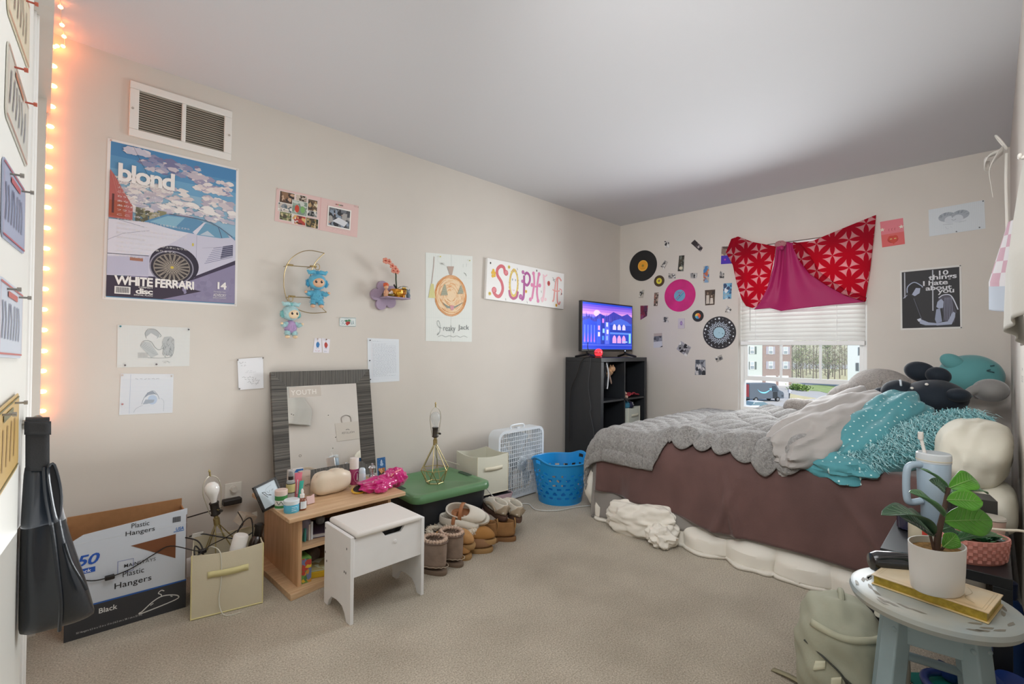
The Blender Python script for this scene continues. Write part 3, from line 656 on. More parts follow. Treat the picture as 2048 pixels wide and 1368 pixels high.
# pumpkin drawing
def pumpkin(a, W, H):
    for k in range(24): a.line([((.03+.04*k)*W, 0), ((.03+.04*k)*W, H)], .0004, 'c3cfcd')
    a.line([(.525*W, 0), (.525*W, H)], .0014, '9ba49e')
    for v in (.27, .5, .74): a.line([(0, v*H), (W, v*H)], .0006, 'ccd3cf')
    rnd = random.Random(1); cx, cy, rx, ry = .52*W, .525*H, .345*W, .235*H
    a.circ(cx, cy, rx, 'efd2ab', ry, 40)
    for k in range(150):                                # crayon strokes
        q = rnd.uniform(0, 2*PI); r = rnd.uniform(.25, 1.02); L = rnd.uniform(.25, .7)
        a.line([(cx+rx*r*math.cos(q+L*s_/3), cy+ry*r*math.sin(q+L*s_/3)) for s_ in range(4)], rnd.uniform(.0012, .0026), rnd.choice(['e39a4a', 'dd8a3c', 'e8ab62', 'd98f4a']))
    for k in range(4): a.line([(cx+rx*(1-.03*k)*math.cos(2*PI*i/30), cy+ry*(1-.03*k)*math.sin(2*PI*i/30)) for i in range(30)], .0018, 'df8f40', 0, True)
    for pts in ([(.30, .525), (.45, .535), (.40, .65), (.375, .655)], [(.66, .55), (.80, .565), (.74, .66)]):
        a.shape([(u*W, v*H) for u, v in pts], 'a9a890')
        for k in range(5):
            v = pts[0][1]+.02*k; a.line([((pts[0][0]+.012*k)*W, v*H), ((pts[1][0]-.018*k)*W, (v+.008)*H)], .0016, '74827f')
    a.shape([(.34*W, .44*H), (.45*W, .405*H), (.6*W, .405*H), (.80*W, .455*H), (.6*W, .385*H), (.44*W, .38*H)], '8a948c'); a.line([(.34*W, .445*H), (.48*W, .40*H), (.62*W, .405*H), (.78*W, .455*H)], .0016, '6d6a58', 5)
    a.shape([(.50*W, .415*H), (.585*W, .415*H), (.58*W, .37*H), (.545*W, .355*H), (.51*W, .37*H)], 'd59aa0')
    a.shape([(.43*W, .86*H), (.58*W, .865*H), (.54*W, .765*H), (.49*W, .762*H)], 'b7a295')
    for k in range(7): a.line([(.28*W+.003*k, (.89+.006*(k % 2))*H), (.32*W+.005*k, (.87+.01*(k % 3))*H)], .0012, '85857c')
    a.line([(.165*W, .96*H), (.155*W, .85*H), (.115*W, .65*H)], .0045, 'b39a90'); a.shape([(.10*W, .65*H), (.15*W, .65*H), (.19*W, .49*H), (.05*W, .49*H)], 'dcd79a')
    for k in range(8): a.line([(.11*W+.003*k, .645*H), (.055*W+.0045*k*1.3, .495*H)], .0012, 'c7c37c')
    for u, v in ((.78, .86), (.86, .87)): a.line([(u*W, v*H), (u*W, (v+.04)*H)], .0012, '8a8f88')
    a.line([(.80*W, .80*H), (.84*W, .79*H), (.86*W, .765*H)], .004, '9aa09a')
    a.line([(u*W, v*H) for u, v in ((.26, .10), (.23, .07), (.285, .11), (.285, .2), (.25, .235), (.225, .21), (.26, .165), (.33, .15))], .0022, '62686a', 4)
    a.text('reaky', .36*W, .10*H, .085*H, '62686a', -.008, 0, 1, .26*W); a.text('Jack', .68*W, .125*H, .07*H, '62686a', -.008, 0, 1, .25*W)
    a.line([((.25+.08*k)*W, (.052+.016*(k % 2))*H) for k in range(9)], .0016, '565c60', 5)
sheet('pumpkin_drawing', 'long folded paper with a crayon pumpkin face, pinned left of the name canvas', 'drawing', (851.2, 505), (944.7, 512.5), (943.3, 684), (851.2, 682), 'e3e6e0', 'L', [(.28, .965, 'd6cf3c'), (.92, .945, 'd6cf3c')], pumpkin)

# name canvas
def name_canvas(a, W, H):
    def L(pts, w, h, n=6): a.line([(p[0]*W, p[1]*H) for p in pts], w, h, n)
    r = .030
    def swirl(u, v, R, h1, h2):
        a.circ(u*W, v*H, R, h1); a.line([(u*W+R*.7*(1-k/16)*math.cos(k*.8), v*H+R*.7*(1-k/16)*math.sin(k*.8)) for k in range(15)], R*.16, h2)
    L([(.205, .70), (.19, .84), (.15, .86), (.115, .76), (.12, .62), (.17, .46), (.185, .28), (.155, .12), (.115, .11), (.08, .2)], r*.95, 'd46a72'); swirl(.218, .72, .024, 'd46a72', 'eda0a8'); swirl(.088, .24, .026, 'd46a72', 'eda0a8')
    a.circ(.315*W, .47*H, .056, 'e3c765', .40*H); rnd = random.Random(4)
    for k in range(70):
        q = rnd.uniform(0, 2*PI); a.circ(.315*W+.052*math.cos(q)*rnd.uniform(.85, 1.08), .47*H+.37*H*math.sin(q)*rnd.uniform(.9, 1.08), .005, rnd.choice(['d9a94e', 'c9a87a', 'efdc8a', 'b89aa8']), .004, 7)
    L([(.262, .3), (.275, .16), (.315, .1), (.355, .16), (.368, .3)], .022, 'bd5a86'); a.circ(.315*W, .49*H, .036, 'f1eff0', .29*H)
    for u in (.297, .335): a.circ(u*W, .58*H, .006, '707c8c', .009, 14); a.circ(u*W, .58*H, .003, 'e8ecef', .004, 10)
    a.line([(.305*W, .33*H), (.315*W, .30*H), (.327*W, .33*H)], .006, 'e8b9c0', 3)
    c = 'ad4f95'; L([(.44, .74), (.445, .4), (.44, .16), (.415, .10)], r*.8, c); L([(.445, .76), (.475, .82), (.51, .76), (.515, .62), (.485, .50), (.45, .53)], r*.75, c); swirl(.425, .82, .016, c, 'd08ac0'); swirl(.42, .58, .014, c, 'd08ac0'); swirl(.405, .17, .022, c, 'd08ac0')
    c = 'e086b0'; L([(.565, .83), (.575, .6), (.56, .3), (.55, .16)], r*.75, c); L([(.635, .86), (.62, .6), (.615, .35), (.63, .15)], r*.75, c); L([(.545, .52), (.6, .5), (.645, .55)], r*.5, c)
    for u, v in ((.562, .84), (.638, .85), (.545, .53), (.65, .55), (.53, .14), (.632, .13)): a.circ(u*W, v*H, .017, c)
    c = 'f2c6ce'; L([(.705, .82), (.715, .5), (.70, .2), (.68, .13)], r*.8, c); L([(.69, .86), (.72, .82), (.75, .88)], r*.4, c); swirl(.685, .2, .014, c, 'f8e2e6'); swirl(.735, .2, .013, c, 'f8e2e6')
    c = 'eda7a0'; L([(.96, .78), (.925, .86), (.885, .80), (.865, .5), (.85, .22), (.83, .18)], r*.55, c); L([(.905, .84), (.90, .5), (.905, .2), (.93, .12), (.945, .2)], r*.55, 'e79a96'); L([(.83, .5), (.88, .47), (.94, .5)], r*.35, c); L([(.93, .55), (.965, .52), (.955, .38)], r*.3, c)
    for u, v in ((.06, .66), (.085, .66), (.065, .58), (.085, .6), (.07, .72)): a.circ(u*W, v*H, .013, 'e5b836')
    for u, v, h in ((.25, .88, 'dcc85c'), (.04, .14, 'dcc04c'), (.47, .33, 'eab84e'), (.89, .08, 'e8b23e')): a.circ(u*W, v*H, .014, h); a.circ(u*W, v*H, .005, '8a6a2a')
    a.circ(.775*W, .65*H, .018, 'c64a48', .022); a.circ(.775*W, .65*H, .008, '9c3836')
    for u, v in ((.035, .89), (.605, .93), (.965, .42)): a.circ(u*W, v*H, .006, '37302f', .009, 12)
    for u, v in ((.35, .90), (.22, .08), (.485, .08), (.67, .42)): a.line([(u*W, v*H), (u*W+.006, v*H-.018)], .003, '55504e')
    a.line([(.83*W, .84*H), (.86*W, .72*H)], .004, '5c5654'); a.line([(.83*W, .75*H), (.865*W, .80*H)], .003, '5c5654')
c = quadL((971, 516.5), (1124, 548.3), (1123, 618.5), (967.5, 598)); ctr = sum(c, V())/4
a = Art(*[p-ctr for p in c], NL, 'f0efec', .022, .5, .002); name_canvas(a, a.W, a.H)
tag(a.build('name_canvas', None, ctr), 'long white canvas painted with a swirly pink name above the fan', 'canvas')

# pencil drawings and note at the left
def grid_draw(a, W, H):
    for k in range(1, 46): a.line([(W*k/46, 0), (W*k/46, H)], .0003, 'c6ccce')
    for k in range(1, 28): a.line([(0, H*k/28), (W, H*k/28)], .0003, 'c6ccce')
    g = '8d9294'; D = '777c7f'
    a.circ(.46*W, .80*H, .10*W, 'b4b8b9', .12*H, 20, -.4); a.shape([(.37*W, .72*H), (.40*W, .66*H), (.50*W, .60*H), (.53*W, .74*H), (.44*W, .83*H)], 'dcdddb'); a.line([(.40*W, .93*H), (.36*W, .82*H), (.38*W, .7*H)], .0012, D, 4); a.line([(.40*W, .93*H), (.50*W, .92*H), (.58*W, .78*H), (.56*W, .73*H)], .0014, D, 4)
    a.line([(.30*W, .52*H), (.34*W, .63*H), (.44*W, .62*H), (.50*W, .48*H), (.56*W, .42*H), (.66*W, .52*H)], .0014, D, 4); a.shape([(.30*W, .5*H), (.35*W, .62*H), (.43*W, .6*H), (.55*W, .3*H), (.45*W, .22*H)], 'c0c4c4')
    for k in range(10): a.line([((.30+.018*k)*W, (.50-.02*k)*H), ((.35+.02*k)*W, (.62-.035*k)*H)], .0008, g)
    a.shape([(.60*W, .62*H), (.63*W, .74*H), (.72*W, .76*H), (.77*W, .68*H), (.77*W, .5*H), (.74*W, .26*H), (.62*W, .30*H)], 'b9bdbd'); rnd = random.Random(6)
    for k in range(40):
        u, v = rnd.uniform(.60, .76), rnd.uniform(.28, .74); a.line([(u*W, v*H), (u*W+rnd.uniform(-.01, .01), v*H-.012)], .0009, rnd.choice([g, D]))
    a.line([(.77*W, .5*H), (.75*W, .3*H), (.68*W, .22*H), (.40*W, .22*H)], .0012, D, 4)
    for k in range(14): a.line([((.27+.01*k)*W, .22*H), ((.27+.01*k)*W, .35*H)], .0006, g)
    a.scribble(.62*W, .72*W, .09*H, .008, D, .0009, 4); a.line([(.6*W, .13*H), (.68*W, .13*H)], .0007, g)
sheet('pencil_drawing', 'pencil drawing of two embracing figures on graph paper below the car poster', 'drawing', (235, 649.5), (380, 655.5), (378.5, 732), (234, 735), 'e2e2de', 'L', [(.035, .965, '2f7f8c'), (.975, .95, '55555c'), (.1, .05, '6a6468'), (.52, .06, '6a6468')], grid_draw)
def lined_draw(a, W, H):
    for k in range(25): a.line([(.02*W, (.86-.034*k)*H), (.98*W, (.86-.034*k)*H)], .0005, 'b3bfd6')
    a.line([(.18*W, .02*H), (.18*W, .98*H)], .0007, '9fb0d0'); a.scribble(.27*W, .72*W, .86*H, .005, '5d6068', .0008, 8)
    a.circ(.6*W, .35*H, .09*W, 'b9c9de', .12*H, 20); a.shape([(.45*W, .40*H), (.5*W, .53*H), (.6*W, .57*H), (.69*W, .47*H), (.63*W, .49*H), (.52*W, .47*H)], '9aa2ae')
    a.line([(.40*W, .24*H), (.44*W, .4*H), (.52*W, .53*H), (.62*W, .57*H), (.7*W, .46*H), (.73*W, .36*H)], .0014, '858d98', 4); a.shape([(.42*W, .24*H), (.47*W, .36*H), (.64*W, .35*H), (.62*W, .28*H), (.5*W, .25*H)], 'a7b0bb')
    a.line([(.26*W, .05*H), (.30*W, .14*H), (.42*W, .22*H)], .001, '98a2ae', 4); a.line([(.82*W, .05*H), (.82*W, .3*H), (.76*W, .38*H)], .001, 'a7b0ba', 4)
sheet('pencil_drawing', 'faint portrait sketch on ruled notebook paper beneath the graph paper drawing', 'drawing', (241.5, 747), (347, 748), (345, 825.5), (238, 830), 'dfe2e6', 'L', [(.03, .96, 'd0c6bc'), (.96, .95, 'd0c6bc'), (.05, .26, 'c08a8a')], lined_draw)
def note(a, W, H):
    a.scribble(.08*W, .32*W, .84*H, .010, '5c6068', .001, 2); a.scribble(.12*W, .34*W, .75*H, .009, '5c6068', .001, 3); a.scribble(.34*W, .56*W, .58*H, .003, '8a8d92', .0006, 4); a.scribble(.28*W, .72*W, .53*H, .003, '8a8d92', .0006, 5)
    for k in range(4): a.scribble((.15+.1*k)*W, (.62+.09*k)*W, (.36-.07*k)*H, .010, '4f535b', .001, 20+k)
    a.line([(.68*W, .12*H), (.84*W, .28*H)], .001, '5c6068')
sheet('note_card', 'small white handwritten card standing off the wall left of the mirror', 'card', (474, 718), (525, 714.5), (526.5, 776), (476.5, 780), 'e8e9ec', 'L', [(.0, .97, '7a746c'), (.99, .98, '7a746c'), (.02, .04, '7a746c')], note, lift=.006)

# wall socket with wifi plug and a black adapter
ctr = atY(466, 988, YL)
t = thing('wall_socket', 'white wall socket plate behind the lamp in the fabric bin', 'socket', ctr)
MB().box((0, -.003, 0), (.078, .006, .118), mat('e7e3da', .4)).build('cover_plate', t, bevel=.002)
for z in (.03, -.03):
    m = MB(); m.cyl((0, -.006, z), (0, -.009, z), .017, mat('dcd8cf', .4), 18); m.build('outlet', t)
m = MB(); m.cyl((-.0, -.009, .028), (-.0, -.03, .028), .014, mat('d6d2c9', .4), 16)
tag(m.build('plug', None, ctr), 'round white plug in the upper hole of the wall socket', 'plug')
m = MB(); m.box((-.012, -.03, -.028), (.085, .042, .03), mat('26221f', .5)); tag(m.build('power_adapter', None, ctr, bevel=.006), 'black power adapter in the lower hole of the wall socket', 'adapter')
# ---------------------------------------------------------------- things on the left wall and beside the door
GOLD = mat('a8946a', .35, .85); BRASS = mat('b59a5a', .3, .9)
# crescent moon wire frame (two tiny shelves' rails)
ctr = atY(600, 562, YL)
def mw(px, py, d): p = atY(px, py, YL-d); return p-ctr
t = thing('moon_frame', 'gold wire crescent moon frame on the wall with plush keyrings hung on it', 'wall frame', ctr)
outer = smoothpath([mw(x, y, .06) for x, y in ((649, 506.5), (622, 501), (600, 505), (580, 520), (569, 545), (568, 575), (575, 600), (592, 617), (620, 626), (653, 624.5))], 6)
inner = smoothpath([mw(x, y, .06) for x, y in ((649, 506.5), (633, 522), (622, 545), (621, 572), (628, 597), (640, 612), (653, 624.5))], 6)
m = MB(); m.tube(outer, .0022, GOLD, 8); m.tube(inner, .0022, GOLD, 8)
m.build('crescent_wire', t)
for (x0, y0, x1, y1) in ((575, 531, 622, 534), (579, 594, 626, 595)):
    m = MB(); p, q = mw(x0, y0, .055), mw(x1, y1, .055); m.tube([p, q], .0022, GOLD, 8)
    for r in (p, q): m.cyl(r, (r.x, -.0, r.z), .0022, GOLD, 8); m.box((r.x+.012, -.056, r.z+.004), (.034, .012, .010), GOLD)
    m.build('cross_bar', t)
def fuzz(m, c, r, n, mt, rnd, L=.008):
    for k in range(n):
        d = V((rnd.gauss(0, 1), rnd.gauss(0, 1), rnd.gauss(0, 1))).normalized(); p = V(c)+V((d.x*r[0], d.y*r[1], d.z*r[2]))*.97
        e = p+(d+V((rnd.uniform(-.6, .6), rnd.uniform(-.6, .6), rnd.uniform(-.8, .3)))).normalized()*L; s_ = d.orthogonal().normalized()*L*.16
        m.add([p-s_, p+s_, e], [(0, 1, 2)], mt, False)
def plush(loc, label, fur, fur2, facec, H, rz, seed, eyes='2a2020', ear='down', third=None):
    """hanging plush keyring: ring, body with arms and legs, head, face, eyes, bow"""
    rnd = random.Random(seed); t = thing('plush_keyring', label, 'plush toy', loc, rz, 'plush keyrings on the moon frame'); k = H/.2
    F = mat(fur, .9, sheen=.5, var=.12, vscale=60, bump=.5, bscale=220); F2 = mat(fur2, .9, sheen=.5, var=.1, vscale=60, bump=.5, bscale=220); F3 = mat(third, .9, sheen=.5) if third else F
    m = MB(Matrix.Scale(k, 4)); m.tube([(.012*math.cos(a), 0, .117+.016*math.sin(a)) for a in [2*PI*i/16 for i in range(16)]], .0016, BRASS, 6, True); m.build('key_ring', t)
    m = MB(Matrix.Scale(k, 4))
    m.ell((0, 0, -.038), (.032, .028, .036), F3, 18, 12); fuzz(m, (0, 0, -.038), (.032, .028, .036), 420, F3, rnd)
    for sx in (-1, 1):
        m.tube([(sx*.022, -.005, -.02), (sx*.042, -.014, -.03), (sx*.052, -.02, -.022)], [.013, .012, .011], F, 10); fuzz(m, (sx*.04, -.012, -.027), (.016, .012, .012), 120, F, rnd)
        m.tube([(sx*.016, -.005, -.062), (sx*.02, -.008, -.082)], [.016, .013], F, 10); fuzz(m, (sx*.018, -.006, -.072), (.016, .015, .016), 120, F, rnd)
    m.build('body', t)
    for sx in (-1, 1):
        m = MB(Matrix.Scale(k, 4)); m.ell((sx*.056, -.022, -.021), (.008, .007, .007), facec, 10, 8); m.build('hand', t)
        m = MB(Matrix.Scale(k, 4)); m.ell((sx*.021, -.014, -.092), (.012, .017, .009), facec, 12, 8); m.build('foot', t)
    m = MB(Matrix.Scale(k, 4)); m.ell((0, 0, .038), (.044, .038, .042), F, 22, 14); fuzz(m, (0, .004, .038), (.044, .036, .042), 520, F, rnd)
    for sx in (-1, 1): m.ell((sx*.043, 0, .03), (.012, .01, .02), F2, 12, 8); fuzz(m, (sx*.043, 0, .03), (.012, .01, .02), 90, F2, rnd)
    m.build('head', t)
    m = MB(Matrix.Scale(k, 4)); m.ell((.004, -.026, .032), (.030, .016, .026), mat(facec, .45), 20, 12); m.build('face', t)
    for sx in (-1, 1):
        m = MB(Matrix.Scale(k, 4)); m.ell((.004+sx*.013, -.0395, .034), (.0062, .004, .0075), mat(eyes, .15), 12, 8); m.ell((.004+sx*.013+.002, -.0428, .037), (.0018, .001, .0018), 'f4f4f4', 8, 6); m.build('eye', t)
    m = MB(Matrix.Scale(k, 4))                             # topknot bow / bent ears
    for sx in (-1, 1): m.tube([(0, -.004, .078), (sx*.018, -.006, .088), (sx*.040, -.006, .084), (sx*.05, -.006, .096)], [.008, .012, .011, .004], F, 10)
    m.ell((0, -.006, .084), (.012, .010, .012), F2, 12, 8); fuzz(m, (0, -.004, .084), (.03, .012, .012), 200, F, rnd); m.build('hair_tuft', t)
    return t
p = atY(634, 578, YL-.085); plush(p, 'bright blue fluffy plush keyring hanging on the right of the moon frame', '62b4d2', '3f9cc4', 'e3b593', .215, -.25, 1)
p = atY(581, 640, YL-.085); plush(p, 'pastel mint and lilac plush keyring hanging below the moon frame', 'a9cfd2', '7fc0c0', 'ecd2ae', .20, .1, 2, third='b59ac4')

# flower shelf
ctr = atY(766, 592, YL); FL = mat('a996ad', .55)
t = thing('flower_shelf', 'lilac flower-shaped wall shelf holding a toy orchid', 'shelf', ctr)
m = MB(); pts = []
for k in range(5):
    a0 = PI/2+.25+2*PI*k/5; c0 = V((.060*math.cos(a0), .060*math.sin(a0), 0))
    for j in range(13):
        b = a0-1.85+3.7*j/12; pts.append((c0.x+.037*math.cos(b), c0.y+.037*math.sin(b)))
n = len(pts); inn = [(.022*math.cos(2*PI*i/n+PI/2+.25-.45), .022*math.sin(2*PI*i/n+PI/2+.25-.45)) for i in range(n)]
o0 = [(x, -.004, z) for x, z in pts]; o1 = [(x, -.022, z) for x, z in pts]; i0 = [(x, -.004, z) for x, z in inn]; i1 = [(x, -.022, z) for x, z in inn]
fs = []
for i in range(n):
    j = (i+1) % n; fs += [(n+i, n+j, 3*n+j, 3*n+i), (i, 2*n+i, 2*n+j, j), (i, j, n+j, n+i), (2*n+i, 3*n+i, 3*n+j, 2*n+j)]
m.add(o0+o1+i0+i1, fs, FL, False); m.build('flower_plate', t)
sz = atY(770, 594, YL-.09).z-ctr.z
MB().box((.045, -.072, sz), (.17, .105, .008), FL).build('shelf_board', t, bevel=.002)
SZ = ctr+V((.045, -.072, sz+.0045))                     # top of the board
# toy orchid in gold pot
t = thing('toy_orchid', 'coral toy orchid arching from a small gold pot on the flower shelf', 'toy plant', SZ+V((.012, 0, 0))); t.scale = (1.5, 1.5, 1.5)
m = MB(); m.lathe([(.018, 0), (.026, .006), (.032, .02), (.031, .032), (.026, .036), (.022, .034)], (0, 0, 0), mat('c98a2c', .25, .6), 18); m.build('pot', t)
st = smoothpath([(0, 0, .034), (-.004, 0, .075), (-.006, 0, .105), (-.024, -.004, .13), (-.05, -.006, .15), (-.062, -.006, .152)], 5)
m = MB(); m.tube(st, .003, mat('3d4a35', .6), 6); m.build('stem', t)
for (x, z, sc) in ((-.062, .15, 1), (-.046, .148, .9), (-.03, .132, .9), (-.016, .122, 1), (-.006, .112, .9), (-.024, .112, .8)):
    m = MB()
    for q in range(5):
        a = 2*PI*q/5; m.ell((x+.008*sc*math.cos(a), -.012, z+.008*sc*math.sin(a)), (.007*sc, .003, .006*sc), mat('dd8f78', .5), 8, 6)
    m.ell((x, -.016, z), (.003, .003, .003), 'c4453a', 8, 6); m.build('flower', t)
def leaf_strip(m, pts, wid, mt):
    P = smoothpath(pts, 5); n = len(P); vs = []
    for i, p_ in enumerate(P):
        tt = (P[min(i+1, n-1)]-P[max(0, i-1)]).normalized(); sd = tt.cross(V((0, 0, 1))); sd = V((0, 1, 0)) if sd.length < .1 else sd.normalized(); ww = wid*(math.sin(PI*(.08+.9*i/(n-1))))
        vs += [p_+sd*ww, p_-V((0, 0, ww*.25)), p_-sd*ww]
    m.add(vs, [q for i in range(n-1) for q in ((3*i, 3*i+1, 3*i+4, 3*i+3), (3*i+1, 3*i+2, 3*i+5, 3*i+4))], mt)
m = MB(); G = mat('33443a', .5)
leaf_strip(m, [(0, 0, .036), (.025, 0, .052), (.055, -.006, .05)], .008, G); leaf_strip(m, [(0, 0, .036), (.028, -.01, .04), (.058, -.012, .034)], .008, G); leaf_strip(m, [(0, 0, .036), (-.012, 0, .052), (-.012, 0, .058)], .007, G)
m.build('leaf', t)
def trinket(name, label, loc, parts, cat='figurine'):
    t = thing(name, label, cat, SZ+V(loc), 0, None); t.scale = (1.45, 1.45, 1.45)
    for nm, fn in parts:
        m = MB(); fn(m); m.build(nm, t)
    return t
trinket('figurine', 'tiny figurine with orange hair at the left end of the flower shelf', (-.07, -.01, 0), [
    ('body', lambda m: (m.lathe([(.009, 0), (.011, .012), (.008, .026), (.005, .032)], (0, 0, 0), mat('d9a27e', .5), 12), m.tube([(-.008, -.002, .024), (-.013, -.006, .012)], .003, mat('d9a27e', .5), 6), m.tube([(.008, -.002, .024), (.012, -.006, .012)], .003, mat('d9a27e', .5), 6))),
    ('head', lambda m: m.ell((0, 0, .042), (.010, .010, .011), mat('dcab88', .5), 12, 8)),
    ('hair', lambda m: m.ell((0, .001, .051), (.0125, .0115, .010), mat('d9643c', .6), 12, 8, None, lambda d: 1+.18*math.sin(9*d.x)*math.cos(8*d.z)))])
trinket('trinket_dish', 'tiny dish with white and pink eggs beside the orange-haired figurine', (-.038, -.012, 0), [
    ('dish', lambda m: m.lathe([(.008, 0), (.016, .004), (.019, .012), (.015, .006)], (0, 0, 0), mat('8d7a3c', .4, .4), 14)),
    ('egg', lambda m: m.ell((.004, 0, .019), (.009, .009, .010), mat('e6d6cf', .4), 12, 8)), ('egg', lambda m: m.ell((-.008, -.004, .013), (.007, .007, .007), mat('e8e4d8', .4), 12, 8))], 'dish')
trinket('figurine', 'tiny gold cup figurine in front of the toy orchid pot', (.002, -.036, 0), [
    ('cup', lambda m: m.lathe([(.008, 0), (.004, .005), (.011, .013), (.012, .022), (.008, .025)], (0, 0, 0), mat('d8a22c', .3, .5), 14))])
trinket('figurine', 'tiny gold mushroom figurine right of the toy orchid pot', (.045, -.03, 0), [
    ('stalk', lambda m: m.lathe([(.008, 0), (.006, .01), (.006, .018)], (0, 0, 0), mat('c98a34', .3, .5), 12)), ('cap', lambda m: m.ell((0, 0, .02), (.013, .013, .009), mat('b9752c', .3, .4), 14, 8))])
trinket('figurine', 'tiny yellow smiling flower figurine near the right end of the shelf', (.062, -.005, 0), [
    ('stalk', lambda m: m.cyl((0, 0, 0), (0, 0, .028), .003, mat('6b8a3c', .5), 8)),
    ('flower', lambda m: [m.ell((.009*math.cos(q), -.002, .036+.009*math.sin(q)), (.006, .004, .006), mat('e0b23c', .5), 10, 6) for q in [2*PI*i/6 for i in range(6)]]+[m.ell((0, -.004, .036), (.007, .004, .007), mat('d9963c', .5), 10, 6)])])
trinket('figurine', 'tiny grey-blue figurine at the right end of the flower shelf', (.08, -.03, 0), [
    ('body', lambda m: m.lathe([(.008, 0), (.010, .012), (.006, .022)], (0, 0, 0), mat('62727f', .5), 12)), ('head', lambda m: m.ell((0, 0, .028), (.008, .008, .008), mat('8899a3', .5), 12, 8)),
    ('ear', lambda m: [m.ell((q*.006, 0, .037), (.003, .002, .005), mat('76878f', .5), 8, 6) for q in (-1, 1)])])

# string of warm lights: along the ceiling, then down the corner
t = thing('string_lights', 'string of glowing warm orange bulbs hanging down the corner beside the door', 'string lights', V((.06, YL-.03, 1.0)))
bulbpx = [(107, 132), (107, 172), (104, 213), (101, 253), (99, 293), (98, 334), (96, 374), (95, 415), (94, 456), (93, 497), (92, 537), (90, 578), (88, 619), (88, 660), (88, 702), (86, 742), (86, 783), (85, 822)]
base = V((.06, YL-.03, 1.0)); wire = [atY(x-7, y, YL-.012)-base for x, y in bulbpx]
topw = [atZ(x, y, ZC-.012) for x, y in ((118, -14), (121, 14), (124, 50), (128, 73))]+[atY(128, 92, YL-.014), atY(110, 93, YL-.014)]
m = MB(); m.tube(smoothpath([p-base for p in topw]+wire, 3), .0018, mat('d9cfc4', .4), 6); m.build('wire', t)
BULB = mat('ff8644', .4, emit=22)
for i, (x, y) in enumerate(bulbpx):
    m = MB(); p = atY(x, y, YL-.026)-base; m.lathe([(.002, -.012), (.0085, -.008), (.0095, 0), (.007, .008), (.001, .012)], p, BULB, 12, Matrix.Rotation(PI/2, 4, 'Y')); m.build('bulb', t)
    m = MB(); m.cyl(p-V((.014, -.002, 0)), p-V((.024, -.008, 0)), .004, mat('e8d9c8', .4), 8); m.build('bulb_socket', t)
for (x, y) in ((121, 14), (124, 50), (128, 73)): m = MB(); m.ell(atZ(x, y, ZC-.02)-base, (.008, .008, .007), BULB, 10, 8); m.build('bulb', t)
for (x, y) in ((126, 92.5), (108.5, 93.5), (114.5, 92)): m = MB(); m.ell(atY(x, y, YL-.024)-base, (.008, .008, .007), BULB, 10, 8); m.build('bulb', t)

# the open door at the left edge, licence plates pinned to it, handbag on its knob
DW = mat('ecebe4', .4)
SW = math.radians(-4.5); EDGE = V((-.027, 1.74, 0))         # the door stands a few degrees open
dr = bpy.data.objects.new('door_1', None); COL.objects.link(dr); dr.location = EDGE; dr.rotation_euler = (0, 0, SW); structure(dr)
m = MB(); m.bb((-.035, -1.25, .008), (0, 0, 2.04), DW); m.build('slab', dr, bevel=.002)
for (y0, y1, z0, z1) in ((-1.15, -.70, 1.15, 1.92), (-.58, -.13, 1.15, 1.92), (-1.15, -.70, .22, .98), (-.58, -.13, .22, .98)):
    m = MB(); m.bb((0, y0, z0), (.003, y1, z1), DW); m.build('panel', dr, bevel=.002)
kn = V((.026, -.045, .932))
m = MB(); m.cyl((0, kn.y, kn.z), kn-V((.012, 0, 0)), .012, mat('a9a49a', .3, .9), 14); m.ell(kn, (.014, .022, .022), mat('a9a49a', .3, .9), 18, 12); m.build('door_knob', dr)
def plate(z, y0, label, base, deco, round_=False, tilt=0., hgt=.152, L=.305):
    c = EDGE+Matrix.Rotation(SW, 3, 'Z') @ V((.0035, y0-1.74, z)); cs, sn = math.cos(tilt), math.sin(tilt)
    q = lambda a, b: V((0, a*cs-b*sn, a*sn+b*cs))
    t = thing('licence_plate', label, 'licence plate', c, SW)
    a = Art(q(-L/2, -hgt/2), q(L/2, -hgt/2), q(L/2, hgt/2), q(-L/2, hgt/2), (1, 0, 0), None, .0012, .35)
    m = MB(); pts = []
    for k in range(4):
        cy, cz, a0 = ((L/2-.02, hgt/2-.02, 0), (-L/2+.02, hgt/2-.02, 90), (-L/2+.02, -hgt/2+.02, 180), (L/2-.02, -hgt/2+.02, 270))[k]
        for j in range(5): g = math.radians(a0+22.5*j); pts.append((cy+.02*math.cos(g), cz+.02*math.sin(g)))
    vs = [q(u, v)+V((d, 0, 0)) for d in (.0005, .0022) for u, v in pts]; n = len(pts)
    m.add(vs, [tuple(range(n)), tuple(range(n, 2*n))]+[(i, (i+1) % n, n+(i+1) % n, n+i) for i in range(n)], mat(base, .35), False); m.build('plate', t)
    a.lift = .0024; deco(a, a.W, a.H); a.build('print', t)
    for u in (-.07, .09):
        m = MB(); p = q(u, hgt/2-.016); m.cyl(p, p+V((.016, 0, 0)), .0022, mat('b0584a', .4) if round_ else mat('8d8a84', .4, .6), 8); m.cyl(p+V((.016, 0, 0)), p+V((.022, 0, 0)), .0045, mat('c0624e', .4) if round_ else mat('9a968e', .4, .6), 10); m.build('push_pin', t)
def bars(col, n, col2=None):
    def d(a, W, H):
        a.line([(.03*W, .05*H), (.97*W, .05*H), (.97*W, .95*H), (.03*W, .95*H)], .004, col2 or col, 0, True); rnd = random.Random(n)
        for k in range(n): u = (.1+.8*k/n)*W; a.line([(u, .24*H), (u+.01, .5*H), (u+rnd.uniform(-.01, .02), .72*H)], .008, col)
        a.rect(.3*W, .8*H, .7*W, .88*H, col2 or col)
    return d
plate(1.85, 1.46, 'cream number plate at the very top of the door', 'd9cfb4', bars('6a4a3a', 6, 'c9825c'), True, .06)
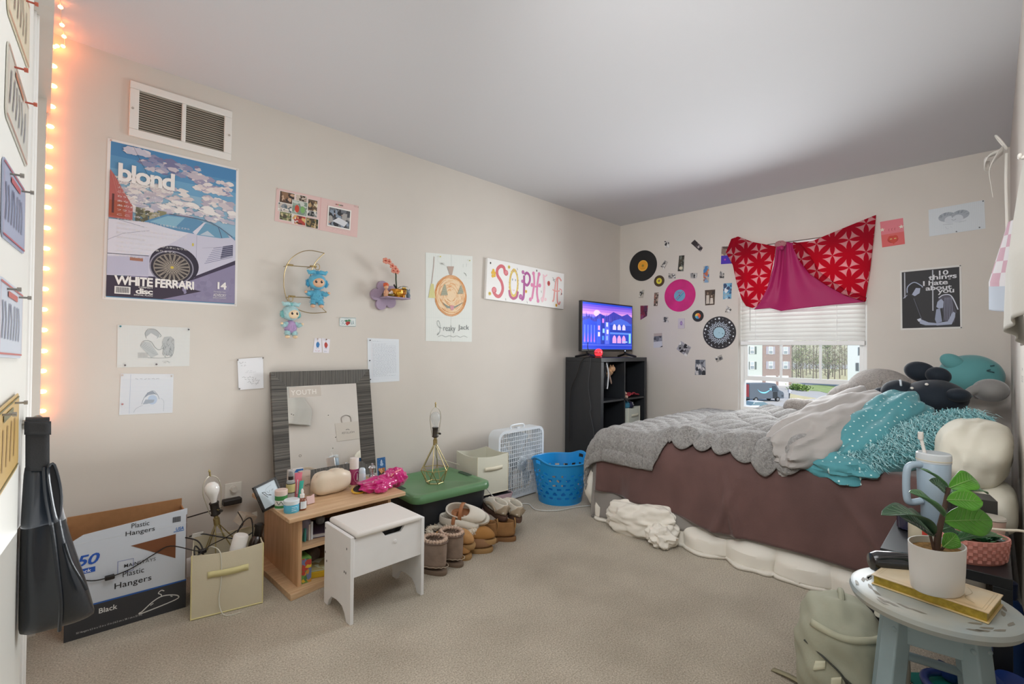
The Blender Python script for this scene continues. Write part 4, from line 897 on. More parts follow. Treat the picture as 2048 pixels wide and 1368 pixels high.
plate(1.635, 1.47, 'white number plate with dark characters, second down the door', 'cfccc0', bars('5c5a6c', 6, 'b9785c'), True, -.06)
plate(1.415, 1.45, 'blue and red number plate, third down the door', '9fa8c0', bars('3f4a74', 7, 'b8505a'), False, .03)
plate(1.18, 1.44, 'white number plate with red script, fourth down the door', 'ccd4e0', bars('4f5c84', 7, 'c46a66'), False, -.03)
plate(.93, 1.42, 'tan number plate with green edge, lowest on the door', 'c9a868', bars('a07a44', 5, '6d6a44'), False, .05, .17)
# ---------------------------------------------------------------- handbag on the door knob
def handbag():
    YB = 1.655; kp = EDGE+Matrix.Rotation(SW, 3, 'Z') @ V((.02, -.045, .932)); kp.y = YB
    t = thing('handbag', 'slouchy black leather hobo bag hanging from the door knob', 'handbag', kp)
    LE = mat('1b222b', .30, bump=.15, bscale=60, coat=.25, spec=.6); LS = mat('17181b', .6, bump=.2, bscale=300)
    q = lambda x, y, d=0: atY(x, y, YB)+V((0, d, 0))-kp
    rows = [(925, 50, 100, .016), (945, 47, 108, .026), (990, 44, 120, .034), (1040, 41, 132, .042), (1090, 39, 148, .050), (1135, 38, 163, .055), (1180, 37, 176, .055), (1215, 36, 184, .047), (1240, 36, 190, .032), (1256, 36, 191, .010)]
    m = MB(); N = 36; vs = []; fs = []
    for i, (y, l, r, d) in enumerate(rows):
        for k in range(N):
            g = 2*PI*k/N; x = math.cos(g); x = math.copysign(abs(x)**.75, x); u = (x+1)/2
            tilt = (22-46*u)*max(0, (y-1120)/136)                  # lower edge rises to the right
            fold = 1+.16*math.sin(2.5*PI*u+y*.012)*min(1, i/3)+.07*math.sin(9*u+y*.03)
            vs.append(q(l+(r-l)*u, y+tilt, d*math.sin(g)*fold))
    for i in range(len(rows)-1):
        for k in range(N): k2 = (k+1) % N; fs.append((i*N+k, i*N+k2, (i+1)*N+k2, (i+1)*N+k))
    fs.append(tuple((len(rows)-1)*N+k for k in range(N))); fs.append(tuple(range(N))); m.add(vs, fs, LE); m.build('body', t, sub=1)
    m = MB()                                               # wide folded strap over the knob
    for d in (-.026, .026): m.grid(lambda u, v, d=d: q(51+48*u, 842+96*v, d*(.8+.2*v)), 4, 8, LS)
    m.grid(lambda u, v: q(51+48*u, 842-6*math.sin(PI*v), -.021*math.cos(PI*v)), 4, 8, LS); m.build('strap', t, solid=.004)
    m = MB(); m.grid(lambda u, v: q(49+53*u, 840+26*v, -.030), 4, 4, LS); m.build('strap_keeper', t, solid=.006)
    m = MB(); m.tube(smoothpath([q(88, 930, -.028), q(92, 985, -.040), q(104, 1050, -.050), q(113, 1120, -.060), q(120, 1190, -.060), q(118, 1250, -.034)], 6), .0042, LE, 8); m.build('piping', t)
    m = MB(); o = smoothpath([q(96, 935, -.030), q(102, 985, -.040), q(112, 1028, -.048), q(120, 1018, -.040), q(121, 975, -.034), q(108, 925, -.028)], 4, True); m.add([p+V((0, -.004, 0)) for p in o], [tuple(range(len(o)))], mat('08080b', .9)); m.tube([p+V((0, -.004, 0)) for p in o], .003, LE, 6, True); m.build('opening', t)
    m = MB(); m.tube(smoothpath([q(128, 1075, -.05), q(140, 1110, -.054), q(160, 1145, -.054), q(170, 1165, -.05)], 5), .003, LE, 8); m.build('seam', t)
handbag()

# ---------------------------------------------------------------- cardboard hanger box
CARD = mat('a87a50', .85, var=.06, vscale=40)
bx = thing('cardboard_box', 'white printed cardboard box of plastic hangers standing open against the wall', 'box', (.272, 2.55, 0), -.05)
BW, BD, BH = .385, .165, .43
m = MB(); m.bb((-BW/2, BD/2-.004, 0), (BW/2, BD/2, BH), CARD); m.bb((-BW/2, -BD/2, 0), (-BW/2+.004, BD/2, .40), CARD); m.bb((BW/2-.004, -BD/2, 0), (BW/2, BD/2, .40), CARD); m.bb((-BW/2, -BD/2, 0), (BW/2, BD/2, .004), CARD)
m.build('carton', bx)
FH = .425
fr = Art((-BW/2, -BD/2, 0), (BW/2, -BD/2, 0), (BW/2, -BD/2, FH-.01), (-BW/2, -BD/2, FH-.055), NL, None, .0, .6, 0)
m = MB(); m.prism([(-BW/2, 0), (BW/2, 0), (BW/2, FH), (-BW/2+.05, FH-.03), (-BW/2, FH-.06)], .004, mat('cfd6e0', .6, bump=.05, bscale=40), Matrix.Translation((0, -BD/2+.004, 0)) @ Matrix.Rotation(PI/2, 4, 'X'))
m.build('printed_front', bx)
a = Art((-BW/2, -BD/2, 0), (BW/2, -BD/2, 0), (BW/2, -BD/2, FH), (-BW/2, -BD/2, FH), NL, None, .0006, .6, .0004); W = BW; H = FH
a.rect(0, 0, W, .115, '3a3b3f'); a.rect(0, .115, W, .121, '2c5fae'); a.line([(0, .365), (W, .365)], .0012, 'e6eaee')
a.text('Plastic', .225, .385, .019, '2b2b2e', 0, 0, 1.02, .058, 'c'); a.text('Hangers', .225, .352, .024, '1f1f22', .004, 0, 1.02, .095, 'c')
a.text('Plastic', .205, .195, .022, '2b2b2e', 0, 0, 1.02, .068, 'c'); a.text('Hangers', .205, .148, .030, '1f1f22', .004, 0, 1.02, .118, 'c')
a.text('MAIN', .175, .232, .0135, '26282c', .012, 0, 1.05, .045); a.text('STAYS', .222, .232, .0135, '3a3d42', -.008, 0, 1.05, .055)
a.line([(.155, .214), (.204, .214), (.204, .262), (.155, .262)], .0016, '3a4fa8', 0, True)
a.text('50', .03, .275, .042, '2458b8', .02, .25, .95, .07); a.rect(.012, .245, .087, .265, '2458b8'); a.text('Black', .03, .248, .013, 'eef2f6', .015, .1, 1, .045)
a.text('Black', .10, .075, .020, 'e8e8e6', .012, 0, 1, .056); a.text('50 Hangers 6.5 in x 15 in x 13 in (16.5 cm x 38.1 cm x 33 cm)', .035, .018, .009, 'd0d0ce', 0, 0, 1, .20)
a.shape([(.195, .315), (.345, .325), (.345, .222)], '7a4a2c')
for k in range(18): a.rect(.333+.0016*k, .375, .333+.0016*k+.0007*(1+(k*5) % 2), .398, '3a3a3c')
a.text('USA', .345, .338, .014, '2f6fb8', .02, .2, 1, .028); a.rect(.337, .333, .374, .336, '2f6fb8')
# clothes hanger picture
wh = 'dcdcd8'; a.line([(.235, .035), (.268, .062), (.298, .075), (.33, .071), (.357, .058), (.345, .044), (.235, .028), (.228, .033)], .0042, wh, 4, True); a.line([(.298, .075), (.298, .083), (.288, .092), (.298, .101), (.308, .095)], .0034, wh, 4)
a.line([(.262, .05), (.272, .056)], .003, wh); a.line([(.33, .066), (.337, .062)], .003, wh); a.build('print', bx)

# ---------------------------------------------------------------- fabric bins
BEI = mat('d6cdb4', .9, bump=.12, bscale=400, var=.03, vscale=8); BEI2 = mat('ddd39c', .8, bump=.1, bscale=300)
def fabric_bin(loc, rz, label, w_=.262, d=.262, h=.265, body=BEI, strip=BEI2, sag=.012):
    t = thing('fabric_bin', label, 'fabric bin', loc, rz); m = MB(); q = .0045
    n = 12
    def side(p0, p1, nrm):
        p0, p1, nrm = V(p0), V(p1), V(nrm)
        f = lambda u, v, o: p0.lerp(p1, u)+V((0, 0, v*h-(sag*math.sin(PI*u) if v == 1 else 0)))+nrm*(o+.006*math.sin(PI*u)*math.sin(PI*v))
        m.grid(lambda u, v: f(u, v, 0), n, 6, body); m.grid(lambda u, v: f(u, v, -q), n, 6, body); m.grid(lambda u, v: f(u, 1, -q*v), n, 1, body)
    side((-w_/2, -d/2, 0), (w_/2, -d/2, 0), (0, -1, 0)); side((w_/2, -d/2, 0), (w_/2, d/2, 0), (1, 0, 0)); side((w_/2, d/2, 0), (-w_/2, d/2, 0), (0, 1, 0)); side((-w_/2, d/2, 0), (-w_/2, -d/2, 0), (-1, 0, 0))
    m.bb((-w_/2, -d/2, 0), (w_/2, d/2, .005), body); m.build('body', t, weld=True)
    m = MB()
    for z in (.004,): m.tube([(-w_/2, -d/2-.001, z), (w_/2, -d/2-.001, z)], .003, strip, 6)
    for sx in (-1, 1): m.tube([(sx*w_/2, -d/2, 0), (sx*w_/2, -d/2, h)], .0025, strip, 6)
    m.build('piping', t)
    m = MB(); m.grid(lambda u, v: V(((u-.5)*.15, -d/2-.007-.007*math.sin(PI*min(1, max(0, (u-.12)/.76))), h*.66+(v-.5)*.026)), 14, 1, strip); m.fs = [False]*len(m.f); m.build('handle', t, solid=.003)
    return t
fb = fabric_bin((.608, 2.42, 0), -.215, 'beige fabric cube bin of cables and a bulb lamp beside the hanger box')
# wire cage lamp builder (socket, bulb, harp, switch)
def cage_lamp(loc, label, rot=None, bulbcol='f4f2ee', socket='2a2622', scale=1.):
    t = thing('table_lamp', label, 'lamp', loc); t.scale = (scale,)*3
    if rot: t.rotation_euler = rot
    n = 6; R1, z1, R0, z0, zt = .088, .085, .052, .004, .235
    g = lambda R, z, o: [(R*math.cos(2*PI*k/n+o), R*math.sin(2*PI*k/n+o), z) for k in range(n)]
    lo, mid = g(R0, z0, .26), g(R1, z1, .26+PI/n); m = MB(); r = .0024; W_ = mat('b3a372', .35, .8)
    for k in range(n):
        m.tube([lo[k], lo[(k+1) % n]], r, W_, 6); m.tube([mid[k], mid[(k+1) % n]], r, W_, 6)
        m.tube([lo[k], mid[k]], r, W_, 6); m.tube([lo[(k+1) % n], mid[k]], r, W_, 6); m.tube([mid[k], (.008*math.cos(2*PI*k/n), .008*math.sin(2*PI*k/n), zt)], r, W_, 6)
    m.build('wire_cage', t)
    m = MB(); m.lathe([(.013, .232), (.013, .262), (.009, .265), (.009, .275)], (0, 0, 0), W_, 16); m.build('neck', t)
    m = MB(); m.lathe([(.012, .275), (.02, .28), (.02, .288), (.017, .292), (.018, .33), (.02, .332), (.02, .337), (.015, .338)], (0, 0, 0), mat(socket, .45, .3), 18); m.cyl((0, -.018, .305), (0, -.04, .305), .003, W_, 8); m.cyl((0, -.04, .305), (0, -.052, .305), .006, mat('2a2622', .4), 10); m.build('socket', t)
    m = MB(); m.lathe([(.012, .338), (.014, .35), (.020, .368), (.0285, .388), (.030, .402), (.026, .418), (.014, .430), (.001, .433)], (0, 0, 0), mat(bulbcol, .15, coat=.5) if bulbcol != 'clear' else clear_mat('f2f4f4', .72, .05), 20); m.build('bulb', t)
    m = MB(); m.tube(smoothpath([(.02, 0, .29), (.026, 0, .30), (.034, 0, .35), (.04, 0, .395), (.03, 0, .44), (0, 0, .462), (-.03, 0, .44), (-.04, 0, .395), (-.034, 0, .35), (-.026, 0, .30), (-.02, 0, .29)], 4), .0022, mat('cfcabb', .3, .7), 6)
    m.cyl((0, 0, .460), (0, 0, .478), .004, W_, 10); m.lathe([(.002, .478), (.006, .482), (.003, .49), (.001, .493)], (0, 0, 0), W_, 10); m.build('harp', t)
    return t
cage_lamp((.615, 2.50, .085), 'gold wire cage lamp with a white bulb leaning in the fabric bin', (-.02, -.14, .3), scale=1.0)
# things in the bin
t = thing('spray_cap_can', 'white plastic canister poking out of the fabric bin', 'canister', (.590, 2.335, .10), 0); t.rotation_euler = (.08, .22, 0)
m = MB(); m.lathe([(.028, 0), (.031, .12), (.030, .205), (.026, .21)], (0, 0, 0), mat('e6e4e0', .45), 24); m.build('body', t)
m = MB(); m.lathe([(.0305, .10), (.0318, .105), (.0318, .118), (.0305, .12)], (0, 0, 0), mat('cfd6de', .5), 24); m.build('band', t)
t = thing('spray_bottle', 'dark brown spray bottle leaning in the right corner of the fabric bin', 'bottle', (.70, 2.385, .12), 0); t.rotation_euler = (0, .16, 0)
m = MB(); m.lathe([(.03, 0), (.033, .03), (.033, .11), (.026, .13), (.018, .14)], (0, 0, 0), mat('2b1f18', .25, coat=.4), 22); m.build('body', t)
m = MB(); m.lathe([(.016, .14), (.018, .145), (.019, .19), (.012, .195)], (0, 0, 0), mat('1f1916', .4), 18); m.box((-.012, 0, .185), (.02, .012, .012), mat('1f1916', .4)); m.build('spray_cap', t)
m = MB(); m.lathe([(.0335, .05), (.0335, .06)], (0, 0, 0), mat('c9c4ba', .6), 22); m.build('label_band', t)
BLK = mat('1d1816', .5); fbz = lambda x, y, z: V((x, y, z))
def cable(name, label, pts, r=.0028, m_=BLK, cat='cable', plug=None):
    b0 = V(pts[len(pts)//2]); m = MB(); m.tube(smoothpath([V(p)-b0 for p in pts], 7), r, m_, 7)
    if plug: t = thing(name, label, cat, b0); m.build('wire', t); q = MB(); q.box(V(plug)-b0, (.03, .018, .016), m_); q.build('plug', t, bevel=.003); return t
    return tag(m.build(name, None, b0), label, cat)
cable('power_cable', 'brown lamp cord running from the lamp socket behind the hanger box', [(.60, 2.50, .385), (.54, 2.56, .36), (.47, 2.62, .335), (.40, 2.66, .33)])
cable('power_cable', 'brown cord looped from the bin across the front of the hanger box', [(.66, 2.47, .36), (.68, 2.46, .30), (.62, 2.43, .275), (.53, 2.36, .277), (.475, 2.30, .285), (.40, 2.44, .285), (.345, 2.455, .262), (.27, 2.458, .225), (.20, 2.46, .212), (.15, 2.464, .215), (.10, 2.468, .24)], .0022, plug=(.205, 2.455, .213))
cable('power_cable', 'thick brown cord arching out of the bin beside the dark bottle', [(.62, 2.40, .23), (.66, 2.42, .31), (.70, 2.42, .335), (.705, 2.40, .27), (.69, 2.39, .2)], .003)
cable('power_cable', 'brown cord with a white tag draped over the back of the bin', [(.47, 2.46, .30), (.52, 2.47, .295), (.58, 2.44, .275), (.66, 2.42, .25), (.71, 2.41, .27)], .003)
cable('power_cable', 'dark cord coiled in the left corner of the fabric bin', [(.455, 2.46, .30), (.49, 2.41, .29), (.50, 2.37, .26), (.47, 2.35, .25), (.475, 2.37, .285), (.51, 2.36, .23)], .003, plug=(.50, 2.372, .255))
cable('charging_cable', 'thin white cord hanging over the front of the fabric bin', [(.52, 2.40, .25), (.53, 2.34, .275), (.55, 2.295, .255), (.553, 2.288, .15), (.545, 2.285, .06), (.56, 2.26, .006), (.62, 2.24, .004)], .002, mat('d6d3c4', .5))
m = MB(); m.box((0, 0, 0), (.045, .002, .02), mat('e8e6e0', .6), .3); tag(m.build('paper_tag', None, (.50, 2.465, .298), rot=(.3, .2, 0)), 'small white paper tag on the cord at the back of the bin', 'tag')
m = MB(); m.box((0, 0, 0), (.05, .002, .022), mat('e8e6e0', .6)); tag(m.build('paper_tag', None, (.745, 2.56, .30), rot=(0, -.15, -.1)), 'white paper tag sticking up behind the dark spray bottle', 'tag')
m = MB(); m.box((0, 0, 0), (.07, .05, .05), clear_mat('e9e0d4', .6, .1)); tag(m.build('plastic_packet', None, (.70, 2.50, .31), rot=(.3, .4, .5)), 'clear plastic packet behind the lamp in the fabric bin', 'packet')

# ---------------------------------------------------------------- low wooden vanity
def wood(name, c0, c1, sc=(1, 1, 14), scale=9.):
    m = bpy.data.materials.new(name); m.use_nodes = True; t = m.node_tree; b = t.nodes['Principled BSDF']; b.inputs['Roughness'].default_value = .42
    tc = t.nodes.new('ShaderNodeTexCoord'); mp = t.nodes.new('ShaderNodeMapping'); mp.inputs['Scale'].default_value = sc
    n = t.nodes.new('ShaderNodeTexNoise'); n.inputs['Scale'].default_value = scale; n.inputs['Detail'].default_value = 5
    r = t.nodes.new('ShaderNodeValToRGB'); r.color_ramp.elements[0].color = lin(c0); r.color_ramp.elements[1].color = lin(c1); r.color_ramp.elements[0].position = .35; r.color_ramp.elements[1].position = .65
    t.links.new(tc.outputs['Object'], mp.inputs[0]); t.links.new(mp.outputs[0], n.inputs['Vector']); t.links.new(n.outputs[0], r.inputs[0]); t.links.new(r.outputs[0], b.inputs['Base Color']); return m
WDX = wood('oak_along', 'c9a27c', 'dcbb94', (1.2, 18, 18), 4); WDZ = wood('oak_upright', 'c4986e', 'd8b088', (18, 18, 1.2), 4)
VX0, VX1, VY0, VY1, VH = .79, 1.385, 2.19, 2.715, .365
vt = thing('vanity_table', 'low light oak vanity table with an open shelf and flared base', 'table', ((VX0+VX1)/2, (VY0+VY1)/2, 0)); vo = V(((VX0+VX1)/2, (VY0+VY1)/2, 0)); TV = Matrix.Translation(-vo)
m = MB(TV); m.bb((VX0, VY0, VH-.02), (VX1, VY1, VH), WDX); m.build('table_top', vt, bevel=.003)
for x in (VX0+.068, VX1-.068): m = MB(TV); m.bb((x-.009, VY0+.05, .028), (x+.009, VY1-.01, VH-.02), WDZ); m.build('side_panel', vt, bevel=.001)
m = MB(TV); m.bb((VX0+.077, VY0+.06, .185), (VX1-.077, VY1-.02, .201), WDX); m.build('shelf', vt, bevel=.001)
m = MB(TV); m.bb((VX0+.077, VY1-.02, .028), (VX1-.077, VY1-.012, VH-.02), wood('oak_back', '7d5a3e', '926c4c', (10, 10, 1), 4)); m.build('back_panel', vt)
m = MB(TV); m.prism([(VX0+.012, VY0+.0), (VX0+.2, VY0+.03), (VX1-.2, VY0+.03), (VX1-.012, VY0+.0), (VX1+.0, VY1), (VX0-.0, VY1)], .028, WDX); m.build('base', vt, bevel=.002)

# ---------------------------------------------------------------- leaning mirror
mr = thing('mirror', 'large dark ribbed framed mirror leaning on the wall behind the vanity table', 'mirror', (1.168, 2.655, VH)); LEAN = math.asin(.105/.63); mr.rotation_euler = (-LEAN, 0, 0)
MW, MH, FWD = .575, .632, .082
def frmat(vert):
    m = bpy.data.materials.new('ribbed_frame'); m.use_nodes = True; t = m.node_tree; b = t.nodes['Principled BSDF']; b.inputs['Roughness'].default_value = .5
    tc = t.nodes.new('ShaderNodeTexCoord'); mp = t.nodes.new('ShaderNodeMapping'); mp.inputs['Scale'].default_value = (1, 1, 130) if vert else (130, 1, 1)
    n = t.nodes.new('ShaderNodeTexNoise'); n.inputs['Scale'].default_value = 1.6; n.inputs['Detail'].default_value = 3
    r = t.nodes.new('ShaderNodeValToRGB'); r.color_ramp.elements[0].color = lin('2f2d2a'); r.color_ramp.elements[1].color = lin('6f6b64'); r.color_ramp.elements[0].position = .35; r.color_ramp.elements[1].position = .65
    bp = t.nodes.new('ShaderNodeBump'); bp.inputs['Strength'].default_value = .7; bp.inputs['Distance'].default_value = .004
    L = t.links.new; L(tc.outputs['Object'], mp.inputs[0]); L(mp.outputs[0], n.inputs['Vector']); L(n.outputs[0], r.inputs[0]); L(r.outputs[0], b.inputs['Base Color']); L(n.outputs[0], bp.inputs['Height']); L(bp.outputs[0], b.inputs['Normal']); return m
FMV, FMH = frmat(True), frmat(False)
O = [(-MW/2, 0), (MW/2, 0), (MW/2, MH), (-MW/2, MH)]; I = [(-MW/2+FWD, FWD), (MW/2-FWD, FWD), (MW/2-FWD, MH-FWD), (-MW/2+FWD, MH-FWD)]
for k, nm in enumerate(('rail', 'stile', 'rail', 'stile')):
    k2 = (k+1) % 4; m = MB(); vs = [(p[0], y, p[1]) for y in (-.002, -.026) for p in (O[k], O[k2])]+[(p[0], y, p[1]) for y in (-.002, -.016) for p in (I[k], I[k2])]
    m.add(vs, [(2, 3, 7, 6), (0, 1, 5, 4), (0, 1, 3, 2), (4, 5, 7, 6), (0, 2, 6, 4), (1, 3, 7, 5)], FMH if nm == 'rail' else FMV, False); m.build('frame_'+nm, mr)
mm = bpy.data.materials.new('mirror_glass'); mm.use_nodes = True; b = mm.node_tree.nodes['Principled BSDF']; b.inputs['Metallic'].default_value = 1; b.inputs['Roughness'].default_value = .015; b.inputs['Base Color'].default_value = (.9, .9, .89, 1)
m = MB(); m.bb((-MW/2+FWD-.003, -.010, FWD-.003), (MW/2-FWD+.003, -.004, MH-FWD+.003), mm); m.build('glass', mr)
a = Art((-MW/2+FWD, -.010, FWD), (MW/2-FWD, -.010, FWD), (MW/2-FWD, -.010, MH-FWD), (-MW/2+FWD, -.010, MH-FWD), NL, None, .0006, .5, .0003)
a.rect(.012, .405, .19, .462, 'c9c0b6'); a.text('YOUTH', .022, .418, .028, 'e6e1da', .01, 0, 1.12, .14); a.build('sticker', mr)
a = Art((-MW/2+FWD, -.010, FWD), (MW/2-FWD, -.010, FWD), (MW/2-FWD, -.010, MH-FWD), (-MW/2+FWD, -.010, MH-FWD), NL, None, .0002, .5, .0003); rnd = random.Random(3)
for u, v in ((.225, .29), (.24, .1), (.245, .05), (.26, .16), (.03, .31), (.02, .315)): a.circ(u, v, .0035, '6a625a', .0025, 9)
a.ring(.055, .085, .006, .002, '7a726a', 16); a.build('smudge', mr)
# what the mirror shows: a paper shopping bag hung on the right wall
def reflect_to_right(px, py):
    n = Matrix.Rotation(-LEAN, 3, 'X') @ V((0, -1, 0)); p0 = V((1.168, 2.655, VH))+n*.010
    r = ray(px, py); tt = (p0-CAM).dot(n)/r.dot(n); h = CAM+r*tt; d = r-n*2*r.dot(n); return h+d*((YR-h.y)/d.y)
pa = [reflect_to_right(x, y) for x, y in ((670, 845), (716, 843), (719, 880), (675, 881))]
cx = sum(p.x for p in pa)/4; cz = sum(p.z for p in pa)/4; bw_ = abs(pa[1].x-pa[0].x); bh_ = abs(pa[3].z-pa[0].z)
t = thing('paper_bag', 'pale paper shopping bag on the right wall, seen only reflected in the leaning mirror', 'bag', (cx, YR, cz))
a = Art((bw_/2, .0, -bh_/2), (-bw_/2, .0, -bh_/2), (-bw_/2, .0, bh_/2), (bw_/2, .0, bh_/2), (0, 1, 0), 'cfc6ba', .003, .7, .001)
a.text('HOLLISTER', a.W/2, a.H*.36, a.H*.11, '5c5650', .0, 0, 1, a.W*.55, 'c'); a.line([(a.W*.42, a.H*.55), (a.W*.5, a.H*.6), (a.W*.58, a.H*.57)], a.H*.03, '5c5650', 4); a.build('bag_body', t)
m = MB(); m.tube(smoothpath([(-.2*bw_, .004, bh_/2), (-.19*bw_, .004, bh_*.78), (0, .004, bh_*.9), (.19*bw_, .004, bh_*.78), (.2*bw_, .004, bh_/2)], 5), .0035, mat('8a837c', .7), 6); m.build('handle', t)

# ---------------------------------------------------------------- things on the vanity
def on(px, py, z=VH): return atZ(px, py, z)
def bottle(name, label, cat, base, parts, rz=0, rot=None):
    t = thing(name, label, cat, base, rz)
    if rot: t.rotation_euler = rot
    for nm, prof, mt in parts:
        m = MB()
        if callable(prof): prof(m)
        else: m.lathe(prof, (0, 0, 0), mt, 24)
        m.build(nm, t)
    return t
CL = clear_mat('eef4f4', .6, .05)
p = on(568, 1018); 
def lab(r, z0, z1, col, name='label'): return (name, [(r, z0), (r, z1)], mat(col, .5))
bottle('cream_jar', 'white jar with green label bands, left behind the blue jar', 'jar', on(562, 1016), [('jar', [(.026, 0), (.027, .004), (.027, .062), (.026, .064)], mat('ece8e2', .35)), ('lid', [(.028, .064), (.0285, .085), (.026, .088)], mat('e6cfc4', .4)), lab(.0275, .042, .062, '3f8a4a'), lab(.0275, .006, .018, '3f8a4a'),
    ('lettering', lambda m: m.tube([(.0278*math.cos(q), .0278*math.sin(q), .03+.007*math.sin(9*q)) for q in [-2.7+.08*i for i in range(22)]], .0012, '2a3a30', 5), None)])
bottle('cream_jar', 'low turquoise jar with a white lid at the front edge of the vanity', 'jar', on(583, 1023), [('jar', [(.032, 0), (.034, .006), (.034, .036), (.033, .038)], mat('58b4d4', .2, coat=.3)), ('lid', [(.0345, .038), (.035, .054), (.032, .057)], mat('dfe9ee', .35)),
    ('label', lambda m: [m.tube([(.0343*math.cos(q), .0343*math.sin(q), z) for q in [-1.9+.1*i for i in range(n_)]], .0014, 'bfe2ee', 5) for z, n_ in ((.028, 8), (.02, 6), (.012, 7))], None)])
bottle('spray_bottle', 'clear spray bottle with black pump and yellow label behind the turquoise jar', 'bottle', on(581, 1000), [('body', [(.020, 0), (.0205, .09), (.018, .098), (.010, .102)], CL), ('pump', [(.012, .102), (.012, .118), (.010, .12), (.010, .138), (.008, .14)], mat('2a2320', .35)), ('cap', [(.0125, .119), (.0125, .146), (.010, .149)], clear_mat('f0f0f0', .7, .1)), lab(.0212, .038, .086, '3a3630', 'label_edge'), lab(.0216, .042, .082, 'd6cc90')])
def tube_fn(col, w_, h):
    def f(m): m.grid(lambda u, v: V((w_/2*math.cos(2*PI*u)*(1+.25*v), .013*(1-v)*math.sin(2*PI*u)+.001*math.sin(2*PI*u), .012+v*h)), 20, 8, mat(col, .35, coat=.2)); m.cyl((0, 0, 0), (0, 0, .013), w_*.42, mat(col, .35), 16)
    return f
bottle('cream_tube', 'coral pink cosmetic tube standing behind the clear spray bottle', 'tube', on(594, 996), [('tube', tube_fn('e0788c', .032, .115), None), ('label', lambda m: m.box((-.008, -.0125, .06), (.004, .001, .07), mat('e8eef4', .4)), None)], .1, (0, .05, .1))
bottle('cream_tube', 'slim teal tube leaning beside the amber dropper bottle', 'tube', on(598, 1006), [('tube', tube_fn('3fae9c', .018, .095), None)], 0, (0, .12, .1))
bottle('dropper_bottle', 'amber glass dropper bottle with white label at the front of the vanity', 'bottle', on(604, 1019), [('body', [(.018, 0), (.019, .004), (.019, .044), (.015, .052), (.009, .056)], mat('7a3c1c', .12, coat=.6)), ('cap', [(.010, .056), (.0105, .072), (.006, .075)], mat('efece8', .4)), ('dropper_bulb', [(.0055, .075), (.0065, .088), (.003, .097)], mat('f0eeea', .5)), ('label', lambda m: m.grid(lambda u, v: V((.0195*math.cos(-2.3+1.7*u), .0195*math.sin(-2.3+1.7*u), .008+.034*v)), 10, 1, mat('dfe8ee', .5)), None)])
def carton(name, label, base, d, col, rz, draw=None, rot=None, cat='box'):
    t = thing(name, label, cat, base, rz)
    if rot: t.rotation_euler = rot
    MB().box((0, 0, d[2]/2), d, mat(col, .5)).build('carton', t, bevel=.001)
    if draw:
        a = Art((-d[0]/2, -d[1]/2, 0), (d[0]/2, -d[1]/2, 0), (d[0]/2, -d[1]/2, d[2]), (-d[0]/2, -d[1]/2, d[2]), NL, None, .0003, .5, .0003); draw(a, a.W, a.H); a.build('print', t)
    return t
carton('cosmetic_box', 'tall pale box with dark capital letters behind the small bottles', on(608, 990), (.052, .03, .125), 'cbb9ac', .08, lambda a, W, H: (a.text('HTY', W*.42, H*.36, H*.10, '3f342e', .01, 0, 1, W*.52), a.text('beauty', W*.5, H*.75, H*.05, '9a8a7e', 0, 0, 1, W*.4)))
carton('cosmetic_box', 'white and blue box behind the clear spray bottle', on(590, 987), (.075, .025, .128), 'd9d6d2', .05, lambda a, W, H: (a.shape([(W*.35, H*.88), (W*.98, H*.86), (W*.98, H*.98), (W*.5, H)], '2f6fb0'), a.rect(.05*W, .3*H, .3*W, .5*H, 'c9c2bc')))
m = MB(); m.prism([(-.02, 0), (.022, 0), (.026, .042), (.01, .036), (-.018, .04)], .012, mat('d9b9b4', .6)); tag(m.build('pink_packet', None, on(619, 1008), rot=(PI/2-.25, 0, .25), bevel=.002), 'small dusty pink packet behind the amber dropper bottle', 'packet')
# framed print lying back at the left end
t = thing('framed_print', 'black-framed print with brush lettering leaning at the left end of the vanity', 'framed picture', on(553, 1012)+V((-.012, 0, 0)), .38); t.rotation_euler = (-.42, -.16, .40)
w2, h2 = .125, .125
for (a0, a1, b0, b1) in ((-w2/2, w2/2, 0, .010), (-w2/2, w2/2, h2-.010, h2), (-w2/2, -w2/2+.010, 0, h2), (w2/2-.010, w2/2, 0, h2)): m = MB(); m.bb((a0, -.012, b0), (a1, .0, b1), mat('2a2724', .4)); m.build('frame_bar', t)
a = Art((-w2/2, -.006, 0), (w2/2, -.006, 0), (w2/2, -.006, h2), (-w2/2, -.006, h2), NL, 'cddbe4', .002, .3, 0); a.line([(.03, .085), (.045, .08), (.05, .066), (.07, .055), (.06, .062)], .003, '40484f', 4); a.line([(.032, .083), (.05, .052)], .003, '40484f'); a.scribble(.055, .10, .07, .012, '4a525a', .0014, 2); a.line([(.045, .078), (.06, .094), (.09, .10)], .001, '7d8a92', 4); a.build('print', t)
# cream cosmetic pouch
t = thing('cosmetic_bag', 'cream leather cosmetic pouch in the middle of the vanity', 'pouch', on(662, 985), .12); t.scale = (1.28, 1.2, 1.15); PC = mat('e2d3bd', .45, bump=.1, bscale=80, coat=.1)
def pouch(d): 
    top = max(0, d.z); s_ = 1-.16*top*max(0, math.cos(9*d.x+.6))*(1-abs(d.y))
    return s_*(1+.02*math.sin(8*d.x))
m = MB(); m.ell((0, 0, .052), (.088, .042, .056), PC, 32, 18, None, lambda d: pouch(d)*(1/max(abs(d.x)**3.2+abs(d.y)**3.2+abs(d.z)**3.2, 1e-3))**(1/3.2)*.94); m.build('body', t)
m = MB(); m.tube(smoothpath([(-.080, -.002, .060), (-.05, -.004, .098), (0, -.006, .092), (.045, -.004, .1), (.078, -.002, .062)], 5), .003, mat('bda98e', .4), 8); m.build('zip', t)
m = MB(); m.cyl((.062, -.041, .022), (.062, -.044, .022), .006, mat('a89878', .4), 14); m.build('badge', t)
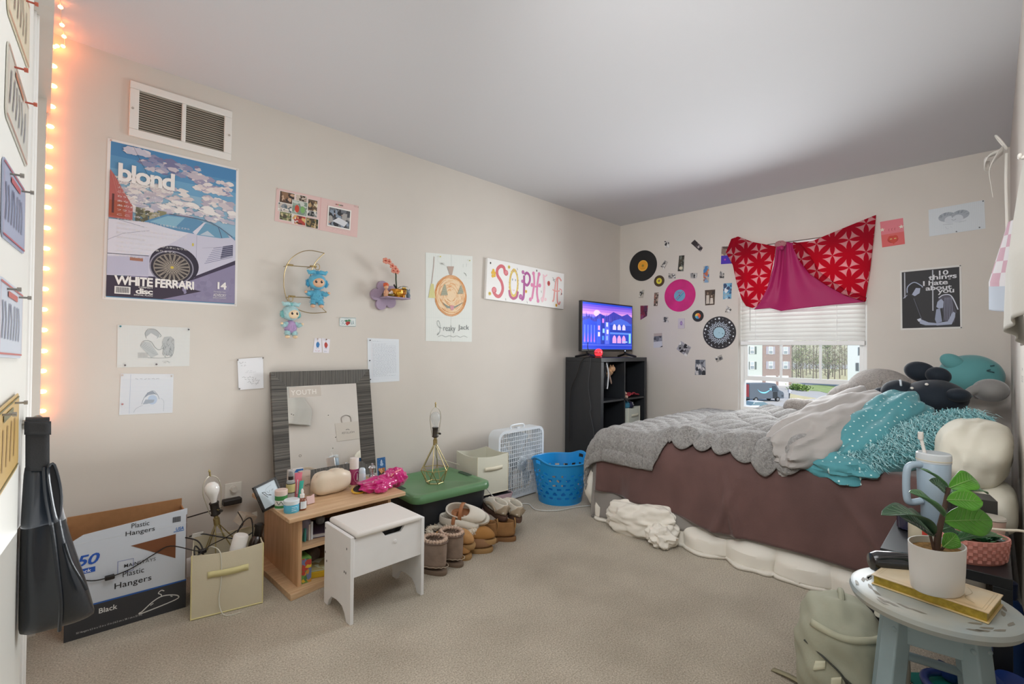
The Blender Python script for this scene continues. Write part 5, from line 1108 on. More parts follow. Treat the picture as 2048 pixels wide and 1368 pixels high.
# right hand group
bottle('body_mist', 'magenta body mist bottle with a tall white cap behind the pouch', 'bottle', on(708, 968), [('body', [(.024, 0), (.025, .004), (.025, .085), (.024, .087)], mat('a03468', .15, coat=.6)), ('cap', [(.0245, .087), (.025, .142), (.023, .146)], mat('e8e0da', .4)), ('lettering', lambda m: (m.tube([(.0255*math.cos(-1.35+.72*math.cos(q)), .0255*math.sin(-1.35+.72*math.cos(q)), .046+.03*math.sin(q)) for q in [2*PI*i/24 for i in range(24)]], .0009, 'e6c4d2', 5, True), m.tube([(.0257*math.cos(-1.4), .0257*math.sin(-1.4), .025), (.0257*math.cos(-1.3), .0257*math.sin(-1.3), .062), (.0257*math.cos(-1.2), .0257*math.sin(-1.2), .027)], .0022, 'f0e2ea', 6)), None)])
bottle('deodorant_stick', 'pale blue-white deodorant between the magenta bottle and the silver flask', 'deodorant', on(724, 968), [('body', [(.017, 0), (.0195, .006), (.0195, .058), (.018, .062)], mat('d6dde4', .25, coat=.3)), ('cap', [(.0185, .062), (.0175, .082), (.012, .09), (.004, .092)], mat('cfe0ec', .2, coat=.3)), ('label', lambda m: [m.tube([(.0202*math.cos(q), .0202*math.sin(q), z) for q in [-1.5+.1*i for i in range(7)]], .0012, '6f9ac0', 5) for z in (.018, .025, .032, .039)], None)])
bottle('perfume_flask', 'silver torso-shaped perfume flask in front of the mirror frame', 'perfume', on(744, 962), [('body', [(.016, 0), (.021, .010), (.016, .032), (.0115, .045), (.018, .068), (.021, .078), (.013, .088), (.006, .09), (.0065, .1), (.003, .103)], mat('c9cacc', .22, .85, bump=.6, bscale=160))])
t = carton('photo_card', 'blue card with a snowman and a small photo, right of the mirror', on(764, 955), (.055, .002, .115), '2f6aa4', 0, lambda a, W, H: (a.circ(.52*W, .66*H, .2*W, 'a9c4e2', .08*H), a.circ(.5*W, .78*H, .13*W, 'b9d0e8', .05*H), a.shape([(.4*W, .83*H), (.62*W, .83*H), (.52*W, .91*H)], 'c9d9ee'), [a.circ(u*W, v*H, .028*W, '8fb4dc', .014*H, 10) for u, v in ((.1, .9), (.3, .93), (.85, .92), (.15, .7), (.9, .6), (.2, .5), (.8, .8), (.08, .4), (.6, .56))], a.rect(.12*W, .03*H, .86*W, .48*H, 'b0683c'), a.blobs(.12*W, .03*H, .86*W, .48*H, ['d89a5c', '2a2422', 'c47a44', 'e0b080', '3a2c26'], 22, 3, .3)), (-.12, 0, 0), 'card')
# magenta satin bonnet and hairbrush
t = thing('satin_bonnet', 'crumpled magenta satin bonnet at the right end of the vanity', 'bonnet', on(768, 978)+V((0, .02, 0)), .1); t.scale = (1.35, 1.1, 1.2); SAT = mat('d0147c', .22, sheen=.4, coat=.2, spec=.8)
def crum(sc, amp, sd): return lambda d: 1+amp*fbm(d.x*sc+sd, d.y*sc, d.z*sc, 2)+.06*math.sin(9*math.atan2(d.y, d.x)+7*d.z+3*math.sin(3*d.x))
m = MB(); m.ell((-.02, .0, .025), (.085, .06, .03), SAT, 56, 28, None, crum(1.7, .26, 3)); m.ell((.06, .0, .035), (.05, .05, .042), SAT, 44, 24, None, crum(1.7, .22, 7)); m.ell((-.04, -.06, .018), (.028, .022, .02), SAT, 30, 18, None, crum(1.8, .25, 11)); m.build('fabric', t)
m = MB(); m.tube(smoothpath([(.02, -.035, .055), (.045, -.03, .066), (.08, -.02, .07)], 5), .004, mat('e88a8c', .5), 8); m.build('band', t)
t = thing('hairbrush', 'yellow paddle hairbrush with dark bristles lying before the bonnet', 'hairbrush', on(722, 984)+V((0, 0, .014)), .22); t.scale = (1.25, 1.35, 1.3); t.rotation_euler = (.55, 0, .12)
m = MB(); m.ell((0, 0, 0), (.046, .022, .009), mat('d9a82c', .35), 26, 10); m.tube([(.042, 0, .0), (.09, .004, .004), (.13, .008, .006)], [.008, .008, .010], mat('d9a82c', .35), 10); m.build('paddle', t)
m = MB(); m.ell((0, 0, .006), (.040, .018, .006), mat('30241f', .6), 22, 8); m.build('cushion', t)
m = MB(); rnd = random.Random(2)
for i in range(14):
    for j in range(5):
        x, y = -.036+.0055*i, -.014+.007*j
        if (x/.038)**2+(y/.017)**2 < 1: m.cyl((x, y, .008), (x*1.05, y*1.05, .024), .0007, mat('3a2c24', .5), 5)
m.build('bristles', t)
# things inside the vanity
zb, zs = .0285, .2015
t = thing('clear_pouch', 'clear plastic pouch of small booklets on the vanity shelf', 'pouch', (.915, 2.335, zs), .1)
m = MB(); m.ell((0, 0, .055), (.032, .03, .058), clear_mat('c9c6e0', .55, .1), 20, 12, None, lambda d: 1+.12*fbm(d.x*3, d.y*3, d.z*3)); m.build('pouch', t)
for x, c, h_ in ((-.015, '3f8f8a', .062), (.006, 'd9cfc8', .075), (.018, 'dfe6ee', .085)): MB().box((x, -.012, h_/2+.001), (.009, .04, h_), mat(c, .5), .15).build('booklet', t)
t = thing('notebook', 'dark violet notebook lying on the vanity shelf', 'notebook', (1.02, 2.40, zs), -.25)
MB().box((0, 0, .010), (.14, .19, .016), mat('e4e6ea', .6)).build('pages', t); MB().box((0, 0, .0205), (.148, .2, .004), mat('5a4a62', .5)).build('cover', t); MB().box((0, 0, .001), (.148, .2, .002), mat('5a4a62', .5)).build('cover', t)
bottle('glass_jar', 'small clear glass jar standing on the violet notebook', 'jar', (1.03, 2.43, zs+.023), [('jar', [(.018, 0), (.024, .012), (.022, .03), (.012, .036)], clear_mat('dfe4e6', .5, .05)), ('stopper', [(.01, .036), (.012, .046), (.004, .05)], mat('b9a898', .3))])
carton('game_box', 'upright green and red patterned box on the vanity base at the left', (.895, 2.315, zb), (.045, .12, .115), '6f9a4c', .0, lambda a, W, H: a.blobs(0, 0, W, H, ['d9b43c', 'b8483c', '4f7a4a', '6f7a9a', 'c9903c'], 22, 4, .5))
t = thing('card_box', 'yellow open card tray on the vanity base', 'box', (1.0, 2.33, zb), -.35); MB().box((0, 0, .014), (.13, .15, .028), mat('e0b428', .5)).build('tray', t, bevel=.002)
a = Art((-.06, -.07, .029), (.06, -.07, .029), (.06, .07, .029), (-.06, .07, .029), (0, 0, 1), 'c9c8a8', .003, .5, 0); a.blobs(.005, .005, a.W-.005, a.H-.005, ['b9a878', '8a9a6a', 'd9d8c0', 'a08a5c'], 26, 5, .3); a.build('cards', t)
t = thing('hair_dryer', 'dark hair dryer with a taupe nozzle on the vanity base', 'hair dryer', (.985, 2.5, zb+.042), .4)
m = MB(); m.lathe([(.03, -.07), (.042, -.04), (.04, .0), (.03, .04)], (0, 0, .012), mat('141316', .35), 22, Matrix.Rotation(-PI/2, 4, 'Y')); m.build('barrel', t)
m = MB(); m.lathe([(.03, .0), (.034, .01), (.036, .05), (.03, .06)], (-.03, -.04, .014), mat('7a6862', .5), 20, Matrix.Rotation(PI/2, 4, 'X')); m.build('nozzle', t)
m = MB(); m.tube([(.03, .0, .0), (.06, .03, -.02), (.10, .06, -.025)], [.018, .016, .014], mat('141316', .35), 12); m.build('handle', t)
# sunflower painted board along the front of the base
t = thing('sunflower_board', 'sunflower painted board lying along the vanity base behind the stool', 'painting', (1.17, 2.29, zb), .03)
a = Art((-.13, 0, 0), (.135, 0, 0), (.135, .012, .075), (-.13, .012, .075), (0, -1, .15), '9db58a', .008, .5, 0); rnd = random.Random(4)
for k in range(7):
    u, v = .02+.037*k, .035+rnd.uniform(-.012, .016)
    for q in range(9): a.circ(u+.013*math.cos(2*PI*q/9), v+.012*math.sin(2*PI*q/9), .008, rnd.choice(['d9a62c', 'e0b844', 'c98a2c']), .006, 9)
    a.circ(u, v, .007, '8a5a2c')
for k in range(9): a.circ(rnd.uniform(.01, .25), rnd.uniform(.01, .065), .010, rnd.choice(['4f8a4a', '6f9f5a', '3f7a5a']), .005, 9, rnd.uniform(0, 3))
a.line([(0, .001), (a.W, .001), (a.W, a.H-.001), (0, a.H-.001)], .004, '4a5248', 0, True); a.build('panel', t)

# ---------------------------------------------------------------- white storage stool
SX0, SX1, SY0, SY1, SH = .905, 1.262, 1.835, 2.085, .372
st = thing('storage_stool', 'chipped white wooden storage stool with a padded lid in front of the vanity', 'stool', ((SX0+SX1)/2, (SY0+SY1)/2, 0)); so = V(((SX0+SX1)/2, (SY0+SY1)/2, 0)); TS = Matrix.Translation(-so)
SWT = mat('e9e9e9', .45, var=.02, vscale=14)
d_ = SY1-SY0
out_ = [(0, 0), (0, SH-.018), (d_, SH-.018), (d_, 0), (d_-.035, 0), (d_-.05, .03), (d_-.075, .052), (d_/2, .058), (.075, .052), (.05, .03), (.035, 0)]
for x in (SX0, SX1-.016):
    m = MB(TS); m.prism(out_, .016, SWT, Matrix.Translation((x, SY0, 0)) @ Matrix(((0, 0, 1, 0), (1, 0, 0, 0), (0, 1, 0, 0), (0, 0, 0, 1)))); m.build('side_panel', st, bevel=.002)
w_ = SX1-SX0-.032
m = MB(TS); m.prism([(0, .185), (w_, .185), (w_, SH-.03), (w_*.74, SH-.03), (w_*.68, SH-.055), (w_*.45, SH-.055), (w_*.39, SH-.03), (0, SH-.03)], .012, SWT, Matrix.Translation((SX0+.016, SY0+.018, 0)) @ Matrix.Rotation(PI/2, 4, 'X')); m.build('front_panel', st, bevel=.001)
m = MB(TS); m.bb((SX0+.016, SY1-.018, .185), (SX1-.016, SY1-.006, SH-.03), SWT); m.bb((SX0+.016, SY0+.018, .185), (SX1-.016, SY1-.018, .197), mat('4a4744', .8)); m.build('storage_box', st)
m = MB(TS); cw, cd_ = SX1-SX0-.04, d_+.012
m.box(((SX0+SX1)/2, (SY0+SY1)/2, SH-.016), (cw, cd_, .028), mat('e3dfda', .5, bump=.05, bscale=50)); m.build('cushion', st, bevel=.011)
m = MB(TS); m.lathe([(.008, 0), (.008, .003), (.004, .004)], ((SX0+SX1)/2+.03, SY0+.006, .283), SWT, 16, Matrix.Rotation(PI/2, 4, 'X')); m.build('knob', st)
m = MB(TS)
for (y, z) in ((2.075, .33), (2.075, .225), (2.06, .19), (1.87, .30), (1.875, .20), (1.89, .20)): m.box((SX0-.0004, y, z), (.001, .004, .009), mat('2a2826', .8))
m.build('chip_mark', st)
# ---------------------------------------------------------------- green lidded tote with lamp
tt = thing('storage_tote', 'black storage tote with a green lid between the vanity and the fabric cube', 'storage tote', (1.735, 2.43, 0), -.07)
def rrect(w_, d, r, n=6):
    P = []
    for cx, cy, a0 in ((w_/2-r, d/2-r, 0), (-w_/2+r, d/2-r, 90), (-w_/2+r, -d/2+r, 180), (w_/2-r, -d/2+r, 270)):
        for k in range(n+1): a = math.radians(a0+90*k/n); P.append((cx+r*math.cos(a), cy+r*math.sin(a)))
    return P
def loft(m, secs, mt, cap0=True, cap1=True):
    n = len(secs[0][0]); vs = [(x, y, z) for P, z in secs for x, y in P]; fs = []
    for i in range(len(secs)-1):
        for k in range(n): k2 = (k+1) % n; fs.append((i*n+k, i*n+k2, (i+1)*n+k2, (i+1)*n+k))
    if cap0: fs.append(tuple(range(n))[::-1])
    if cap1: fs.append(tuple((len(secs)-1)*n+k for k in range(n)))
    return m.add(vs, fs, mt)
BK = mat('26292e', .45, var=.12, vscale=9); m = MB()
loft(m, [(rrect(.44, .40, .04), 0), (rrect(.455, .415, .045), .02), (rrect(.50, .455, .05), .275)], BK); m.build('tub', tt)
GR = mat('5f8a60', .35, var=.04, vscale=6); m = MB()
loft(m, [(rrect(.515, .47, .055), .268), (rrect(.535, .49, .06), .27), (rrect(.545, .50, .065), .285), (rrect(.535, .49, .06), .308), (rrect(.50, .455, .05), .314), (rrect(.44, .40, .04), .313), (rrect(.425, .385, .035), .306)], GR); m.build('lid', tt, angle=60)
for sx in (-1, 1):
    m = MB(Matrix.Translation((sx*.235, 0, 0)) @ Matrix.Diagonal((1, 1, 1, 1))); loft(m, [(rrect(.036, .13, .017), .3135), (rrect(.034, .128, .016), .3150)], mat('24402c', .6)); m.build('handle_slot', tt)
LZ = .3065
lp = cage_lamp(atZ(868, 967, LZ)+V((.02, .02, -.002)), 'gold wire cage lamp with a clear bulb standing on the green lid', None, 'clear', '3a332c')
cable('power_cable', 'pale cord from the lamp on the green lid back to the wall', [(1.70, 2.36, .55), (1.76, 2.45, .47), (1.86, 2.56, .40), (1.97, 2.62, .36), (2.03, 2.55, .335)], .0025, mat('cfcaba', .5))
# ---------------------------------------------------------------- pink bin with clothes, white cube on it, box fan, basket
PK = mat('cdb2bc', .85, var=.12, vscale=90, bump=.2, bscale=300)
pb_ = thing('storage_basket', 'low mottled pink fabric basket of dark clothes on the floor before the fan', 'basket', (2.225, 2.52, 0), -.12)
m = MB(); w_, d, h = .30, .29, .125
secs = [(rrect(w_*.86, d*.86, .02), 0), (rrect(w_*1.04, d*1.04, .02), h), (rrect(w_*1.01, d*1.01, .018), h), (rrect(w_*.84, d*.84, .018), .006)]
loft(m, secs, PK, True, True); m.build('shell', pb_, angle=50)
m = MB(); m.grid(lambda u, v: V(((u-.5)*w_*.98, (v-.5)*d*.98, h-.012+.018*fbm(u*5, v*5, 2))), 24, 24, mat('16161b', .9, bump=.3, bscale=90)); tag(m.build('clothes', None, (2.225, 2.52, 0), rot=(0, 0, -.12), solid=.012), 'black clothes filling the low pink basket', 'clothes')
wb = fabric_bin((2.215, 2.525, .137), -.10, 'cream fabric cube bin with white handle stacked on the pink basket', .26, .26, .265, mat('d9d8c8', .85, bump=.12, bscale=400), mat('e2dcc6', .7))
# box fan
FW_, FH_, FD = .49, .51, .11
fn = thing('box_fan', 'white box fan on the floor between the fabric cube and the blue basket', 'fan', (2.60, 2.56, 0), .0)
WF = mat('d9dfe4', .4); m = MB()
T = Matrix(((1, 0, 0, 0), (0, 0, 1, -FD/2), (0, 1, 0, FH_/2+.012), (0, 0, 0, 1)))
o, i_ = rrect(FW_, FH_, .06, 8), rrect(FW_-.04, FH_-.04, .045, 8); n = len(o)
vs = [(x, y, z) for z in (0, FD) for P in (o, i_) for x, y in P]
fs = [q for k in range(n) for k2 in [(k+1) % n] for q in ((k, k2, n+k2, n+k), (2*n+k, 3*n+k, 3*n+k2, 2*n+k2), (k, 2*n+k, 2*n+k2, k2), (n+k, n+k2, 3*n+k2, 3*n+k))]
m.add(vs, fs, WF, True, None, T); m.build('housing', fn, angle=50)
m = MB()
ya = -FD/2+.006
for k in range(1, 23): x = -FW_/2+.02+(FW_-.04)*k/23; m.box((x, ya, FH_/2+.012), (.0035, .006, FH_-.042), WF)
for k in range(1, 15): z = .032+(FH_-.042)*k/15; m.box((0, ya-.003, z), (FW_-.04, .005, .0035), WF)
m.ell((.0, ya-.004, FH_/2+.0), (.055, .006, .055), mat('cdd6dc', .35), 24, 8); m.build('grille', fn)
m = MB()
for k in range(22): m.tube([(.055*math.cos(2*PI*k/22), ya-.008, FH_/2+.055*math.sin(2*PI*k/22)), (.02*math.cos(2*PI*k/22), ya-.011, FH_/2+.02*math.sin(2*PI*k/22))], .0015, mat('8e9aa4', .5), 5)
m.ell((0, ya-.010, FH_/2), (.018, .004, .018), mat('b7c0c8', .3), 14, 6); m.build('hub_badge', fn)
for k in range(5):
    m = MB(); a0 = 2*PI*k/5+.3
    m.grid(lambda u, v, a0=a0: V(((.05+.17*u)*math.cos(a0+(v-.5)*(.5+.35*u)), .0+(v-.5)*.06, FH_/2+.012+(.05+.17*u)*math.sin(a0+(v-.5)*(.5+.35*u)))), 8, 5, mat('c3ccd4', .4)); m.build('blade', fn, solid=.002)
m = MB(); m.cyl((0, -.03, FH_/2+.012), (0, .035, FH_/2+.012), .055, mat('b9c2ca', .4), 24); m.build('motor', fn)
m = MB()
for k in range(1, 16): x = -FW_/2+.02+(FW_-.04)*k/16; m.box((x, FD/2-.006, FH_/2+.012), (.003, .004, FH_-.042), mat('8f979d', .5))
m.build('rear_grille', fn)
m = MB(); m.tube(smoothpath([(-.07, 0, FH_+.012), (-.06, 0, FH_+.036), (.06, 0, FH_+.036), (.07, 0, FH_+.012)], 5), .006, WF, 8); m.box((.0, .0, FH_+.014), (.03, .03, .014), mat('c9ced2', .4)); m.build('carry_handle', fn)
for sx in (-1, 1): m = MB(); m.box((sx*.19, 0, .006), (.05, FD+.04, .012), WF); m.build('foot', fn, bevel=.003)
cable('power_cable', 'white fan cord curling over the carpet in front of the fan', [(2.05, 2.35, .27), (2.15, 2.33, .14), (2.30, 2.31, .02), (2.40, 2.33, .006), (2.46, 2.40, .006), (2.52, 2.36, .006), (2.47, 2.24, .006), (2.56, 2.13, .006), (2.72, 2.08, .006), (2.86, 2.00, .008)], .0035, mat('d3d4cf', .5))
t = thing('power_strip', 'white power strip end on the carpet between the blue basket and the bed', 'power strip', (2.985, 2.06, .015), -.4)
MB().box((0, 0, 0), (.12, .05, .03), mat('dcdcd6', .45)).build('body', t, bevel=.005)
for x in (-.03, .0, .03): MB().box((x, 0, .0152), (.014, .018, .001), mat('8d8d88', .5)).build('outlet', t)
cable('power_cable', 'white cord of the power strip running under the bed edge', [(3.03, 2.04, .012), (3.08, 1.98, .008), (3.1, 1.9, .008)], .003, mat('dcdcd6', .5))
# blue laundry basket with punched ovals
BL_ = mat('1e8fd0', .35, coat=.1)
lb = thing('laundry_basket', 'bright blue plastic laundry basket with oval holes in front of the fan', 'laundry basket', (2.785, 2.285, 0), -.2)
NU, NV = 144, 40; HH = .30; R_ = lambda v: (.158+.048*v)
rim = lambda u: HH+.035*max(0, math.cos(4*PI*u))**3
pos = lambda u, v, o=0.: V(((R_(v)+o)*1.04*math.cos(2*PI*u), (R_(v)+o)*.98*math.sin(2*PI*u), v*rim(u)))
vs = [pos(i/NU, j/NV, o) for o in (0, -.004) for j in range(NV+1) for i in range(NU)]; NN = (NV+1)*NU
def hole(u, v):
    row = (v-.12)/.11; r = math.floor(row)
    if 0 <= r < 6:
        c = (u*18+(.5 if r % 2 else 0)) % 1.0-.5; d = row-r-.5
        if (c/.30)**2+(d/.28)**2 < 1: return True
    q = abs(((u*2+.25) % 1.0)-.25); return v > .865 and v < .95 and q < .042
fs = []; keep = {(i, j): not hole((i+.5)/NU, (j+.5)/NV) for j in range(NV) for i in range(NU)}
for (i, j), k in keep.items():
    if not k: continue
    i2 = (i+1) % NU; a, b, c, d = j*NU+i, j*NU+i2, (j+1)*NU+i2, (j+1)*NU+i
    fs += [(a, b, c, d), (NN+d, NN+c, NN+b, NN+a)]
    for (ni, nj, e) in (((i+1) % NU, j, (b, c)), ((i-1) % NU, j, (d, a)), (i, j+1, (c, d)), (i, j-1, (a, b))):
        if not keep.get((ni, nj), False): fs.append((e[1], e[0], NN+e[0], NN+e[1]))
m = MB(); m.add(vs, fs, BL_); m.lathe([(.001, .004), (.154, .004), (.158, 0)], (0, 0, 0), BL_, 48); m.build('tub', lb, angle=50)
m = MB(); m.tube([pos(k/96, 1, .004) for k in range(96)], .0065, BL_, 8, True); m.build('rim', lb)

# ---------------------------------------------------------------- shoes
def shoe_sole(m, L, w_, h, mt, z0=0., heel=.8):
    P = []
    for k in range(36):
        a = 2*PI*k/36; x = math.cos(a); y = math.sin(a); ww = w_/2*(1 if x > 0 else heel)*(1-.12*math.exp(-((x+.1)/.3)**2)); P.append((L/2*x, ww*math.copysign(abs(y)**.8, y)))
    loft(m, [([(p[0]*.97, p[1]*.95) for p in P], z0), (P, z0+h*.3), (P, z0+h*.8), ([(p[0]*.98, p[1]*.96) for p in P], z0+h)], mt)
def upper(m, L, w_, prof, mt, N=28, ope=True, seed=0):
    """lofted upper: prof rows (z, xmin, xmax, width) bottom to top"""
    secs = []
    for z, x0, x1, ww in prof:
        P = []
        for k in range(N):
            a = 2*PI*k/N; x = math.cos(a); P.append(((x0+x1)/2+(x1-x0)/2*x, ww/2*math.copysign(abs(math.sin(a))**.85, math.sin(a))*(1+.06*x)))
        secs.append((P, z))
    loft(m, secs, mt, True, not ope)
TAUPE, SUEDE, BROWN = mat('8d7a6c', .9, bump=.2, bscale=120, var=.1, vscale=25), mat('b98a56', .85, bump=.15, bscale=160, var=.12, vscale=20), mat('9a7146', .85, bump=.2, bscale=120, var=.12, vscale=20)
FUR = mat('e3d8c6', .95, sheen=.5, bump=.6, bscale=90); CREAM = mat('ddd8cc', .6, bump=.1, bscale=100); TAN = mat('a9714a', .6, bump=.1, bscale=150); DKS = mat('5a4236', .7)
def furring(m, pts, r, seed, L=.012, n=26, FUR=FUR):
    rnd = random.Random(seed)
    for i, p in enumerate(pts):
        m.ell(p, (r, r, r*.9), FUR, 8, 6)
        fuzz(m, p, (r, r, r), n, FUR, rnd, L)
def boot(name, label, loc, rz, group):
    t = thing('boot', label, 'boot', loc, rz, group)
    m = MB(); shoe_sole(m, .235, .088, .022, mat('7a6858', .8)); m.build('sole', t)
    m = MB(); L2 = .115
    upper(m, .23, .085, [(.022, -.11, .112, .084), (.05, -.112, .11, .086), (.075, -.112, .085, .086), (.095, -.112, .035, .088), (.115, -.112, .012, .090), (.145, -.110, .008, .094), (.165, -.108, .010, .098), (.166, -.102, .004, .088), (.11, -.10, .0, .078), (.04, -.09, .06, .06)], TAUPE); m.build('shaft', t, sub=1)
    m = MB(); furring(m, [(-.052+.054*math.cos(a), .043*math.sin(a), .158) for a in [2*PI*k/22 for k in range(22)]], .009, 3, .008, 16, mat('c6ac98', .95, sheen=.4)); m.build('fleece_lining', t)
    m = MB(); m.tube([(-.05+.064*math.cos(a), .049*math.sin(a), .150) for a in [2*PI*k/24 for k in range(24)]], .004, mat('6f5d52', .8), 6, True); m.tube([(-.02, -.05, .15), (-.03, -.06, .145), (-.04, -.062, .15)], .004, mat('6f5d52', .8), 6); m.build('cord', t)
    m = MB(); m.tube([(-.005+.118*math.cos(a), .046*math.sin(a), .04+.004*(k % 2)) for k, a in enumerate([2*PI*k/44 for k in range(44)])], .0016, mat('b9a894', .8), 5, True); m.build('stitching', t)
    return t
boot('b', 'taupe short fleece boot, half hidden by the white stool leg', (1.40, 2.03, 0), 1.95, None).scale = (1.1, 1.12, 1.08)
boot('b', 'taupe short fleece boot standing second in the row, fully in view', (1.52, 2.045, 0), 1.9, None).scale = (1.1, 1.12, 1.08)
def slipper(label, loc, rot, top=SUEDE, furpos=True, group=None):
    t = thing('slipper', label, 'slipper', loc); t.rotation_euler = rot
    m = MB(); shoe_sole(m, .25, .095, .026, mat('a98658', .8), 0, .85); m.build('sole', t)
    m = MB(); upper(m, .25, .09, [(.024, -.118, .12, .092), (.045, -.116, .116, .094), (.06, -.07, .108, .09), (.078, .0, .085, .074), (.088, .02, .06, .05), (.09, .035, .045, .02)], top, ope=False); m.build('toe_cap', t, sub=1)
    m = MB(); furring(m, [(.0+.035*math.cos(a)-.03, .042*math.sin(a), .066+.012*math.cos(a)) for a in [2*PI*k/18 for k in range(18)]], .017, 5, .014, 40); m.build('fur_collar', t)
    m = MB(); furring(m, [(-.12+.03*math.cos(a), .036*math.sin(a), .05) for a in [PI/2+PI*k/8 for k in range(9)]], .013, 6, .012, 30); m.build('heel_fur', t)
    return t
slipper('tan slipper with a cream fur pompom collar, on top of the nearest slipper pair', (1.615, 2.07, .062), (.10, .10, -1.05))
slipper('tan slipper under the fur slipper, its sole flat on the carpet', (1.60, 2.075, 0), (0, 0, -1.15))
slipper('chestnut slipper with a fur pompom, toe pointing out right of the pile', (1.735, 2.04, .045), (-.06, .05, -.75), mat('a87840', .85, bump=.15, bscale=160))
slipper('chestnut slipper at the bottom, right of the nearest pair', (1.72, 2.05, 0), (0, 0, -.85), mat('957050', .85))
def clog(label, loc, rot):
    t = thing('clog', label, 'clog', loc); t.rotation_euler = rot
    m = MB(); shoe_sole(m, .26, .10, .030, CREAM, 0, .85); m.build('sole', t)
    m = MB(); upper(m, .25, .096, [(.028, -.122, .122, .096), (.055, -.122, .118, .098), (.075, -.120, .07, .094), (.088, -.118, .03, .086), (.084, -.106, .012, .072), (.05, -.10, .05, .07), (.034, -.095, .08, .066)], CREAM); m.build('upper', t, sub=1)
    m = MB(); m.grid(lambda u, v: V((-.035+.02*v, -.052*math.cos(PI*u), .055+.052*math.sin(PI*u))), 16, 2, TAN); m.build('strap', t, solid=.004)
    m = MB(); m.lathe([(.001, .032), (.85, .033), (1, .034)], (-.02, 0, 0), TAN, 24, Matrix.Diagonal((.085, .034, 1, 1))); m.build('insole', t)
    return t
clog('cream clog with tan strap and lining, tilted on top of the shoe pile', (1.745, 2.11, .165), (.85, .10, -.95))
clog('cream clog with tan strap, lying beneath the tilted clog', (1.69, 2.115, .098), (.12, .06, -.95))
def sneaker(label, loc, rot, up=CREAM, sole=DKS, lace='cfc7ba', heelc='b3a48f', group=None):
    t = thing('sneaker', label, 'sneaker', loc); t.rotation_euler = rot
    m = MB(); shoe_sole(m, .265, .096, .030, sole, 0, .86); m.build('sole', t)
    m = MB(); upper(m, .25, .09, [(.028, -.126, .126, .092), (.05, -.126, .122, .092), (.068, -.124, .09, .084), (.085, -.122, .035, .076), (.098, -.122, .0, .07), (.096, -.112, -.012, .056), (.06, -.10, .0, .05)], up); m.build('upper', t, sub=1)
    m = MB(); m.grid(lambda u, v: V((-.122+.05*v*abs(2*u-1)-.006, .048*(2*u-1)*(.4+.6*v if v < .5 else 1), .035+.06*(1-v))), 12, 4, mat(heelc, .8)); m.build('heel_patch', t, solid=.003)
    m = MB()
    for k in range(5): x = .075-.022*k; z = .076+.008*k; m.tube([(x, -.026, z-.014), (x, 0, z-.002), (x, .026, z-.014)], .003, mat(lace, .8), 6)
    m.build('laces', t)
    m = MB()
    for s_ in (-1, 1): m.grid(lambda u, v, s_=s_: V((-.08+.13*u, s_*(.0475-.004*v), .04+.02*v+.018*math.sin(PI*u))), 8, 2, mat(heelc, .8))
    m.build('side_panel', t, solid=.002)
    return t
sneaker('white and tan sneaker with brown sole, left one on top of the ankle shoes', (1.985, 2.145, .122), (.05, -.10, 1.35))
sneaker('white and tan sneaker with brown sole, right one on top of the ankle shoes', (2.065, 2.085, .112), (.05, -.10, 1.2))
def ankle(label, loc, rz):
    t = thing('ankle_boot', label, 'ankle boot', loc, rz)
    m = MB(); shoe_sole(m, .25, .09, .026, mat('8a6440', .8)); m.build('sole', t)
    m = MB(); upper(m, .24, .086, [(.024, -.12, .118, .088), (.05, -.12, .114, .088), (.07, -.118, .07, .086), (.09, -.118, .025, .084), (.118, -.114, .01, .08), (.116, -.106, .0, .07), (.06, -.1, .02, .06)], BROWN); m.build('upper', t, sub=1)
    m = MB(); m.grid(lambda u, v: V((-.115-.006*math.sin(PI*v), .010*(2*u-1), .06+.075*v)), 4, 8, mat('b08a58', .8)); m.build('pull_tab', t, solid=.004)
    m = MB(); m.grid(lambda u, v: V((-.095+.11*u, -.046+.001*v, .085+.016*v+.012*math.sin(PI*u))), 8, 2, mat('dcd19c', .7)); m.build('cream_stripe', t, solid=.003); return t
ankle('brown ankle boot with pale stripe under the left white sneaker', (1.835, 2.125, 0), 2.2)
ankle('brown ankle boot with pale stripe, outermost on the right of the shoe row', (1.925, 2.07, 0), 2.2)
# ---------------------------------------------------------------- black cube bookcase in the corner
KX0, KX1, KY0, KY1, KH = 3.41, 4.175, 2.355, 2.745, 1.053
KB = mat('24262a', .4, var=.12, vscale=5, coat=.1, stretch=(1, 1, .15)); ko = V(((KX0+KX1)/2, (KY0+KY1)/2, 0)); TK = Matrix.Translation(-ko)
bk = thing('bookcase', 'black six-cube bookcase standing in the corner under the television', 'bookcase', ko)
for x0, x1 in ((KX0, KX0+.04), (KX1-.04, KX1)): m = MB(TK); m.bb((x0, KY0, 0), (x1, KY1, KH-.036), KB); m.build('side_panel', bk, bevel=.0015)
m = MB(TK); m.bb((KX0, KY0, KH-.036), (KX1, KY1, KH), KB); m.build('top_panel', bk, bevel=.0015)
m = MB(TK); m.bb((KX0+.04, KY0, 0), (KX1-.04, KY1, .036), KB); m.build('bottom_panel', bk)
mx_ = (KX0+KX1)/2
m = MB(TK); m.bb((mx_-.008, KY0+.005, .036), (mx_+.008, KY1-.01, KH-.036), KB); m.build('divider', bk)
for z in (.355, .672): m = MB(TK); m.bb((KX0+.04, KY0+.005, z-.008), (KX1-.04, KY1-.01, z+.008), KB); m.build('shelf', bk)
m = MB(TK); m.bb((KX0+.04, KY1-.006, .036), (KX1-.04, KY1-.002, KH-.036), mat('17191c', .6)); m.build('back_panel', bk)
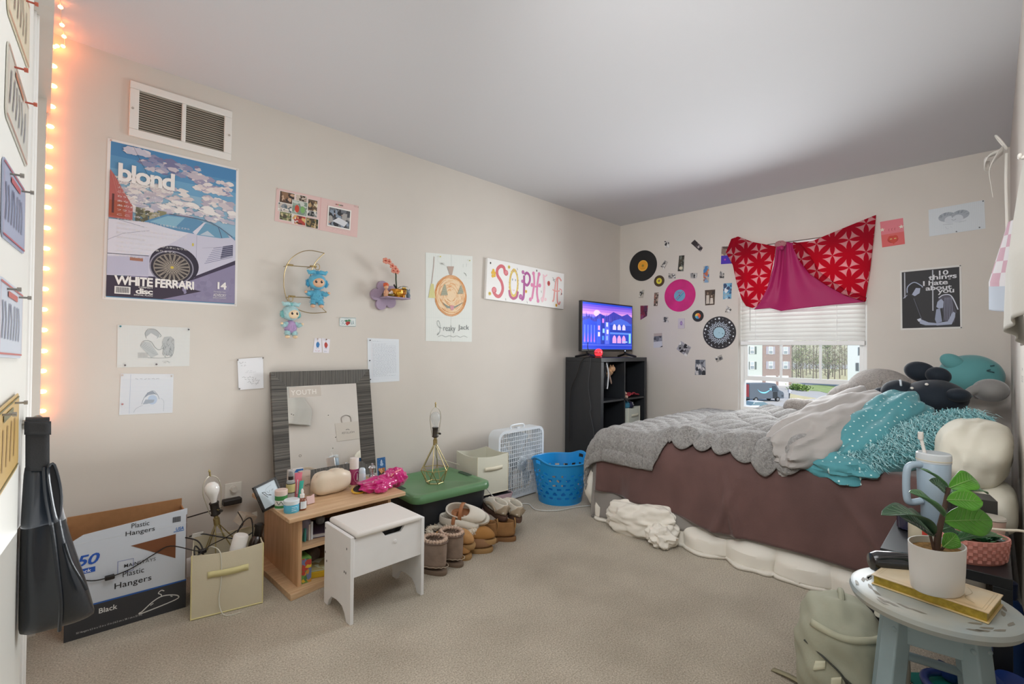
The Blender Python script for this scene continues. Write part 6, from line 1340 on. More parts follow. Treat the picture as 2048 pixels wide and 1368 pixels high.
# things in the bookcase
zsh = .6805
carton('white_box', 'pale white box standing at the back of the upper left cube', (3.53, 2.56, zsh), (.13, .16, .165), 'c9d4d8', .05)
t = thing('clothes_bundle', 'dark scarf and straps stuffed in the upper left cube of the bookcase', 'clothes', (3.55, 2.44, .70)); t['kind'] = 'thing'
m = MB()
for k, (x, c, ln) in enumerate(((-.06, '15161a', .29), (-.03, '1c1d22', .26), (.0, '121317', .24), (.03, '23242a', .22), (.055, '191a1f', .17))):
    m.grid(lambda u, v, x=x, ln=ln, k=k: V((x+.03*(u-.5)+.02*math.sin(5*v+k), -.03+.02*math.sin(4*u+k)+.03*v, .315-ln*v)), 5, 16, mat(c, .8))
m.build('scarf', t, solid=.006)
m = MB(); m.tube(smoothpath([(-.01, -.05, .31), (.012, -.055, .22), (.0, -.058, .12), (-.005, -.055, .08)], 5), .006, mat('c9ccd0', .6), 8); m.build('white_strap', t)
m = MB(); m.tube(smoothpath([(.0, -.04, .28), (.035, -.05, .2), (.07, -.05, .12)], 5), [.008]*10+[.004], mat('8a7468', .6), 8); m.build('brown_strap', t)
t = thing('plush_leopard', 'small tan leopard-print plush tucked at the top of the upper left cube', 'plush toy', (3.64, 2.46, .92)); m = MB(); LPm = mat('b08a68', .9, var=.5, vscale=26, detail=1)
m.ell((0, 0, 0), (.075, .05, .045), LPm, 22, 14, None, crum(2, .12, 1)); m.build('body', t); m = MB(); m.ell((.045, -.03, .03), (.035, .032, .03), LPm, 16, 10); m.ell((.025, -.03, .058), (.01, .006, .012), LPm, 8, 6); m.ell((.065, -.03, .056), (.01, .006, .012), LPm, 8, 6); m.build('head', t)
def seated_bear(name, label, loc, col, k=1., rz=0):
    t = thing(name, label, 'figurine', loc, rz); t.scale = (k,)*3; c = mat(col, .7, bump=.2, bscale=90)
    m = MB(); m.ell((0, 0, .035), (.028, .026, .035), c, 16, 10)
    for s_ in (-1, 1): m.tube([(s_*.018, -.01, .012), (s_*.026, -.045, .010)], [.013, .012], c, 8); m.tube([(s_*.024, -.008, .052), (s_*.034, -.026, .034)], [.010, .009], c, 8)
    m.build('body', t); m = MB(); m.ell((0, -.004, .088), (.026, .024, .025), c, 16, 10); m.ell((0, -.027, .082), (.012, .009, .010), mat('e6d4c2', .7), 10, 8); m.build('head', t)
    for s_ in (-1, 1): m = MB(); m.ell((s_*.020, 0, .110), (.010, .006, .010), c, 10, 8); m.build('ear', t)
    return t
seated_bear('bear_figurine', 'small pinkish seated bear figurine in the upper right cube', (3.84, 2.42, zsh), 'd6b4a2', 1.0, -.3)
m = MB(); m.grid(lambda u, v: V(((u-.5)*.18, (v-.5)*.14, .012+.022*abs(fbm(u*3, v*3, 4))+.012*math.sin(PI*u))), 20, 16, mat('a83240', .8, bump=.2, bscale=90)); tag(m.build('red_cloth', None, (3.99, 2.45, zsh), solid=.01), 'folded red cloth beside the bear figurine in the bookcase', 'cloth')
sb = fabric_bin((3.955, 2.485, .3635), .12, 'cream fabric bin with handle in the middle right cube of the bookcase', .25, .24, .225, mat('cfd3c8', .85, bump=.1, bscale=300), mat('dedcc8', .7))
m = MB()
for k, (c, x, y, r) in enumerate((('5560b8', -.07, -.03, .05), ('b7b4d0', .0, .0, .07), ('3f7f9a', -.03, -.06, .04), ('d6d3dc', .05, -.03, .06), ('2a2c4a', .02, -.07, .03))): m.ell((x, y, .0), (r, r*.8, .035), mat(c, .85), 20, 10, None, crum(2.5, .3, k))
tag(m.build('clothes', None, (3.955, 2.485, .60)), 'blue and lilac clothes heaped in the cream bin of the bookcase', 'clothes')
# television
TVY = 2.545; tvc = V(((3.395+4.21)/2-.01, TVY, KH))
tv = thing('television', 'flat television on the bookcase showing a blue and violet night street scene', 'television', tvc, -.045)
tw, th_ = .79, .455; zb_ = .055
m = MB(); m.box((0, .012, zb_+th_/2), (tw, .035, th_), mat('17181b', .35)); m.box((0, .045, zb_+th_*.4), (tw*.6, .04, th_*.55), mat('17181b', .5)); m.build('casing', tv, bevel=.004)
a = Art((-tw/2+.012, -.0055, zb_+.02), (tw/2-.012, -.0055, zb_+.02), (tw/2-.012, -.0055, zb_+th_-.012), (-tw/2+.012, -.0055, zb_+th_-.012), NL, None, .0006, .3, .0003)
SCR = {}
def E(h): return mat(h, .25, emit=.75)
W, H = a.W, a.H; a.rect(0, 0, W, H, E('2c50d0'))
for k, c in enumerate(('6a50d8', '8a62dc', 'b47ae0', 'd898e0', '8a70e0', '4a5cd8')): a.rect(0, H*(.97-.055*(k+1)), W, H*(.97-.055*k), E(c))
a.circ(.27*W, .78*H, .05, E('ecc4ec'), .03); a.rect(0, H*.96, W, H, E('1f46c8')); a.shape([(0, .66*H), (.12*W, .72*H), (.2*W, .66*H), (.33*W, .78*H), (.45*W, .72*H), (.6*W, .84*H), (.78*W, .76*H), (.9*W, .82*H), (W, .74*H), (W, .6*H), (0, .6*H)], E('3a3cae'))
rnd = random.Random(7)
for k in range(22): u = rnd.uniform(.02, .98); a.shape([((u-.012)*W, .62*H), ((u+.012)*W, .62*H), (u*W, (.72+rnd.uniform(0, .1))*H)], E(rnd.choice(['33359c', '4a44b4', '5a52c4'])))
a.shape([(0, .12*H), (.26*W, .12*H), (.26*W, .56*H), (.12*W, .66*H), (0, .6*H)], E('2a4ad0'))
for u in (.03, .09, .15, .21): a.rect(u*W, .14*H, (u+.022)*W, .52*H, E('5a74e4')); a.shape([((u-.004)*W, .16*H), ((u+.026)*W, .16*H), ((u+.011)*W, .36*H)], E('a86ae0'))
for u0, u1, v0, v1, c in ((.27, .34, .1, .66, '3a58d8'), (.345, .42, .1, .74, '2338a8'), (.43, .51, .1, .6, '5a6ce4')): a.rect(u0*W, v0*H, u1*W, v1*H, E(c))
for u, v, c in ((.29, .42, 'e0a0e8'), (.29, .28, 'e8d8f4'), (.37, .58, 'd080e0'), (.38, .36, '9ad0f4'), (.37, .2, '4a90e8'), (.45, .5, 'c8d4f8'), (.46, .34, 'ecdcf8'), (.45, .2, '8aa8f0')): a.rect(u*W, v*H, (u+.038)*W, (v+.095)*H, E(c))
a.rect(.53*W, .1*H, .98*W, .55*H, E('2446c0')); a.shape([(.52*W, .55*H), (.6*W, .64*H), (.75*W, .7*H), (.9*W, .64*H), (.99*W, .55*H)], E('4668dc'))
def arch(u, v, w_, h_, c): a.shape([((u-w_/2)*W, v*H), ((u+w_/2)*W, v*H), ((u+w_/2)*W, (v+h_*.55)*H), ((u+w_*.3)*W, (v+h_*.85)*H), (u*W, (v+h_)*H), ((u-w_*.3)*W, (v+h_*.85)*H), ((u-w_/2)*W, (v+h_*.55)*H)], E(c))
for u in (.62, .72, .82): arch(u, .44, .07, .13, 'dcd0f4'); arch(u, .14, .08, .18, 'e0a0e0')
a.rect(.53*W, .34*H, .98*W, .38*H, E('5a8aec')); a.rect(.53*W, .40*H, .98*W, .42*H, E('1c309c')); a.rect(.93*W, .14*H, .975*W, .36*H, E('8fd8d8')); a.rect(0, .02*H, W, .115*H, E('2440c8')); a.rect(0, .085*H, W, .10*H, E('5a70e0')); a.rect(.8*W, .155*H, .9*W, .185*H, E('9ac0f0'))
a.build('screen', tv)
for s_ in (-1, 1):
    m = MB(); x = s_*.29; m.tube(smoothpath([(x, .01, zb_+.01), (x+s_*.01, .0, .03), (x+s_*.03, -.10, .006)], 5), [.011]*9+[.010, .008], mat('15161a', .4), 8); m.tube(smoothpath([(x, .01, .03), (x+s_*.02, .06, .018), (x+s_*.04, .12, .006)], 5), [.010]*10+[.008], mat('15161a', .4), 8); m.build('foot', tv)
m = MB(); m.ell((.27, -.006, zb_+.006), (.006, .002, .003), mat('bcd0ff', .3, emit=6), 8, 6); m.build('power_light', tv)
# red glowing orb
t = thing('orb_lamp', 'small glowing red orb lamp in front of the television', 'lamp', atY(1197, 711, 2.40)+V((0, 0, 0))); t.location.z = KH
m = MB(); m.lathe([(.030, 0), (.034, .006), (.030, .016), (.034, .020)], (0, 0, 0), mat('8a1f26', .3), 24); m.build('base', t)
m = MB(); m.ell((0, 0, .046), (.036, .036, .034), mat('ff2a34', .2, emit=2.2), 22, 14); m.build('globe', t); m = MB(); m.lathe([(.0365, .040), (.0372, .044), (.0365, .048)], (0, 0, 0), mat('a81f28', .3), 24); m.build('ring', t)
cable('power_cable', 'black television cable looping off the bookcase and down its side', [(3.50, 2.56, 1.20), (3.44, 2.52, 1.14), (3.42, 2.48, 1.085), (3.385, 2.47, 1.07), (3.44, 2.44, 1.062), (3.52, 2.44, 1.06), (3.60, 2.47, 1.06)], .003)
cable('power_cable', 'black cord hanging from the bookcase top along its left side', [(3.50, 2.46, 1.062), (3.43, 2.48, 1.062), (3.398, 2.55, 1.03), (3.394, 2.60, .90), (3.392, 2.66, .78), (3.392, 2.68, .6), (3.392, 2.68, .3)], .0035)
cable('power_cable', 'thin cord trailing down the middle of the bookcase side', [(3.405, 2.46, 1.06), (3.398, 2.46, 1.0), (3.398, 2.48, .8), (3.397, 2.45, .62), (3.398, 2.46, .58), (3.397, 2.42, .42), (3.397, 2.41, .25), (3.397, 2.40, .02)], .002, mat('4a4c50', .5))

# ---------------------------------------------------------------- back wall: records and pictures
def record(name, label, px, py, rad_v, disc, lab, extra=None):
    c = atX(px, py, XB); r = (atX(px, py-rad_v, XB)-atX(px, py+rad_v, XB)).length/2
    t = thing(name, label, 'vinyl record', c); Ry = Matrix.Rotation(-PI/2, 4, 'Y')
    m = MB(); m.lathe([(.001, .0006), (r, .0006), (r, .0026), (r*.99, .003), (r*.975, .003), (r*.7, .003), (r*.38, .003), (r*.02, .003)], (0, 0, 0), disc, 64, Ry)
    for k in range(1, 9): q = r*(.40+.065*k); m.lathe([(q, .0029), (q+.001, .0032), (q+.002, .0029)], (0, 0, 0), disc, 64, Ry)
    m.build('disc', t)
    a = Art((-.0032, r, -r), (-.0032, -r, -r), (-.0032, -r, r), (-.0032, r, r), NB, None, .0, .5, .0004); a.step = .00004
    lab(a, a.W/2, a.H/2, r); a.build('label', t)
    if extra: b = Art((-.0036, r, -r), (-.0036, -r, -r), (-.0036, -r, r), (-.0036, r, r), NB, None, .0, .5, .0002); extra(b, b.W/2, b.H/2, r); b.build('sun_print', t)
VIN = mat('1d1e20', .28, var=.1, vscale=6)
def lab1(a, u, v, r): a.circ(u, v, r*.36, 'e8a02c', None, 40); a.ring(u, v, r*.33, r*.03, 'efc45a'); a.circ(u, v, r*.1, 'b8902c'); a.circ(u, v, r*.03, '3a3020'); a.text('RECORDS', u, v+r*.18, r*.05, '7a5a1c', 0, 0, 1, None, 'c') if False else None; a.line([(u-r*.15, v-r*.18), (u+r*.15, v-r*.18)], r*.02, 'b07a1c')
record('vinyl_record', 'black vinyl record with an orange label, leftmost on the back wall', 1286, 531.5, 30.5, VIN, lab1)
def lab2(a, u, v, r): a.circ(u, v, r*.54, 'ddd23e', None, 30); a.shape([(u-r*.3, v), (u-r*.05, v+r*.3), (u+r*.25, v+r*.2), (u+r*.05, v-r*.25)], 'b08a6a'); a.circ(u, v, r*.1, '4a3a24')
record('small_record', 'small brown record with a yellow label between the two large records', 1318.5, 562, 11.2, mat('4a3a28', .4), lab2)
def lab3(a, u, v, r):
    a.circ(u, v, r*.36, '6fa9c4', None, 40); a.line([(u-r*.24, v-r*.2), (u+r*.2, v+r*.26)], r*.04, 'b05a8a'); a.line([(u-r*.16, v-r*.27), (u+r*.27, v+r*.16)], r*.04, '4f86a4'); a.text('77', u-r*.12, v+r*.1, r*.12, 'a0508a', .02); a.circ(u, v, r*.03, '3a4a54')
record('vinyl_record', 'hot pink vinyl record with a blue label in the middle of the back wall', 1359.5, 591, 32.4, mat('cf1f7c', .3, var=.12, vscale=9), lab3)
def lab4(a, u, v, r):
    a.circ(u, v, r*.5, 'e8783c', None, 30)
    for k, c in enumerate(('e8603c', 'f0a04a', 'e8c85a', '5fb0c8', '4a90c0', 'd8603c')): a.shape([(u, v)]+[(u+r*.5*math.cos(q), v+r*.5*math.sin(q)) for q in [2*PI*k/6+.2*i for i in range(6)]]+[(u+r*.5*math.cos(2*PI*(k+1)/6), v+r*.5*math.sin(2*PI*(k+1)/6))], c)
    a.circ(u, v, r*.06, '3a3430')
record('small_record', 'small black record with a rainbow label above the sun record', 1396, 632, 11.5, mat('232426', .35), lab4)
def lab5(a, u, v, r): a.circ(u, v, r*.35, 'a9cbd8', None, 40); a.circ(u+r*.22, v-r*.06, r*.04, '6f8f9c'); a.circ(u, v, r*.025, '6f8f9c')
def sun(b, u, v, r):
    for k in range(36):
        q = 2*PI*k/36; L = .72 if k % 2 else .64; pts = []
        for i in range(9): s_ = .40+(L-.40)*i/8; d = .045*math.sin(i*1.5)*(1 if k % 2 else -1); pts.append((u+r*s_*math.cos(q+d), v+r*s_*math.sin(q+d)))
        b.line(pts, r*.035, 'c3cfdc', 2)
    rnd = random.Random(3)
    for k in range(24):
        q = 2*PI*k/24; s_ = .87; R = r*rnd.choice([.02, .03, .045, .06]); b.circ(u+r*s_*math.cos(q), v+r*s_*math.sin(q), R, 'dfe4e8', None, 14)
        if k % 4 == 0: b.circ(u+r*s_*math.cos(q)+R*.5, v+r*s_*math.sin(q)+R*.2, R*.8, '26262b', None, 14)
record('vinyl_record', 'black record painted with a white sun and moons beside the window', 1438.5, 665.5, 32.6, mat('2a2a2f', .4), lab5, sun)
# small cut-out pictures
BWt = ['1f1f22', '4a4a4c', '8a8a8a', 'c9c7c4', 'e4e2de']
def pic(label, TL, TR, BR, BL, base, tones, n, seed, size=.28, border=None, extra=None, name='picture', thick=.0012):
    def d(a, W, H):
        b = border or 0
        a.blobs(b, b, W-b, H-b, tones, n, seed, size)
        if extra: extra(a, W, H)
    return sheet(name, label, 'picture', TL, TR, BR, BL, base, 'B', None, d, 'cut-out pictures around the records', thick)
pic('tiny black and white picture of doorways, topmost left of the back wall', (1329, 482), (1339, 481), (1339.5, 495.5), (1329.5, 495.5), 'cfcac6', BWt, 14, 1)
pic('dark strip picture tilted down to the right, high on the back wall', (1389.5, 479.5), (1406, 495.5), (1401, 503.5), (1382, 486.5), '2f292c', ['5a5256', '8a8286', '1f1b1e', 'b9b1b0'], 14, 2, .3)
pic('dark film strip picture above the pink record', (1358.5, 511.5), (1369, 510.5), (1367, 542.5), (1355.5, 542.5), '37352f', ['5a6058', '2a2824', '6f746a', '4a4438'], 14, 3, .4, None, lambda a, W, H: a.circ(W*.52, H*.2, W*.32, 'd6cdb4', W*.28))
pic('small sketchy black and white cut-out right of the orange-label record', (1329.5, 521), (1336.5, 524), (1328, 539), (1320.5, 533), 'b9b3ac', BWt, 16, 4)
pic('small grey cut-out above the left of the pink record', (1337.5, 546.5), (1352, 547.5), (1351.5, 557), (1337, 557), 'b5afa8', BWt, 16, 5)
pic('small grey cut-out above the right of the pink record', (1380.5, 546), (1395, 546), (1393.5, 556.5), (1381.5, 556.5), 'a9a4a0', BWt, 16, 6)
pic('colourful narrow cut-out with a mask figure above the sepia photo', (1407, 532.5), (1418.5, 531.5), (1418, 565), (1407, 565.5), 'b9b4ac', ['8a4a38', 'd8804a', '4a7fb0', 'b8b0a4', '35322f', 'c46a4a', '7fa0c0'], 26, 7, .4)
pic('small outline cut-out left of the curtain edge', (1441, 541), (1449, 547), (1448, 556.5), (1438, 556), 'b6b0a9', BWt, 14, 8)
pic('violet and brown photo half behind the pink curtain', (1443, 493.5), (1466, 492), (1465, 527), (1442, 528.5), 'b4a49a', ['5a4a44', 'c9b0a0', '8a7468'], 14, 9, .3, None, lambda a, W, H: (a.rect(0, 0, W, .48*H, '4a30b0'), a.circ(.35*W, .25*H, .008, 'b43cb0')))
pic('sepia photo of two standing figures left of the blue photo', (1410, 580.5), (1430.5, 579), (1429, 609.5), (1410.5, 611), '4f3f33', ['5a4a3c', '3a2f28', '6a5848'], 14, 10, .3, None, lambda a, W, H: (a.circ(.28*W, .78*H, .09*W, '8a7662', .08*H), a.shape([(.1*W, .1*H), (.45*W, .1*H), (.42*W, .66*H), (.14*W, .66*H)], 'cfc4b6'), a.circ(.68*W, .58*H, .08*W, 'b09a86', .07*H), a.shape([(.5*W, .08*H), (.88*W, .08*H), (.8*W, .46*H), (.56*W, .46*H)], 'd8cdbf')))
pic('blue photo of figures by water below the curtain corner', (1447, 567), (1464, 566), (1462.5, 597.5), (1446, 598.5), '6fa8c8', ['4f8ab4', '8fbcd4', '2f5a80', 'dfe6ea', '3a4a6a', '9ab0b8'], 26, 11, .28)
pic('small grey cut-out of a plant left of the pink record', (1280.5, 580), (1289, 579.5), (1286.5, 596), (1277, 596), 'b9b2a9', BWt+['8a8478'], 16, 12)
pic('brown photo-booth strip left of the pink record', (1309, 585.5), (1317.5, 585), (1315, 612), (1307.5, 612), '7a6a5e', ['4a3c36', 'b09a88', '8a5a4c', 'd0beb0'], 16, 13, .35)
pic('half-round dark red and violet cut-out beside the television', (1281, 611.5), (1296, 611), (1294, 632), (1281, 640), '5a3050', ['7a2a48', '8a4a78', '3a2030', 'a03a50'], 20, 14, .3)
pic('tiny square cut-out below the pink record on its left', (1326.5, 634), (1336.5, 634), (1337, 644.5), (1326, 644.5), 'b5aea6', BWt, 14, 15)
pic('pale lilac card with an oval emblem, standing off the wall under the pink record', (1357, 637), (1369.5, 637), (1369.5, 656.5), (1356.5, 657), 'c9c0c8', ['cfc6ce', 'c0b6c2'], 5, 16, .2, None, lambda a, W, H: (a.circ(.5*W, .52*H, .18*W, '8a6aa8', .22*H), a.circ(.5*W, .52*H, .1*W, 'b09ac4', .12*H)), 'picture', .006)
pic('small triangular cut-out between the window and the sun record', (1454, 611), (1463, 618.5), (1460, 626.5), (1450, 624.5), 'a9a39b', BWt, 12, 17)
pic('grey beach photo left below the sun record', (1308, 667), (1324, 666), (1325, 694), (1307, 696), '8d8f96', ['6a6c74', '4a4c52'], 8, 18, .3, None, lambda a, W, H: (a.rect(0, 0, W, .42*H, 'cfd0d6'), a.rect(0, .8*H, W, H, 'b9a9a0'), a.shape([(.7*W, 0), (W, 0), (W, .1*H)], '2a2a2c')))
pic('grey photo tilted to the right, below the lilac card', (1362, 682), (1382.5, 694.5), (1373, 713.5), (1353, 698), 'a9a6ac', BWt, 24, 19, .25)
pic('tall grey photo of a hooded figure, lowest on the back wall', (1391, 719.5), (1411, 719.5), (1411.5, 750), (1390, 750), '7f838a', ['4a4e55', 'a9aab0', '2f3136', 'd0cdcc', '8a8c92'], 26, 20, .25)
pic('small tilted cut-out below the sun record near the window', (1429.5, 715.5), (1443, 709), (1446.5, 718.5), (1434, 725), 'aaa49c', BWt, 12, 21)
# film poster
def film(a, W, H):
    a.rect(.03*W, .03*H, .97*W, .97*H, '2b2a2d'); g = 'aab2c8'; lt = 'd2d6e2'
    for u0, u1 in ((.07, .09), (.535, .56)): a.shape([(u0*W, .3*H), ((u0+.02)*W, .3*H), ((u1)*W, .96*H), ((u1-.02)*W, .96*H)], 'b9bcc4')
    # standing figure in dark jacket seen from the side
    a.shape([(.04*W, .04*H), (.34*W, .04*H), (.36*W, .25*H), (.27*W, .48*H), (.17*W, .58*H), (.05*W, .52*H)], '1f1e21'); a.circ(.24*W, .68*H, .125*W, '1c1b1e', .10*H, 22, -.3); a.line([(.12*W, .62*H), (.13*W, .72*H), (.24*W, .785*H), (.36*W, .72*H), (.38*W, .69*H)], .006, g, 4)
    a.shape([(.20*W, .585*H), (.27*W, .69*H), (.345*W, .68*H), (.33*W, .60*H), (.25*W, .555*H)], g); a.line([(.23*W, .52*H), (.31*W, .3*H), (.36*W, .17*H)], .004, '5a5c68'); a.line([(.05*W, .53*H), (.12*W, .58*H)], .004, g)
    a.shape([(.28*W, .17*H), (.34*W, .19*H), (.36*W, .15*H), (.31*W, .13*H)], lt); a.shape([(.32*W, .14*H), (.36*W, .165*H), (.47*W, .115*H), (.62*W, .095*H), (.62*W, .065*H), (.42*W, .07*H), (.33*W, .10*H)], g)
    # seated figure with long hair leaning forward
    a.circ(.75*W, .44*H, .12*W, '55535f', .11*H, 20); a.shape([(.64*W, .46*H), (.86*W, .46*H), (.93*W, .22*H), (.88*W, .10*H), (.74*W, .12*H), (.70*W, .3*H)], '4a4854'); a.shape([(.60*W, .36*H), (.62*W, .44*H), (.68*W, .485*H), (.72*W, .44*H), (.71*W, .34*H), (.64*W, .33*H)], g)
    for k in range(6): a.line([((.74+.02*k)*W, .5*H), ((.73+.025*k)*W, .3*H), ((.72+.03*k)*W, .13*H)], .003, '8a8ca0', 3)
    a.line([(.64*W, .5*H), (.72*W, .545*H), (.84*W, .52*H), (.94*W, .3*H)], .006, lt, 4); a.shape([(.60*W, .32*H), (.66*W, .33*H), (.69*W, .12*H), (.60*W, .10*H), (.575*W, .16*H)], '9aa2ba'); a.shape([(.60*W, .06*H), (.84*W, .07*H), (.92*W, .24*H), (.86*W, .27*H), (.78*W, .12*H), (.60*W, .10*H)], g); a.shape([(.88*W, .04*H), (.965*W, .04*H), (.965*W, .2*H), (.9*W, .26*H)], '26252a')
    wt = 'dcdce0'
    a.text('10', .80*W, .865*H, .075*H, wt, .02, 0, 1, .15*W, 'r'); a.text('things', .93*W, .775*H, .105*H, wt, .018, 0, .95, .45*W, 'r'); a.text('I hate', .79*W, .712*H, .078*H, wt, .018, 0, .95, .40*W, 'r'); a.text('about', .85*W, .632*H, .075*H, wt, .018, 0, .95, .42*W, 'r'); a.text('you', .885*W, .550*H, .08*H, wt, .018, 0, .95, .26*W, 'r')
sheet('film_poster', 'square black and white film poster in a white border above the bed pillows', 'poster', (1800, 541.5), (1922.5, 529.5), (1924.5, 657), (1801.5, 660.5), 'dfddd8', 'B', [(.985, .985, '6a6a6c'), (.985, .015, '6a6a6c')], film)
def hearts(a, W, H):
    a.rect(0, 0, W, .48*H, 'd8605f'); a.circ(.5*W, .25*H, .24*W, 'b0352a', .14*H); a.circ(.42*W, .30*H, .13*W, 'c8402e', .1*H); a.circ(.60*W, .30*H, .13*W, 'c8402e', .1*H); a.shape([(.28*W, .26*H), (.74*W, .26*H), (.52*W, .06*H)], 'c8402e')
    for u in (.42, .6): a.circ(u*W, .27*H, .05*W, 'e6c878', .02*H); a.circ(u*W, .27*H, .015*W, '3a2018')
    for k in range(3): a.line([((.34+.13*k)*W, .65*H), ((.38+.13*k)*W, .68*H), ((.34+.13*k)*W, .61*H), ((.38+.13*k)*W, .58*H)], .0022, 'a8404c')
    for u in (.07, .9):
        a.shape([(u*W+.12*W*(1 if i % 2 == 0 else .45)*math.cos(2*PI*i/10+.3), .68*H+.12*W*(1 if i % 2 == 0 else .45)*math.sin(2*PI*i/10+.3)) for i in range(10)], 'e4dccb')
sheet('heart_drawing', 'pink and red card with a heart face and two stars right of the curtain', 'drawing', (1760, 444), (1806, 436), (1810, 488), (1764.5, 495), 'dc7a84', 'B', None, hearts)
def faces(a, W, H):
    for k in range(1, 30): a.line([(W*k/30, 0), (W*k/30, H)], .0003, 'bcc4cc')
    for u in (.34, .58):
        a.circ(u*W, .62*H, .16*W, 'a9b0b8', .17*H, 22); a.circ((u+(.05 if u < .5 else -.05))*W, .5*H, .10*W, 'cdd3d9', .14*H, 18); rnd = random.Random(int(u*100))
        for k in range(26): q = rnd.uniform(0, PI); a.line([((u+.16*math.cos(q))*W, (.62+.17*math.sin(q))*H), ((u+.10*math.cos(q+.2))*W, (.60+.08*math.sin(q))*H)], .0012, rnd.choice(['7f8790', '8f979f']))
    a.line([(.42*W, .5*H), (.46*W, .46*H), (.5*W, .5*H)], .0016, '6f7780', 3); a.scribble(.3*W, .45*W, .18*H, .02, 'a9b1b9', .0012, 2); a.line([(.26*W, .36*H), (.45*W, .33*H)], .0014, '8f979f', 2); a.line([(.55*W, .36*H), (.68*W, .38*H)], .0014, '8f979f', 2)
sheet('pencil_drawing', 'pencil sketch of two facing heads, high on the back wall near the right corner', 'drawing', (1857, 420), (1968.5, 400), (1971, 457), (1858.5, 473), 'd6dce0', 'B', [(.98, .96, '55555a'), (.9, .06, '6a6a6e'), (.5, .03, '6a6a6e')], faces)

# ---------------------------------------------------------------- pink patterned cloth over the window
def petal_mat(ground, petal, name, tr=.72):
    m = bpy.data.materials.new(name); m.use_nodes = True; t = m.node_tree; b = t.nodes['Principled BSDF']; L = t.links.new; b.inputs['Roughness'].default_value = .8
    uv = t.nodes.new('ShaderNodeUVMap'); sp = t.nodes.new('ShaderNodeSeparateXYZ'); L(uv.outputs[0], sp.inputs[0])
    def M(op, a, c=None):
        n = t.nodes.new('ShaderNodeMath'); n.operation = op
        for i, v in enumerate((a, c)):
            if v is None: continue
            if isinstance(v, (int, float)): n.inputs[i].default_value = v
            else: L(v, n.inputs[i])
        return n.outputs[0]
    x, y = sp.outputs[0], sp.outputs[1]; a_ = M('MULTIPLY', M('ADD', x, y), .5); b_ = M('MULTIPLY', M('SUBTRACT', x, y), .5)
    def lens(along, perp, w_):
        tt = M('FRACT', along); d = M('ABSOLUTE', M('SUBTRACT', M('FRACT', M('ADD', perp, .5)), .5)); return M('LESS_THAN', d, M('MULTIPLY', M('MULTIPLY', tt, M('SUBTRACT', 1, tt)), w_))
    f = M('MAXIMUM', M('MAXIMUM', lens(x, y, .62), lens(y, x, .62)), M('MAXIMUM', lens(a_, b_, .58), lens(b_, a_, .58)))
    mx = t.nodes.new('ShaderNodeMix'); mx.data_type = 'RGBA'; mx.inputs[6].default_value = lin(ground); mx.inputs[7].default_value = lin(petal); L(f, mx.inputs[0]); L(mx.outputs[2], b.inputs['Base Color'])
    tl = t.nodes.new('ShaderNodeBsdfTranslucent'); L(mx.outputs[2], tl.inputs[0]); ms = t.nodes.new('ShaderNodeMixShader'); ms.inputs[0].default_value = tr
    L(b.outputs[0], ms.inputs[1]); L(tl.outputs[0], ms.inputs[2]); L(ms.outputs[0], t.nodes['Material Output'].inputs[0]); return m
PAT = petal_mat('efc0c4', 'd0103c', 'petal_print'); PLAIN = mat('b30c62', .55, sheen=.6, transl=.18, bump=.1, bscale=200)
cw = thing('window_cloth', 'hot pink petal-print blanket pinned over the upper half of the window', 'curtain', atX(1600, 540, XB-.03))
c0 = V(cw.location)
def coons(T, B, L_, R_):
    """patch from four pixel polylines lying on the plane just in front of the wall"""
    def ev(P, t):
        t = min(max(t, 0), 1)*(len(P)-1); i = min(int(t), len(P)-2); f = t-i; return (P[i][0]*(1-f)+P[i+1][0]*f, P[i][1]*(1-f)+P[i+1][1]*f)
    def f(u, v):
        t, b, l, r = ev(T, u), ev(B, u), ev(L_, v), ev(R_, v); c = [T[0], T[-1], B[0], B[-1]]
        return tuple((1-v)*t[k]+v*b[k]+(1-u)*l[k]+u*r[k]-((1-u)*(1-v)*c[0][k]+u*(1-v)*c[1][k]+(1-u)*v*c[2][k]+u*v*c[3][k]) for k in (0, 1))
    return f
def cloth(name, f, nu, nv, mt, depth, uvscale=None, lab=None):
    m = MB(); vs = []; uvs = []; fs = []
    for j in range(nv+1):
        for i in range(nu+1):
            u, v = i/nu, j/nv; px, py = f(u, v); p = atX(px, py, XB-.025-depth(u, v)); vs.append(p-c0)
            q = atX(px, py, XB); uvs.append((q.y*-uvscale+3.17, q.z*uvscale+.4) if uvscale else (u, v))
    for j in range(nv):
        for i in range(nu): a = j*(nu+1)+i; fs.append((a, a+1, a+nu+2, a+nu+1))
    m.add(vs, fs, mt, True, uvs); o = m.build(name, cw, solid=.006)
    if lab: o['label'] = lab
    return o
PS = 9.4
fl = coons([(1463, 478), (1476, 473), (1505, 484), (1553, 493)], [(1492, 612), (1505, 616), (1515, 612), (1524, 602)], [(1463, 478), (1452, 505), (1466, 530), (1473, 565), (1484, 600), (1492, 612)], [(1553, 493), (1546, 530), (1537, 570), (1524, 602)])
cloth('left_panel', fl, 44, 40, PAT, lambda u, v: .010+.012*math.sin(3*PI*u+2*v)*(1-v*.5)+.012*(1-u), PS)
fm = coons([(1553, 490), (1562, 486), (1576, 484), (1588, 486)], [(1508, 619), (1540, 616), (1562, 622), (1600, 617), (1660, 610), (1731, 604)], [(1553, 490), (1548, 530), (1535, 575), (1520, 605), (1508, 619)], [(1588, 486), (1612, 530), (1645, 565), (1690, 590), (1731, 604)])
cloth('plain_fold', fm, 60, 40, PLAIN, lambda u, v: .030+.020*math.sin(10*u+2.5*v)*(1-.5*v)*(.4+.6*(1-u))+.010*math.sin(23*u+3*v)*(1-v), None, 'plain magenta back of the blanket folded to the front')
